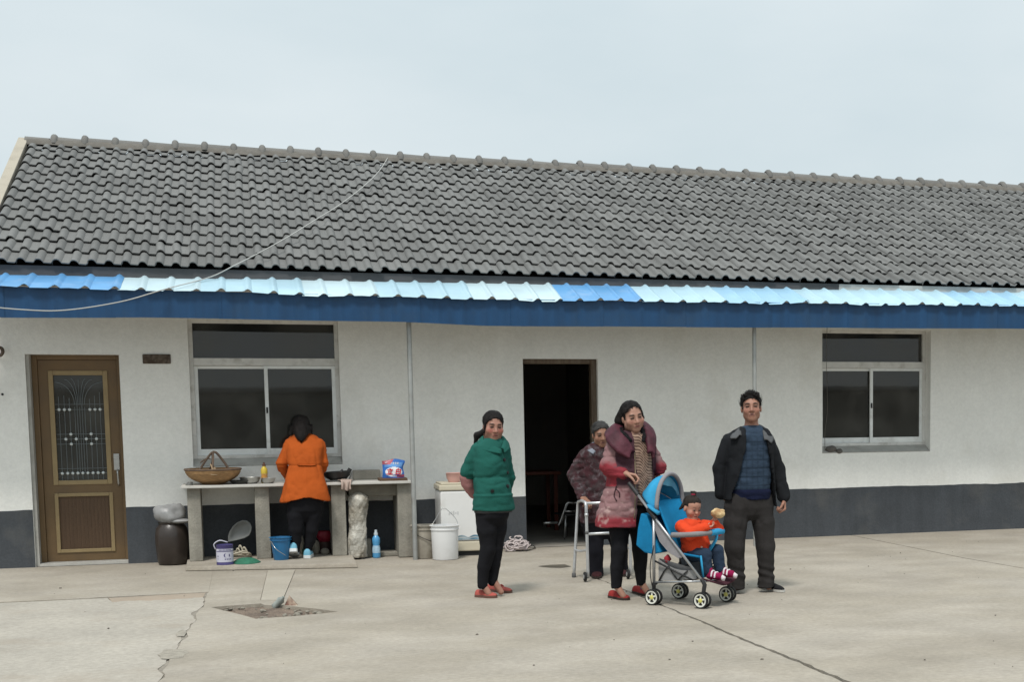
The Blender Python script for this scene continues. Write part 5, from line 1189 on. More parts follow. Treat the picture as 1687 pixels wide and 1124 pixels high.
def swcol(V):
    c = np.tile(np.array([.033, .052, .082]), (len(V), 1)); k = np.zeros(len(V))
    for z in zz_: k = np.maximum(k, np.exp(-((V[:, 2] - z) / .0055) ** 2))
    for x in xz: k = np.maximum(k, .55 * np.exp(-((V[:, 0] - x) / .005) ** 2))
    k *= V[:, 2] < P(1235, 722)[2]; c = c * (1 - .5 * k[:, None]); lo = V[:, 2] < P(1235, 806)[2]; c[lo] = (.010, .013, .035); return c
M_swa = mat('sweater_knit', (1, 1, 1), .95, .15, 40, .8, 160, spec=.1, attr=True)
vobj('sweater', S, M_swa, R0, swcol, folds=[(.005, (14, 14, 22), 2), (.003, (8, 8, 22), 12, 1)], disp=lambda V: -.006 * np.exp(-((V[:, 2] - P(1235, 806)[2]) / .008) ** 2))
S = Vol(P(1222, 712, -.2), P(1255, 694, .2), .006); ring(S, [P(1225, 706, 0), P(1230, 708, -.055), P(1238, 709.5, -.07), P(1246, 708, -.055), P(1251, 706, 0), P(1238, 702, .065), P(1225, 706, 0)], .0125, .006); vobj('sweater_collar', S, M_swt, R0)
M_trg = cloth('grey_trousers', (.030, .0275, .027), var=.14, vscale=7, bscale=140)
T = P.vol(1180, 1300, 800, 975, .0075, -.25, .25); T.loft(P.st([(812, 1201, 1268, .108), (822, 1197, 1271, .110), (836, 1195, 1273, .106), (848, 1199, 1270, .088), (858, 1212, 1256, .05)]), n=2.1, k=.02)
T.chain([P(1214, 838), P(1212, 862), P(1211, 902, -.012), P(1214, 955, 0), P(1214, 974, 0)], [.092, .092, .080, .064, .068], .022); T.chain([P(1253, 838), P(1257, 862), P(1261, 902, -.012), P(1262, 955, .0), P(1262, 974, 0)], [.090, .088, .076, .064, .068], .022)
def trf(V):
    z = V[:, 2]; zb = P(1240, 945)[2]; return .006 * np.sin(z * 95 + V[:, 0] * 30) * np.exp(-((z - zb) / .07) ** 2) + .007 * np.exp(-((V[:, 0] - P(1213, 900)[0]) / .006) ** 2) * (z < .7) * (V[:, 1] < -4.43)
T.add(lambda X, Y, Z: (.022 - Z) + 0 * X + 0 * Y, (2, -6, -1), (6, -3, .012), 0, cut=True); vobj('trousers', T, M_trg, R0, folds=[(.005, (9, 9, 4), 5), (.0045, (19, 19, 5), 16, 1)], disp=trf)
M_jk = cloth('dark_jacket', (.012, .013, .015), var=.25, vscale=9, bscale=110); jst = P.st([(702, 1224, 1252, .075, .01), (708, 1211, 1263, .10, .01), (717, 1198, 1271, .125, .005), (738, 1197, 1273, .142), (765, 1197, 1273, .148), (795, 1194, 1275, .15), (818, 1192, 1276, .15), (836, 1191, 1278, .148)])
J = P.vol(1160, 1315, 695, 845, .0075, -.3, .3); J.loft(jst); J.chain([P(1201, 728, .01), P(1185, 772, .03), P(1187, 814, .04)], [.064, .056, .05], .014); J.chain([P(1266, 729, .01), P(1283, 775, .02), P(1291, 819, -.03)], [.062, .054, .049], .014)
wz = [P(1235, y)[2] for y in (835, 812, 790, 745, 725, 700)]; wl = [P(x, y)[0] for x, y in ((1198, 835), (1200, 812), (1208, 790), (1219, 745), (1222, 725), (1224, 700))]; wr = [P(x, y)[0] for x, y in ((1275, 835), (1271, 812), (1268, 790), (1260, 745), (1256, 725), (1252, 700))]
def wedge(X, Y, Z):
    zz = Z.ravel(); a = np.interp(zz, wz, wl).astype(np.float32)[None, None, :]; b = np.interp(zz, wz, wr).astype(np.float32)[None, None, :]
    return np.maximum(np.maximum(np.maximum(a - X, X - b), Y - (P.Y + .06)), -10 + 0 * Z)
J.add(wedge, P(1185, 850, -.4), P(1290, 690, .1), 0, cut=True); jb = P(1236, 823)[2]
J.add(lambda X, Y, Z: np.maximum(np.abs(X - P(1215, 823)[0]) - .26, Z - (jb + .0)) + 0 * Y, P(1170, 860, -.4), P(1268, 823, .4), 0, cut=True)
jk = vobj('jacket', J, M_jk, R0, folds=[(.007, (9, 9, 5), 8), (.0045, (15, 15, 6), 19, 1), (.0025, (30, 30, 20), 9)])
M_cor = cloth('grey_cord_collar', (.085, .088, .092), var=.2, vscale=40)
flap(R0, 'jacket_collar', [P(*q) for q in ((1238, 701, .085), (1228, 702, .065), (1222, 706, .0), (1221, 711, -.075), (1222, 717, -.115))], [P(*q) for q in ((1238, 707, .12), (1222, 707, .09), (1209, 712, .0), (1203, 721, -.095), (1212, 722, -.125))], M_cor)
flap(R0, 'jacket_collar', [P(*q) for q in ((1238, 701, .085), (1249, 702, .065), (1255, 706, .0), (1256, 712, -.075), (1259, 726, -.12))], [P(*q) for q in ((1238, 707, .12), (1255, 707, .09), (1267, 714, .0), (1274, 723, -.08), (1271, 731, -.125))], M_cor)
m = MB(); zp = [hit(jk, x, y, .004)[0] for x, y in ((1277, 800), (1276.5, 815), (1275.5, 828))]; zp = [z for z in zp if z is not None]
M_shk = cloth('black_shoe', (.012, .012, .013)); M_solew = mat('pale_sole', (.45, .44, .41), .7)
shoe(R0, gp(1252, 968), gp(1290, 977), M_shk, M_solew, .075, .047, .018); shoe(R0, gp(1214, 966), gp(1208, 979), M_shk, M_solew, .075, .047, .018)

# ------------------------------------------------ woman in the green jacket
P = Fig(-3.9, 'woman in a green jacket and black trousers with her hands behind her back', (gp(805, 982)[0], -3.9, 0)); R0 = P.root
ho = P(812.5, 702.5, -.01); HM = headframe(ho, 14, 8, 3); yw_b = math.radians(22)
jst = P.st([(722, 797, 827, .065, .0), (728, 788, 832, .09), (735, 780, 836, .105), (748, 778, 838, .118, -.005), (768, 779, 838, .125, -.015), (785, 780, 837, .118, -.01), (803, 780, 842, .128, -.015), (822, 779, 846, .132, -.01), (841, 777, 849, .135)])
B = P.vol(740, 870, 670, 995, .0052, -.3, .3); B.loft(shrink(jst, .014), yw_b); add_head(B, ho, HM, .97, 1.10, fem=1.0); B.cone(P(808, 716, .02), P(808, 732, .03), .052, .06, .02)
lL = [P(800, 850, -.02), P(801, 905, -.03), P(794, 962, -.01), P(800, 974, -.03)]; lR = [P(822, 850, .02), P(818, 902, .03), P(812, 955, .05), P(819, 966, .06)]
for l, dx_ in ((lL, .05), (lR, .06)): l[-1] = np.array([l[-2][0] + dx_, l[-2][1] - .02, .036])
for l in (lL, lR): B.chain(l, [.062, .044, .028, .024], .02)
aL = [P(789, 744, .02), P(771, 786, .09), P(782, 812, .15)]; aR = [P(828, 744, .0), P(837, 786, .05), P(828, 815, .15)]
for a in (aL, aR): B.chain(a, [.042, .035, .028], .02)
hand(B, aL[2], (1, .1, -.3), (0, 1, 0), (0, 0, 1), .9); hand(B, aR[2], (-1, .1, -.3), (0, 1, 0), (0, 0, 1), .9)
HK[0] = 11.0
bd_ = vobj('body', B, M_skin, R0, skincol(ho, HM, .97, (.31, .158, .115), blush=(.34, .095, .078), bl=.8, lip=(.29, .085, .08), hl=.074))
features(R0, bd_, ho, HM, .97, eh=.0036)
Hh = Vol(ho - [.2, .2, .3], ho + .18, .006); Hh.add(hairfn(ho, HM, .97, .076, -.03, -.085, .034, 1.0), ho - .16, ho + .16, 0); bk_ = -HM[:, 1]
Hh.chain([ho + bk_ * .10 + [0, 0, -.01], ho + bk_ * .13 + [-.02, 0, -.06], P(786, 718, .10), P(781, 733, .10)], [.045, .034, .024, .008], .02); Hh.chain([ho + HM @ [.07, .02, .03], ho + HM @ [.078, .03, -.04], ho + HM @ [.074, .04, -.085]], [.012, .007, .003], .01)
vobj('hair', Hh, M_hair, R0, folds=[(.003, (70, 70, 30), 3)])
strands(R0, ho, HM, .97, 420, M_hair, lambda p, rs: np.array([.5 * p[0] + math.copysign(.03, p[0]) + rs.normal() * .008, -.12, -.02 + rs.normal() * .01]), 5, .068, (.7, 1.4), .0035, (.0, .008))
M_grn = cloth('green_jacket', (.015, .090, .073), var=.12, vscale=6, bscale=120); J = P.vol(740, 870, 712, 850, .0072, -.3, .32); J.loft(jst, yw_b, 2.2)
J.chain([P(788, 742, .02), P(771, 778, .07), P(770, 784, .08)], [.062, .061, .058], .016); J.chain([P(829, 742, .0), P(838, 786, .05), P(834, 806, .13)], [.056, .050, .046], .016)
J.add(lambda X, Y, Z: np.maximum(Z - P(770, 790.5)[2], X - P(781, 790)[0]) + 0 * Y, P(745, 810, -.2), P(781, 790.5, .3), 0, cut=True)
zs_ = [P(808, y)[2] for y in (786, 813)]
jk = vobj('jacket', J, M_grn, R0, folds=[(.005, (7, 7, 12), 4), (.003, (8, 8, 18), 14, 1), (.002, (28, 28, 34), 5)], disp=lambda V: -.005 * np.exp(-((V[:, 2] - zs_[0] - .03 * (V[:, 0] - 1.8)) / .009) ** 2) - .005 * np.exp(-((V[:, 2] - zs_[1]) / .006) ** 2) + .006 * np.exp(-((V[:, 2] - zs_[1] + .012) / .01) ** 2))
flap(R0, 'jacket_collar', [P(*q) for q in ((816, 719, .085), (804, 718, .07), (797, 720, .0), (802, 729, -.07), (826, 741, -.125))], [P(*q) for q in ((818, 727, .13), (796, 725, .12), (786, 728, .0), (795, 741, -.11), (826, 748, -.14))], M_grn, .014)
flap(R0, 'jacket_collar', [P(*q) for q in ((816, 719, .085), (822, 720, .07), (826, 723, .02), (828, 730, -.05), (827, 741, -.12))], [P(*q) for q in ((818, 727, .13), (830, 726, .10), (836, 731, .02), (838, 741, -.07), (831, 747, -.135))], M_grn, .014)
M_btn = mat('dark_button', (.01, .012, .012), .4)
for (x, y, r) in ((830.5, 758, .0145), (836, 779, .0135), (836, 801.5, .0155), (811, 809.5, .0145)):
    p, n = hit(jk, x, y, .002)
    if p is None: continue
    m = MB(); q = Vector(n).to_track_quat('Z', 'Y').to_matrix(); m.lathe([(0, -.002), (r, -.002), (r, .005), (r * .7, .007), (0, .0065)], p, 14, q); obj('button', m, M_btn, R0, smooth=.8)
S = P.vol(745, 800, 780, 835, .006, -.05, .32); S.chain([P(768, 787, .08), P(771, 797, .10), P(781, 815, .14)], [.052, .054, .04], .01); vobj('inner_sleeve', S, cloth('pink_sleeve', (.33, .155, .15)), R0, folds=[(.004, (25, 25, 25), 3)])
S = P.vol(770, 860, 830, 850, .007, -.25, .25); S.loft(P.st([(838, 780, 846, .122), (845, 781, 844, .12)]), yw_b); vobj('undershirt', S, cloth('grey_vest', (.05, .05, .052)), R0)
T = P.vol(770, 860, 838, 972, .007, -.25, .25); T.loft(P.st([(841, 783, 840, .118), (852, 785, 839, .116), (862, 792, 832, .09), (870, 803, 820, .05)]), yw_b)
T.chain([P(800, 848, -.02), P(802, 875, -.025), P(804, 905, -.03), P(797, 935, -.015), P(794, 965, -.01)], [.078, .076, .060, .052, .040], .012); T.chain([P(822, 848, .02), P(820, 875, .025), P(817.5, 903, .03), P(814, 930, .045), P(811.5, 959, .05)], [.074, .07, .056, .05, .038], .012)
vobj('trousers', T, M_trb, R0, folds=[(.005, (10, 10, 9), 5), (.003, (30, 30, 18), 6)])
M_pshoe = cloth('salmon_loafer', (.36, .085, .07), var=.15); M_psole = mat('brown_sole', (.12, .06, .045), .8)
for (a, b) in ((gp(785, 984), gp(818, 986)), (gp(805, 974), gp(842, 978))):
    s_ = shoe(R0, a, b, M_pshoe, M_psole, .062, .043, .018); q = a + (b - a) * .56; m = MB(); m.tube([q + [-.018, -.02, .052], q + [0, -.012, .06], q + [.02, 0, .05]], [.006, .01, .006], 6); obj('bow', m, M_pshoe, s_, smooth=True)
# ------------------------------------------------ woman in the orange coat, seen from behind
M_run = cloth('running_shoe_blue', (.16, .38, .50), var=.15); M_runw = mat('running_sole', (.60, .62, .62), .6)
YO = -.62; P = Fig(YO, 'woman in an orange coat bending over the washing counter, seen from behind', (at(497, 926, YO)[0], YO, 0)); R0 = P.root
jst = P.st([(715, 485, 511, .07, .27), (719, 477, 523, .095, .24), (726, 472, 530, .115, .20), (738, 471, 532, .128, .14), (752, 473, 531, .13, .10), (767, 475, 530, .122, .07), (785, 471, 534, .135, .04), (805, 466, 540, .150, .02), (822, 462, 544, .16, .01), (831, 461, 545, .162, .01)])
ho = P(496.5, 706, .34); fy = np.array([.05, 1, 0.]); HM = headframe(ho, 180, 42, 0)
B = P.vol(440, 560, 680, 935, .006, -.45, .55); B.loft(shrink([q for q in jst if q[0] > P(500, 800)[2]], .018)); B.loft(P.st([(795, 478, 529, .09, .02), (838, 480, 526, .10, .02)])); add_head(B, ho, HM, .98, 1.0); B.cone(P(497, 716, .30), P(497, 726, .22), .052, .06, .02)
lL = [P(486, 835, .0), P(487, 872, -.01), P(486, 900, .0), P(486, 908, .10)]; lR = [P(517, 835, .02), P(513, 872, .02), P(508, 903, .05), P(508, 910, .14)]
for l in (lL, lR): B.chain(l, [.056, .040, .028, .022], .02)
aL = [P(477, 730, .18), P(463, 765, .16), P(474, 790, .36)]; aR = [P(526, 730, .18), P(534, 762, .16), P(522, 788, .36)]
for a in (aL, aR): B.chain(a, [.045, .04, .028], .02)
hand(B, aL[2], (.4, 1, -.3), (.6, 0, -1), (.8, -.3, .3), .9); hand(B, aR[2], (-.4, 1, -.3), (-.6, 0, -1), (-.8, -.3, .3), .9)
vobj('body', B, M_skin, R0, skincol(ho, HM, .98, (.36, .18, .12)))
Hh = Vol(ho - .30, ho + .2, .006); Hh.add(hairfn(ho, HM, .98, .07, -.05, -.10, .03, 1.05), ho - .17, ho + .17, 0); Hh.chain([P(496, 697, .235), P(496, 708, .165), P(496, 719, .10), P(496, 727, .05)], [.072, .066, .046, .012], .03)
for (a, b, r) in (((486, 706, .20), (487, 718, .12), .024), ((491, 707, .18), (492, 722, .085), .026), ((497, 707, .18), (496, 728.5, .055), .026), ((503, 707, .18), (501, 723, .08), .026), ((509, 706, .20), (506, 717, .12), .022), ((482, 704, .26), (479, 718, .19), .02), ((512, 702, .28), (514, 715, .22), .016)):
    Hh.cone(P(*a), P(*b), r * 1.2, .007, .016)
vobj('hair', Hh, M_hair, R0, folds=[(.004, (70, 70, 24), 3)])
strands(R0, ho, HM, .98, 420, mat('dark_red_hair', (.018, .009, .008), .6, .4, 40, .9, 160, spec=.2), lambda p, rs: np.array([.3 * p[0] + rs.normal() * .012, -.12, -.05]), 6, .07, (.8, 1.6), .0038, (.0, .012), low=-.09)
m = MB(); p = P(496, 699, .20); pp, nn = None, None
M_org = cloth('orange_coat', (.38, .078, .014), var=.08, vscale=7, bscale=120); J = P.vol(440, 562, 708, 842, .0075, -.4, .55); J.loft(jst, 0, 2.3)
J.chain([P(478, 732, .17), P(464.5, 764, .15), P(467, 772, .20), P(474, 786, .33)], [.060, .053, .05, .04], .016); J.chain([P(525, 732, .17), P(532.5, 764, .15), P(530, 772, .2), P(523, 786, .33)], [.060, .053, .05, .04], .016)
zw = P(500, 767)[2]
def orf(V):
    hem = np.clip((P(500, 815)[2] - V[:, 2]) / .12, 0, 1); return -.007 * np.exp(-((V[:, 2] - zw) / .008) ** 2) + hem * .008 * np.sin(V[:, 0] * 42) + .004 * np.exp(-((V[:, 0] - P(503, 800)[0]) / .012) ** 2) * (V[:, 2] < zw)
J.add(lambda X, Y, Z: Z - (P(500, 827)[2] + .045 * np.exp(-((X - P(505, 820)[0]) / .13) ** 2)) + 0 * Y, P(440, 850, -.4), P(562, 812, .5), 0, cut=True)
jk = vobj('coat', J, M_org, R0, folds=[(.005, (8, 8, 7), 4), (.004, (14, 14, 7), 14, 1), (.002, (28, 28, 34), 5)], disp=orf)
b_ = [hit(jk, x, y, .004)[0] for x, y in ((492, 766), (499, 766.5), (506, 767), (513, 767), (519, 766))]; b_ = [q for q in b_ if q is not None]
if len(b_) > 2: m = MB(); m.tube(bez(b_, 5), .016, 8, flat=.4); obj('half_belt', m, M_org, R0, smooth=True)
for x in (492, 519):
    p, n = hit(jk, x, 766, .006)
    if p is not None: m = MB(); m.lathe([(0, 0), (.011, 0), (.011, .005), (0, .006)], p, 12, Vector(n).to_track_quat('Z', 'Y').to_matrix()); obj('button', m, cloth('orange_button', (.30, .06, .01)), R0, smooth=.8)
T = P.vol(455, 555, 805, 925, .0075, -.35, .4); T.loft(P.st([(800, 474, 532, .12, .02), (825, 474, 534, .125, .02), (842, 476, 531, .115, .02), (852, 484, 522, .08, .02), (860, 496, 510, .04, .02)]))
T.chain([P(488, 830, .0), P(488, 850, .0), P(487.5, 873, -.01), P(487, 890, .005), P(486, 906, .01)], [.088, .084, .066, .056, .044], .012); T.chain([P(517, 830, .02), P(516, 850, .02), P(513, 873, .02), P(510, 890, .04), P(508, 905, .05)], [.086, .082, .064, .054, .042], .012)
vobj('trousers', T, M_trb, R0, folds=[(.005, (10, 10, 9), 5), (.003, (30, 30, 18), 6)])
zf = PZ
h1 = np.array([at(483, 924, YO)[0], YO - .10, zf]); shoe(R0, h1, h1 + [.02, .25, 0], M_run, M_runw, .10, .048, .032, pitch=.32)
h2 = np.array([at(506, 924, YO)[0], YO - .03, zf]); shoe(R0, h2, h2 + [.03, .25, 0], M_run, M_runw, .095, .046, .03)

# ------------------------------------------------ old woman behind the walker
P = Fig(-2.83, 'old woman in a dark patterned jacket holding a walking frame', (gp(1000, 950)[0], -2.83, 0)); R0 = P.root
WY = -3.02
ho = P(990, 716.5, -.10); HM = headframe(ho, 12, 8, -3)
jst = P.st([(731, 974, 1006, .07, -.05), (737, 963, 1015, .10, -.04), (746, 957, 1021, .12, -.03), (765, 955, 1025, .14), (800, 953, 1028, .15), (835, 953, 1030, .152), (860, 955, 1029, .148)])
B = P.vol(920, 1055, 688, 962, .0055, -.45, .35); B.loft(shrink(jst, .016)); add_head(B, ho, HM, .93, 1.0, old=True, fem=.4); B.cone(P(990, 730, -.06), P(990, 745, -.02), .05, .06, .02)
lL = [P(980, 865), P(981, 905, -.01), P(982, 945, 0), P(982, 951, -.08)]; lR = [P(1012, 865), P(1020, 905, .01), P(1026, 940, .05), P(1026, 946, -.03)]
for l in (lL, lR): B.chain(l, [.062, .048, .032, .026], .02)
hL = np.array([at(962, 826, WY)[0], WY, at(962, 826, WY)[2]])
aL = [P(964, 754, -.01), P(946, 784, .03), hL + [.005, .055, .025]]; aR = [P(1019, 750, -.01), P(1033, 785, .03), P(1028, 818, -.15)]
for a in (aL, aR): B.chain(a, [.042, .036, .026], .02)
hand(B, aL[2], (.25, -1, -.45), (0, -.2, -1), (1, 0, 0), .95, (35, 65, 50)); hand(B, aR[2], (-.1, -1, -.45), (0, -.2, -1), (-1, 0, 0), .95, (35, 65, 50))
HK[0] = 8.0
bd_ = vobj('body', B, M_skin, R0, skincol(ho, HM, .93, (.25, .125, .082), blush=(.22, .09, .06), bl=.35, brow=(.12, .09, .075), lip=(.22, .09, .075), lines=.8, hl=.08, hcol=(.05, .045, .042)))
features(R0, bd_, ho, HM, .93, M_browg, eh=.0034, bh=.003)
Hh = Vol(ho - .19, ho + .19, .006); Hh.add(hairfn(ho, HM, .93, .075, -.02, -.06, .028, 1.02), ho - .16, ho + .16, 0); vobj('hair', Hh, M_hairg, R0, folds=[(.004, (45, 45, 25), 3)])
strands(R0, ho, HM, .93, 380, M_hairg, lambda p, rs: np.array([.5 * p[0] + math.copysign(.04, p[0]) + rs.normal() * .02, -.10, -.03]), 7, .072, (.6, 1.3), .0038, (.0, .014))
M_old = cloth('patterned_jacket', (.05, .020, .024), var=.25, vscale=26, bscale=110, col2=(.045, .032, .034), stain=(.165, .15, .16), sscale=17, samt=.75)
J = P.vol(920, 1055, 722, 865, .0075, -.4, .35); J.loft(jst); J.chain([P(962, 752, -.01), P(946, 784, .03), aL[2] + [0, .02, .01]], [.062, .060, .045], .014); J.chain([P(1017, 752, -.01), P(1032, 785, .03), P(1028, 815, -.14)], [.062, .058, .045], .014)
vobj('jacket', J, M_old, R0, folds=[(.006, (9, 9, 14), 4), (.006, (10, 10, 24), 15, 1), (.003, (30, 30, 36), 5)])
M_colr = cloth('grey_collar', (.20, .215, .25)); flap(R0, 'jacket_collar', [P(*q) for q in ((990, 727, .03), (980, 729, .0), (977, 734, -.08), (982, 745, -.14))], [P(*q) for q in ((988, 734, .07), (971, 735, .02), (967, 741, -.09), (977, 748, -.155))], M_colr); flap(R0, 'jacket_collar', [P(*q) for q in ((990, 727, .03), (999, 729, .0), (1002, 734, -.08), (997, 746, -.14))], [P(*q) for q in ((990, 734, .07), (1007, 735, .02), (1011, 742, -.09), (1001, 750, -.155))], M_colr)
T = P.vol(945, 1050, 850, 952, .0075, -.25, .25); T.loft(P.st([(852, 957, 1027, .14), (866, 958, 1026, .13), (880, 968, 1016, .10), (888, 984, 1004, .05)]))
T.chain([P(976, 862), P(979, 885), P(981, 910, -.01), P(982, 942, 0), P(982, 949, 0)], [.090, .082, .072, .062, .064], .012); T.chain([P(1010, 862), P(1016, 885), P(1021, 908, .01), P(1025, 938, .05)], [.088, .08, .072, .060], .012)
vobj('trousers', T, cloth('dark_navy_trousers', (.012, .012, .016)), R0, folds=[(.007, (10, 10, 9), 5), (.004, (26, 26, 16), 6)])
M_osh = cloth('maroon_cloth_shoe', (.05, .018, .02)); shoe(R0, gp(984, 943), gp(983, 955), M_osh, M_sole, .07, .047, .018); shoe(R0, gp(1025, 938), gp(1029, 951), M_osh, M_sole, .07, .047, .018)

# walking frame
M_walk = mat('walker_aluminium', (.50, .51, .52), .35, .08, 14, metal=.55, spec=.5, stain=(.36, .36, .36), sscale=20, samt=.4); M_rub = mat('grey_rubber', (.10, .10, .10), .8)
rl, fl_ = gp(945.5, 952), gp(969, 959); wk = thing('walking_frame', 'light metal walking frame with small front wheels standing before the old woman', 'walker', ((rl[0] + fl_[0]) / 2 + .2, (rl[1] + fl_[1]) / 2, 0))
zt = at(951, 826, rl[1])[2]; rt = at(952, 826, rl[1]); ft = at(965.5, 828, fl_[1]); SH = np.array([.40, .05, 0]); r_ = .0135
for k, sh in enumerate((0 * SH, SH)):
    m = MB(); path = bez([rl + sh + [0, 0, .02], rl * .5 + rt * .5 + sh, rt + sh + [0, -.0, -.03]], 5) + bez([rt + sh + [.002, -.012, -.006], (rt + ft) / 2 + sh + [0, 0, .008], ft + sh + [-.003, .012, -.004]], 5) + bez([ft + sh + [0, 0, -.03], ft * .5 + fl_ * .5 + sh, fl_ + sh + [0, 0, .03]], 5)
    m.tube(path, r_, 10); obj('side_frame', m, M_walk, wk, smooth=True)
    a = rl + (rt - rl) * .36 + sh; b = fl_ + (ft - fl_) * .40 + sh; m = MB(); m.tube(bez([a, a * .6 + b * .4 + [0, 0, -.01], b], 5), .011, 8); obj('side_rail', m, M_walk, wk, smooth=True)
    m = MB(); m.lathe([(.016, 0), (.019, .004), (.019, .035), (.015, .04)], rl + sh, 12); obj('rubber_tip', m, M_rub, wk, smooth=.7)
    m = MB(); wc = fl_ + sh + np.array([-.028, -.004, .045]); RX = Matrix.Rotation(math.pi / 2, 3, 'Y'); m.lathe([(.012, -.011), (.036, -.011), (.043, -.006), (.043, .006), (.036, .011), (.012, .011)], wc, 18, RX); w_ = obj('wheel', m, mat('black_tyre', (.015, .015, .015), .7), wk, smooth=.7)
    m = MB(); m.lathe([(0, -.013), (.02, -.013), (.02, .013), (0, .013)], wc, 12, RX); obj('hub', m, M_walk, w_, smooth=.7)
    m = MB(); m.tube([wc, wc + [.028, 0, .0], wc + [.028, .0, .03]], .007, 6); obj('axle', m, M_walk, wk)
    for f_ in (.62, .84): 
        p = fl_ + (ft - fl_) * f_ + sh; m = MB(); m.tube([p - [0, 0, .012], p + [0, 0, .012]], .0165, 10); obj('clip', m, M_rub if f_ < .7 else M_walk, wk, smooth=True)
for f_ in (.985, .60):
    a = fl_ + (ft - fl_) * f_; m = MB(); m.tube([a, a + SH], .0125, 10); obj('cross_bar', m, M_walk, wk, smooth=True)

# ------------------------------------------------ stroller
O = np.array([3.22, -4.83, 0.0]); fu = np.array([.674, -.739, 0]); vv = np.array([.739, .674, 0])
def L3(u, v, z): return O + fu * u + vv * v + np.array([0, 0, z])
def uz(px, py, v): p = onplane(px, py, O + vv * v, vv); return float((p - O) @ fu), float(p[2])
st = thing('stroller', 'blue and grey folding baby stroller with double wheels', 'stroller', O)
M_tube = mat('stroller_tube', (.36, .37, .38), .3, .08, 14, metal=.6, spec=.5); M_plb = mat('black_plastic', (.018, .018, .019), .5, .1, spec=.4)
M_sblue = cloth('stroller_blue', (.010, .165, .34), var=.16, vscale=7); M_sgrey = cloth('stroller_grey', (.23, .22, .23), var=.12, vscale=9); M_sblue2 = cloth('stroller_light_blue', (.035, .27, .48), var=.14, vscale=9)
M_foam = mat('grey_foam', (.20, .19, .195), .9, .1, 20, .3, 90); M_rimw = mat('wheel_white', (.60, .60, .54), .45, .08, 20); M_rimy = mat('wheel_yellow', (.55, .51, .14), .45, .1); M_tyre = mat('black_tyre', (.015, .015, .015), .7)
hv = .20
tu, tz = uz(1036, 796, -hv); bu, bz_ = uz(1160, 962, -hv); lu, lz = uz(1077, 850, -hv); ru, rz_ = uz(1077.5, 965, -hv)
wu_r, wu_f = uz(1077, 982, -hv)[0], uz(1157, 985, -hv)[0]; WR = .062
AX = Matrix((tuple(fu), (0, 0, 1), tuple(vv))).transposed()   # local z along the axle
for sd in (-1, 1):
    v = sd * hv; p0, p1 = L3(tu, v, tz), L3(bu, v, bz_)
    m = MB(); m.tube([p0 + (p1 - p0) * .10, p1], .0105, 10); obj('frame_tube', m, M_tube, st, smooth=True)
    m = MB(); m.tube([p0, p0 + (p1 - p0) * .12], .0165, 12); obj('handle_grip', m, M_foam if 0 else M_plb, st, smooth=.8)
    m = MB(); m.tube([p0 + (p1 - p0) * .26, p0 + (p1 - p0) * .36], .02, 10); obj('hinge', m, M_plb, st, smooth=.8)
    m = MB(); m.tube([L3(lu, v, lz), L3(ru, v, rz_)], .0115, 10); obj('rear_leg', m, M_tube, st, smooth=True)
    m = MB(); m.tube([L3(ru, v, rz_ + .02), L3(wu_r, v, WR)], .015, 10); m.tube([L3(wu_r, v - .035, WR), L3(wu_r, v + .035, WR)], .007, 8); obj('rear_axle', m, M_plb, st, smooth=.8)
    m = MB(); m.tube([L3(bu - .02, v, bz_ + .03), L3(bu + .005, v, bz_ - .01), L3(wu_f + .01, v, WR + .055), L3(wu_f, v, WR)], [.014, .017, .016, .012], 10); m.tube([L3(wu_f, v - .035, WR), L3(wu_f, v + .035, WR)], .007, 8); obj('front_fork', m, M_plb, st, smooth=.8)
    for u in (wu_r, wu_f):
        for dv in (-.024, .024):
            c = L3(u, v + dv, WR); m = MB(); m.lathe([(WR - .013, -.010), (WR - .003, -.012), (WR, -.006), (WR, .006), (WR - .003, .012), (WR - .013, .010)], c, 28, AX); m.f = m.f[:-2]; m.lathe([(0, -.002), (WR - .0125, -.002), (WR - .0125, .002), (0, .002)], c, 28, AX); w_ = obj('wheel', m, M_tyre, st, smooth=.7)
            m = MB(); m.lathe([(WR - .0225, -.0105), (WR - .012, -.0122), (WR - .012, .0122), (WR - .0225, .0105), (WR - .0225, -.0105)], c, 28, AX); m.f = m.f[:-2]
            for q in range(5):
                a = q * 2 * math.pi / 5 + .3; d = fu * math.cos(a) + np.array([0, 0, math.sin(a)]); m.tube([c + d * .006, c + d * (WR - .018)], [.0095, .007], 6)
            obj('rim', m, M_rimw, w_, smooth=.7)
            m = MB(); m.lathe([(0, -.0135), (.010, -.0135), (.017, -.0105), (.017, .0105), (.010, .0135), (0, .0135)], c, 14, AX); obj('hub', m, M_rimy if u == wu_f or dv < 0 else M_rimw, w_, smooth=.7)
# cross braces and the basket under the seat
u1, u2 = ru + .01, bu - .09
for (a, b) in ((L3(u1, -hv, .16), L3(.02, hv, .37)), (L3(u1, hv, .16), L3(.02, -hv, .37)), (L3(u1, -hv, .34), L3(u2, -hv, .205)), (L3(u1, hv, .34), L3(u2, hv, .205))):
    m = MB(); m.tube([a, b], .008, 8); obj('cross_brace', m, M_plb, st, smooth=True)
for sd in (-1, 1): m = MB(); m.tube([L3(u1 + .0, sd * hv, .175), L3(bu - .02, sd * hv, .205)], .0085, 8); obj('lower_tube', m, M_tube, st, smooth=True)
m = MB(); 
def bask(u, v): 
    a = u1 + .02 + (.10 - u1 - .02) * u; return L3(a, -.17 + .34 * v, .20 + .10 * (abs(2 * v - 1) ** 3) - .05 * math.sin(math.pi * u) * (1 - abs(2 * v - 1) ** 3) + .06 * (1 - u))
m.grid(bask, 16, 16); bo = obj('basket', m, cloth('basket_mesh', (.20, .20, .21)), st, smooth=True)
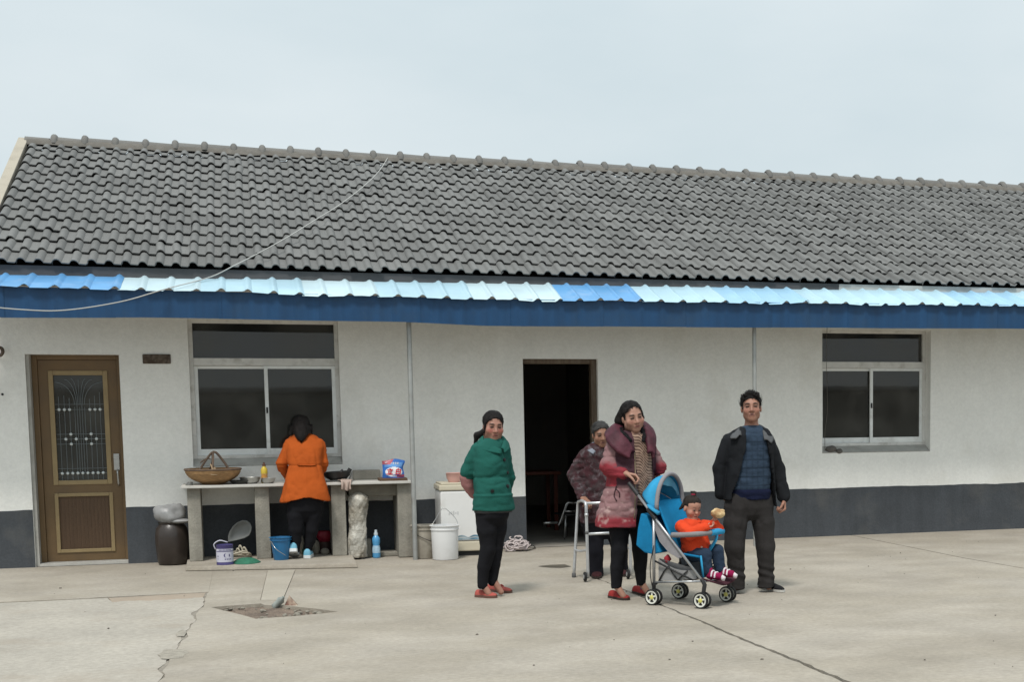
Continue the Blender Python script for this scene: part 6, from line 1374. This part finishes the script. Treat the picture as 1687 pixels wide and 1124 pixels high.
for sd in (-1, 1):
    m = MB(); m.grid(lambda u, v: L3(u1 + .015 + (.13 - u1) * u, sd * (.172 + .012 * math.sin(math.pi * u)), .185 + .03 * u + (.17 - .10 * u - .035 * math.sin(math.pi * u)) * v), 12, 6); obj('basket_side', m, cloth('basket_side_mesh', (.27, .265, .26)), bo, smooth=True)
    for (a0, a1, c0, c1) in ((.02, .0, .3, 1), (.3, 1, .55, 0), (.55, 0, .8, 1)):
        f_ = lambda u, v: L3(u1 + .015 + (.13 - u1) * u, sd * (.180 + .012 * math.sin(math.pi * u)), .185 + .03 * u + (.17 - .10 * u - .035 * math.sin(math.pi * u)) * v)
        m = MB(); m.tube([f_(a0, a1), f_((a0 + c0) / 2, (a1 + c1) / 2), f_(c0, c1)], .0055, 6); obj('basket_strap', m, M_plb, bo, smooth=True)
m = MB(); m.tube(bez([L3(u1, -hv - .012, .46), L3(u1 - .03, -hv - .02, .30), L3(u1 - .015, -hv - .02, .15), L3(u1 + .015, -hv - .015, .16)], 6), .008, 6, flat=.4); obj('strap', m, M_plb, st, smooth=True)
m = MB(); p = L3(-.12, -.15, .355); b0 = blob(p, (.024, .02, .028), 3, .35, 34); m.add(b0.v, b0.f); obj('red_pouch', m, cloth('red_cloth', (.30, .03, .04)), st, smooth=True)
# seat sling: back, pan and side wings
bk0, bk1 = uz(1083, 826, -.17), uz(1117, 910, -.17); pan = uz(1152, 916, -.17)
def sling(u, v):
    t = u * 2
    if t < 1: a = np.array(bk0) + (np.array(bk1) - bk0) * t
    else: a = np.array(bk1) + (np.array(pan) - bk1) * (t - 1)
    s = math.sin(math.pi * v); return L3(a[0] - .03 * s * (t < 1.2), -.175 + .35 * v, a[1] - .035 * s * (t > .8))
m = MB(); m.grid(sling, 24, 14); so = obj('seat', m, M_sblue, st, smooth=True); md = so.modifiers.new('thick', 'SOLIDIFY'); md.thickness = .014
for sd in (-1, 1):
    m = MB(); v = sd * (hv - .012); poly = [uz(*q, -hv) for q in ((1076, 858), (1085, 861), (1104, 884), (1126, 917), (1119, 922), (1101, 911), (1086, 893), (1078, 872))]
    m.prism([L3(a, v, b) for a, b in poly], vv * .008 * sd); obj('side_wing', m, M_sgrey, st, bevel=.002)
m = MB(); q = uz(1100, 868, 0); m.box((-.11, -.012, -.045), (.11, .012, .045)); Rm = np.stack([vv, fu * .95 - np.array([0, 0, .0]), np.array([0, 0, 1])], 1); m.v = [tuple(L3(q[0] + .005, 0, q[1] - .02) + Rm @ np.array(p)) for p in m.v]; obj('headrest', m, M_sgrey, st, bevel=.01)
poly = [uz(*q, -.18) for q in ((1056, 846), (1067, 850), (1077, 884), (1089, 911), (1075, 914), (1062, 911), (1048, 899), (1051, 870))]
m = MB(); m.prism([L3(a, -.185, b) for a, b in poly], vv * .35); obj('back_pouch', m, M_sblue, st, bevel=.012)
# hood
pu, pz = uz(1081, 843, -hv); fu_, fz = uz(1104, 781, 0); bu_, bz2 = uz(1066, 808, 0)
def hoop(t, th):
    "t 0 front .. 1 back, th 0..pi across"
    au = fu_ + (bu_ - fu_) * t; az = fz + (bz2 - fz) * t + .028 * math.sin(math.pi * t) ; s = math.sin(th) ** .8
    return L3(pu + (au - pu) * s, -(hv - .005) * math.cos(th), pz + (az - pz) * s)
m = MB(); m.tube([hoop(0, th) for th in np.linspace(0.02, math.pi - .02, 30)], .0165, 10); obj('hood_rim', m, M_sgrey, st, smooth=True)
m = MB(); m.grid(lambda u, v: hoop(u, math.pi * (.02 + .96 * v)) + np.array([0, 0, .006 * math.sin(u * 9 + v * 7)]), 14, 30); hd = obj('hood', m, M_sblue2, st, smooth=True); md = hd.modifiers.new('thick', 'SOLIDIFY'); md.thickness = .005
m = MB()
def val(u, v):
    th = math.pi * (.1 + .8 * u); p = hoop(.22, th); dr = .075 * math.sin(math.pi * u) ** .5 * (.55 + .45 * abs(math.sin(u * math.pi * 2.5))); return p + np.array([0, 0, -.006 - dr * v]) + fu * (.01 * math.sin(u * 23) - .02) * v
m.grid(val, 40, 6); obj('valance', m, cloth('valance_blue', (.16, .46, .66), var=.1), st, smooth=True)
def hback(u, v):
    th = math.pi * (.02 + .96 * v); a = hoop(1, th); z1_ = uz(1090, 872, -.17); b = L3(z1_[0], -.185 * math.cos(th), z1_[1]); w = u ** 1.1; return a * (1 - w) + b * w + fu * (-.03 * math.sin(math.pi * u) * math.sin(th))
m = MB(); m.grid(hback, 10, 20); obj('hood_back', m, M_sblue, st, smooth=True)
for sd in (-1, 1): m = MB(); p = L3(pu, sd * (hv + .008), pz); m.tube([p + fu * .03 + [0, 0, -.015], p - fu * .045 + [0, 0, .03], p - fu * .07 + [0, 0, .05]], [.03, .026, .014], 10, flat=.5); obj('hood_clip', m, M_sblue2 if sd < 0 else M_plb, st, smooth=True)
# bumper bar, footrest, straps
b0 = uz(1107, 882, -hv); zbar = b0[1]; uf = b0[0] + .235
bp = bez([L3(b0[0], -hv, zbar), L3(b0[0] + .12, -hv - .003, zbar + .006), L3(uf - .03, -hv + .03, zbar + .012), L3(uf + .02, -.08, zbar + .016), L3(uf + .03, .02, zbar + .016), L3(uf + .015, .13, zbar + .012), L3(uf - .06, hv - .01, zbar + .006), L3(b0[0], hv, zbar)], 6)
m = MB(); m.tube(bp, .020, 12); bb = obj('bumper_bar', m, M_foam, st, smooth=True)
i0 = int(len(bp) * .46); m = MB(); m.tube(bp[i0:i0 + 12], .0255, 12); obj('bar_cover', m, M_sblue2, bb, smooth=.8)
c0 = bp[i0 + 5]; sp2 = L3(*[pan[0] - .01], .0, pan[1] + .02); m = MB(); m.tube(bez([c0, c0 * .6 + sp2 * .4 + fu * .02, sp2], 6), .024, 10, flat=.45); obj('crotch_strap', m, M_sblue2, st, smooth=True)
fr0, fr1 = uz(1162, 955, -.17), uz(1176, 966, -.17)
m = MB(); m.grid(lambda u, v: L3(fr0[0] - .03 + .12 * u, -.175 + .35 * v, fr0[1] + .012 - .025 * u - .035 * math.sin(math.pi * v)), 8, 12); fo = obj('footrest', m, cloth('dark_footrest', (.06, .022, .03)), st, smooth=True); md = fo.modifiers.new('thick', 'SOLIDIFY'); md.thickness = .012
m = MB(); m.tube([L3(bu - .01, -hv, bz_ + .01), L3(bu - .01, hv, bz_ + .01)], .009, 8); obj('front_tube', m, M_tube, st, smooth=True)
for sd in (-1, 1): m = MB(); m.tube([L3(pan[0] + .01, sd * .165, pan[1]), L3(fr0[0] - .02, sd * .165, fr0[1] + .01)], .016, 8, flat=.4); obj('calf_strap', m, M_sblue2, st, smooth=True)

# ------------------------------------------------ toddler
YT = O[1]; cb = L3(-.03, 0, .4)
td = thing('person', 'toddler in an orange red jacket and jeans sitting in the stroller', 'person', (cb[0], cb[1], .36))
def Q(px, py, v=0.0): return onplane(px, py, O + vv * v, vv)
R0 = td; ho = Q(1140, 837.5, .0); HM = headframe(ho, 38, 16, 4); hs = .76
class TQ: pass
def tst(rows):
    o = []
    for py, xl, xr, ry in rows: a, b = Q(xl, py), Q(xr, py); c = (a + b) / 2; o.append((c[2], c[0], c[1], np.linalg.norm((b - a)[:2]) / 2 * .82, ry))
    return o
tyaw = math.atan2(vv[1], vv[0])
tst_ = tst([(855, 1128, 1150, .05), (861, 1120, 1160, .07), (872, 1116, 1168, .088), (890, 1117, 1172, .10), (905, 1119, 1176, .108), (914, 1122, 1176, .105)])
lo, hi = ho - [.32, .32, .62], ho + [.36, .32, .2]; B = Vol(lo, hi, .005); B.loft(shrink(tst_, .014), tyaw)
def fnc(X, Y, Z):
    x, y, z = to_local(X, Y, Z, ho, HM, hs); d = eld(x, y, z, (0, -.012, .034), (.086, .098, .088)); d = smin(d, eld(x, y, z, (0, .022, -.034), (.068, .064, .062)), .03)
    for sg in (-1, 1): d = smin(d, eld(x, y, z, (sg * .042, .052, -.034), (.030, .026, .026)), .02); d = smin(d, eld(x, y, z, (sg * .086, -.006, -.012), (.009, .019, .028)), .008)
    d = smin(d, eld(x, y, z, (0, .070, -.078), (.022, .018, .016)), .02); d = smin(d, eld(x, y, z, (0, .092, -.026), (.013, .014, .012)), .010); d = smin(d, cod(x, y, z, (-.013, .082, -.056), (.013, .082, -.056), .007, .007), .008)
    for sg in (-1, 1):
        e = eld(x, y, z, (sg * .032, .096, .0), (.017, .014, .010)); hh = np.clip(.5 - .5 * (d + e) / .012, 0, 1); d = d * (1 - hh) - e * hh + .012 * hh * (1 - hh); d = smin(d, eld(x, y, z, (sg * .032, .072, -.001), (.0155, .0135, .011)), .004)
    return d * hs
B.add(fnc, ho - .13, ho + .13, .01); B.cone(ho + [0, 0, -.05], Q(1141, 864), .035, .042, .02)
aN = [Q(1123, 868, -.10), Q(1136, 880, -.155), Q(1163, 869.5, -.10)]; aF = [Q(1160, 866, .09), Q(1182, 874, .09), Q(1177, 858, .05)]
B.chain(aN, [.036, .032, .022], .012); B.chain(aF, [.034, .03, .022], .012)
brd = Q(1182, 846.5, .03)
hand(B, aN[2], (1, 0.1, .1), (0, .2, 1), (-.2, 1, 0.3), .55, (30, 40, 30)); hand(B, aF[2], (.2, -.1, 1), (.9, -.3, .2), (-.3, -1, 0), .58, (35, 55, 40))
lN = [Q(1141, 914, -.07), Q(1161, 915, -.085), Q(1164, 941, -.085), Q(1174, 950, -.085)]; lF = [Q(1156, 909, .05), Q(1182, 908, .05), Q(1186, 937, .05), Q(1195, 946, .05)]
for l in (lN, lF): B.chain(l, [.045, .038, .028, .022], .015)
bd_ = vobj('body', B, M_skin, R0, skincol(ho, HM, hs, (.38, .20, .142), blush=(.42, .14, .105), bl=.7, brow=(.10, .06, .045), browk=.5, lip=(.38, .11, .10)))
features(R0, bd_, ho, HM, hs, M_browg, ez=-.003, eh=.0028, bh=.0022, bz=.024)
Hh = Vol(ho - .16, ho + .18, .005)
def thair(X, Y, Z):
    x, y, z = to_local(X, Y, Z, ho, HM, hs); d = eld(x, y, z, (0, -.016, .042), (.090, .102, .089)); d = np.maximum(d, np.minimum(y - .030, .078 - 4 * x * x - z)); d = np.maximum(d, np.minimum(y + .03, .02 - z)); return np.maximum(d, -.055 - z) * hs
Hh.add(thair, ho - .13, ho + .13, 0); kt_ = ho + HM @ [0, -.02, .128 * hs]; Hh.chain([ho + HM @ [0, -.015, .085], ho + HM @ [-.004, -.02, .112]], [.016, .02], .008)
Hh.cone(ho + HM @ [-.004, -.02, .108], ho + HM @ [-.03, -.03, .12], .014, .006, .006); Hh.cone(ho + HM @ [-.004, -.02, .108], ho + HM @ [.024, -.03, .124], .014, .006, .006)
Hh.chain([ho + HM @ [.058, -.035, .01], ho + HM @ [.076, -.05, -.03]], [.018, .008], .01); Hh.chain([ho + HM @ [-.058, -.035, .01], ho + HM @ [-.076, -.05, -.03]], [.018, .008], .01)
vobj('hair', Hh, mat('dark_brown_hair', (.020, .014, .011), .6, .4, 40, .8, 160, spec=.2), R0, folds=[(.003, (80, 80, 40), 3)])
m = MB(); c = ho + HM @ [0, -.018, .104]; m.lathe([(.014, -.005), (.019, -.005), (.019, .005), (.014, .005)], c, 12); obj('hair_tie', m, cloth('hair_tie_red', (.30, .03, .06)), R0, smooth=True)
M_tj = cloth('orange_red_jacket', (.58, .055, .018), var=.1, vscale=14); J = Vol(lo, hi, .006); J.loft(tst_, tyaw, 2.2); J.chain([aN[0], aN[1], Q(1161, 870, -.105)], [.050, .047, .036], .012); J.chain([aF[0], aF[1], Q(1178, 862, .055)], [.048, .045, .036], .012)
tj = vobj('jacket', J, M_tj, R0, folds=[(.006, (18, 18, 20), 4), (.003, (45, 45, 45), 5)])
C = Vol(ho - [.12, .12, .16], ho + [.12, .12, 0], .005); cc = Q(1141, 859); ring(C, [cc + fu * .055 + [0, 0, -.01], cc + vv * .05, cc - fu * .05 + [0, 0, .006], cc - vv * .05, cc + fu * .055 + [0, 0, -.01]], .016, .006); vobj('jacket_collar', C, M_tj, R0)
p, n = hit(tj, 1155.5, 902.5, .002)
if p is not None: m = MB(); m.lathe([(0, 0), (.009, 0), (.009, .004), (0, .005)], p, 12, Vector(n).to_track_quat('Z', 'Y').to_matrix()); obj('button', m, cloth('pale_button', (.5, .3, .22)), R0, smooth=.8)
T = Vol(lo, hi, .006); T.loft(tst([(903, 1122, 1174, .095), (914, 1122, 1176, .10), (921, 1128, 1168, .08)]), tyaw); T.chain([lN[0], lN[1], lN[2]], [.058, .052, .043], .012); T.chain([lF[0], lF[1], lF[2]], [.056, .05, .042], .012)
vobj('jeans', T, cloth('dark_denim', (.022, .036, .062), var=.2, vscale=20), R0, folds=[(.005, (22, 22, 22), 4), (.003, (50, 50, 50), 5)])
M_tsh = cloth('magenta_shoe', (.22, .010, .055), var=.12); M_tshw = cloth('white_strap', (.62, .56, .58))
for (px, py, v) in ((1169, 946, -.085), (1189, 942, .05)):
    h = Q(px, py, v); d = unit(fu + np.array([.1, 0, -.25])); S = Vol(h - .12, h + .2, .0045); up = np.array([0, 0, 1.]); S.cone(h + [0, 0, -.012], h + d * .085 + up * .004, .030, .027, .02); S.cone(h + [0, 0, .01], h + [0, 0, .03], .027, .026, .012)
    so = vobj('shoe', S, M_tsh, R0, relax=1); 
    m = MB(); c = h + d * .035 + up * .022
    for q in (0, .028): cc_ = h + d * (.03 + q); m.tube(bez([cc_ - vv * .031 + [0, 0, -.012], cc_ - vv * .02 + [0, 0, .022], cc_ + [0, 0, .031 - q * .2], cc_ + vv * .02 + [0, 0, .022], cc_ + vv * .031 + [0, 0, -.012]], 4), .0075, 6)
    obj('shoe_strap', m, M_tshw, so, smooth=True)
    m = MB(); S2 = [h + d * t + up * z for t, z in ((.10, .012), (.118, .0), (.112, -.02))]; m.tube(S2, [.012, .02, .014], 10); obj('toe_cap', m, M_tshw, so, smooth=True)
bo = blob(brd, (.050, .030, .032), 12, .38, 26, 26, 16); b2 = blob(brd + [.024, -.01, .018], (.026, .018, .012), 15, .5, 40, 16, 10); bo.add(b2.v, b2.f); br = tag(obj('bread', bo, mat('bread_crust', (.36, .21, .10), .85, .2, 18, .4, 60, col2=(.62, .48, .26), stain=(.30, .15, .06), sscale=14, samt=.5), smooth=.9), 'bitten piece of bread held up by the toddler', 'bread')

# ------------------------------------------------ woman in the pink and maroon coat
P = Fig(-4.43, 'woman in a long pink and maroon padded coat holding the stroller handle', (gp(1035, 980)[0], -4.43, 0)); R0 = P.root
ho = P(1041.5, 687.5, -.03); HM = headframe(ho, 22, 6, -9); hs = 1.0
G_ = L3(tu, -hv, tz); G2 = L3(tu, hv, tz)
jst = P.st([(709, 1020, 1058, .08, .02), (716, 1008, 1067, .11, .01), (726, 1002, 1073, .13), (742, 1001, 1075, .142), (770, 1002, 1077, .145), (798, 998, 1077, .15), (825, 990, 1074, .16), (848, 983, 1071, .168), (867, 981, 1069, .17)])
B = P.vol(970, 1115, 655, 998, .0055, -.5, .35); B.loft(P.st([(712, 1022, 1056, .07), (724, 1012, 1064, .095), (745, 1010, 1068, .11), (790, 1010, 1066, .115), (830, 1010, 1066, .115)])); add_head(B, ho, HM, hs, 1.10, fem=1.0); B.cone(P(1039, 704, .01), P(1038, 722, .03), .052, .06, .02)
lL = [P(1022, 850), P(1020, 905, -.03), P(1015, 964, .0), P(1021, 975, -.03)]; lR = [P(1054, 850, .03), P(1054, 905, .05), P(1056, 959, .08), P(1060, 967, .06)]
for l, dx_ in ((lL, .05), (lR, .05)): l[-1] = np.array([l[-2][0] + dx_, l[-2][1] - .03, .034])
for l in (lL, lR): B.chain(l, [.062, .046, .028, .024], .02)
wL = G_ + [-.012, .055, .068]; aL = [P(1009, 740), P(1001, 770, -.06), wL]; wR = G2 + [-.02, .10, .06]; aR = [P(1070, 742), P(1088, 770, .02), wR]
for a in (aL, aR): B.chain(a, [.044, .038, .028], .02)
dh = unit(np.array([.085, -.035, -.02])); hand(B, wL, dh, (.1, -.35, -1), (-.2, -1, 0), 1.0, (40, 62, 50)); hand(B, wR, (.5, -1, -.3), (.1, -.3, -1), (-1, -.2, 0), 1.0, (40, 60, 45))
HK[0] = 9.0
bd_ = vobj('body', B, M_skin, R0, skincol(ho, HM, hs, (.33, .178, .128), blush=(.33, .12, .09), bl=.5, lip=(.32, .10, .09), hl=.086))
features(R0, bd_, ho, HM, hs, eh=.0036)
Hh = Vol(ho - .24, ho + .2, .006); Hh.add(hairfn(ho, HM, hs, .088, -.02, -.075, .034, 1.0), ho - .17, ho + .17, 0); bd = -HM[:, 1]
Hh.chain([ho + HM @ [-.01, -.09, .0], ho + HM @ [-.02, -.115, -.05], ho + HM @ [-.01, -.10, -.09]], [.05, .052, .035], .02); Hh.chain([ho + HM @ [.03, -.08, -.03], ho + HM @ [.03, -.105, -.08]], [.04, .03], .02)
Hh.chain([ho + HM @ [.06, -.05, .03], ho + HM @ [.075, -.07, -.02], ho + HM @ [.06, -.08, -.075]], [.04, .04, .026], .02); Hh.chain([ho + HM @ [-.072, .02, .03], ho + HM @ [-.081, .012, -.02], ho + HM @ [-.078, .0, -.07]], [.014, .01, .004], .01)
vobj('hair', Hh, M_hair, R0, folds=[(.006, (50, 50, 25), 3)])
strands(R0, ho, HM, hs, 460, M_hair, lambda p, rs: np.array([.5 * p[0] + math.copysign(.03, p[0]) + rs.normal() * .015, -.12, -.03 + rs.normal() * .02]), 8, .080, (1.0, 2.0), .0042, (.0, .009), low=-.08)
S = P.vol(1005, 1085, 715, 845, .0075, -.3, .25); S.loft(P.st([(714, 1024, 1062, .085), (722, 1018, 1068, .11), (745, 1020, 1073, .125), (790, 1022, 1075, .13), (832, 1022, 1074, .135)]))
def stripe(V):
    a = V[:, 0] * .72 + (V[:, 2]) * 1.0 + .012 * np.sin(V[:, 0] * 60); w = .5 + .5 * np.sin(a * 2 * math.pi / .023 + 1.2 * vnoise(V * [18, 18, 18], 4)); w = np.clip((w - .35) * 2.6, 0, 1)[:, None]
    return w * np.array([.34, .235, .175]) + (1 - w) * np.array([.085, .05, .04])
vobj('sweater', S, M_swa, R0, stripe, folds=[(.005, (20, 20, 20), 3)])
M_pk = mat('padded_coat', (1, 1, 1), .8, .12, 14, .35, 70, spec=.2, attr=True)
J = P.vol(970, 1115, 700, 875, .0075, -.5, .35); J.loft(jst, 0, 2.3); J.chain([P(1010, 741), P(1003, 769, -.06), wL + [-.02, .02, .0]], [.068, .066, .048], .018); J.chain([P(1069, 742), P(1087, 770, .01), wR], [.060, .055, .048], .018)
wz = [P(1050, y)[2] for y in (868, 830, 800, 770, 745, 722, 705)]; wl = [P(x, y)[0] for x, y in ((1039, 868), (1041, 830), (1042, 800), (1041, 770), (1040, 745), (1038, 722), (1038, 705))]; wr = [P(x, y)[0] for x, y in ((1064, 868), (1068, 830), (1070, 800), (1070, 770), (1068, 745), (1062, 722), (1054, 705))]
J.add(wedge, P(1000, 880, -.5), P(1085, 700, .1), 0, cut=True)
ZZ = lambda y: P(1035, y)[2]
def pkcol(V):
    z = V[:, 2]; n = vnoise(V * [22, 22, 22], 5) + .6 * vnoise(V * [55, 55, 55], 6); c = np.tile(np.array([.225, .125, .128]), (len(V), 1)); red = np.array([.215, .026, .036]); dk = np.array([.055, .022, .030])
    arm = (V[:, 0] < P(1009, 760)[0] - .0) & (z > ZZ(800)) | (V[:, 1] < P.Y - .155) & (z > ZZ(805)) | (V[:, 0] > P(1079, 760)[0]) & (z > ZZ(800))
    w = np.clip((ZZ(757) - z) / .05 + n * .35, 0, 1) * arm; c = c * (1 - w[:, None]) + red * w[:, None]
    w = np.clip((z - ZZ(803)) / .03, 0, 1) * (~arm); c = c * (1 - w[:, None]) + dk * w[:, None]
    w = np.clip((ZZ(845) - z) / .045 + n * .5, 0, 1) * (~arm); c = c * (1 - w[:, None]) + red * w[:, None]
    w = np.clip(n * 2.2 - 1.0, 0, 1) * (z < ZZ(800)) * .6; c = c * (1 - w[:, None]) + np.array([.42, .30, .28]) * w[:, None]
    w = np.clip(-n * 2.2 - .9, 0, 1) * .6 * ((z < ZZ(800)) | arm); return c * (1 - w[:, None]) + np.array([.12, .03, .04]) * w[:, None]
qz = [ZZ(y) for y in (752, 778, 803)]
jk = vobj('coat', J, M_pk, R0, pkcol, folds=[(.006, (9, 9, 12), 4), (.005, (9, 9, 20), 14, 1), (.003, (26, 26, 26), 5)], disp=lambda V: -sum(.008 * np.exp(-((V[:, 2] - z) / .008) ** 2) for z in qz))
M_mar = mat('maroon_shell', (.046, .010, .017), .6, .25, 14, .4, 60, spec=.22, col2=(.078, .020, .031))
flap(R0, 'padded_lapel', [P(*q) for q in ((1041, 748, -.15), (1031, 727, -.115), (1023, 713, -.03), (1028, 704, .07), (1044, 702, .10), (1058, 707, .05), (1064, 718, -.05), (1066, 732, -.11), (1070, 749, -.145))],
     [P(*q) for q in ((1036, 757, -.165), (1013, 744, -.14), (998, 725, -.05), (1005, 711, .10), (1038, 704, .18), (1068, 707, .12), (1077, 721, -.01), (1077, 738, -.10), (1074, 757, -.15))], M_mar, .030, 6, .030)
C = Vol(P(1005, 745, -.3), P(1080, 690, .25), .006); ring(C, [P(1039, 727, -.12), P(1029, 720, -.10), P(1021, 713, -.04), P(1026, 706, .06), P(1044, 704, .09), P(1058, 708, .04), P(1061, 717, -.05), P(1060, 726, -.11)], [.014, .026, .03, .03, .03, .03, .028, .016], .012)
vobj('fur_collar', C, mat('black_fur', (.012, .011, .012), .95, .4, 60, 1.0, 150, spec=.1), R0, folds=[(.006, (60, 60, 60), 3)])
m = MB(); 
for side in (wl, wr):
    pts = []
    for y in (745, 765, 785, 805, 830, 855):
        x = np.interp(ZZ(y), wz, side); 
        for dxx in (-.012, .012):
            pass
        pts.append((x, y))
    e = []
    for (x, y) in pts:
        q = P(0, y); px = PPX; 
        v_ = np.array([x, P.Y - .12, ZZ(y)]) - CPOS; dd = v_ @ FWD; px = PPX + FPX * (v_ @ RGT) / dd; p, n = hit(jk, px + (-1.5 if side is wl else 1.5), y, .003)
        if p is not None and p[1] < P.Y - .03: e.append(p)
    if len(e) > 2: m.tube(bez(e, 4), .005, 6)
if m.v: obj('zip', m, mat('zip_brass', (.22, .17, .11), .5, metal=.3), R0, smooth=True)
e = [hit(jk, x, y, .004)[0] for x, y in ((1016, 800), (1014, 808), (1012, 818), (1016, 826))]; e2 = [hit(jk, x, y, .004)[0] for x, y in ((1014, 806), (1020, 812), (1021, 820))]
m = MB()
for q in (e, e2):
    q = [p for p in q if p is not None]
    if len(q) > 2: m.tube(bez(q, 4), .005, 5)
if m.v: obj('drawstring', m, mat('dark_cord', (.04, .015, .02), .8), R0, smooth=True)
T = P.vol(985, 1090, 812, 972, .0075, -.25, .3); T.loft(P.st([(815, 1008, 1070, .118), (850, 1004, 1071, .125, .01), (862, 1010, 1064, .10, .01), (872, 1024, 1050, .05, .01)]))
T.chain([P(1022, 848), P(1021, 875, -.015), P(1020, 905, -.03), P(1017, 935, -.01), P(1015, 966, .0)], [.085, .078, .064, .054, .042], .012); T.chain([P(1054, 848, .03), P(1054, 875, .04), P(1054, 905, .05), P(1055, 935, .07), P(1056, 961, .08)], [.084, .078, .062, .053, .042], .012)
vobj('trousers', T, M_trb, R0, folds=[(.005, (10, 10, 9), 5), (.003, (30, 30, 18), 6)])
M_rsh = cloth('red_loafer', (.25, .030, .028), var=.15)
for (a, b) in ((gp(1006, 985), gp(1035, 990)), (gp(1046, 977), gp(1070, 983))):
    s_ = shoe(R0, a, b, M_rsh, M_sole, .062, .044, .016); q = a + (b - a) * .52; m = MB(); m.tube([q + [-.02, -.022, .048], q + [0, -.014, .058], q + [.022, 0, .048]], [.006, .009, .006], 6); obj('bow', m, cloth('blue_bow', (.05, .12, .20)), s_, smooth=True)
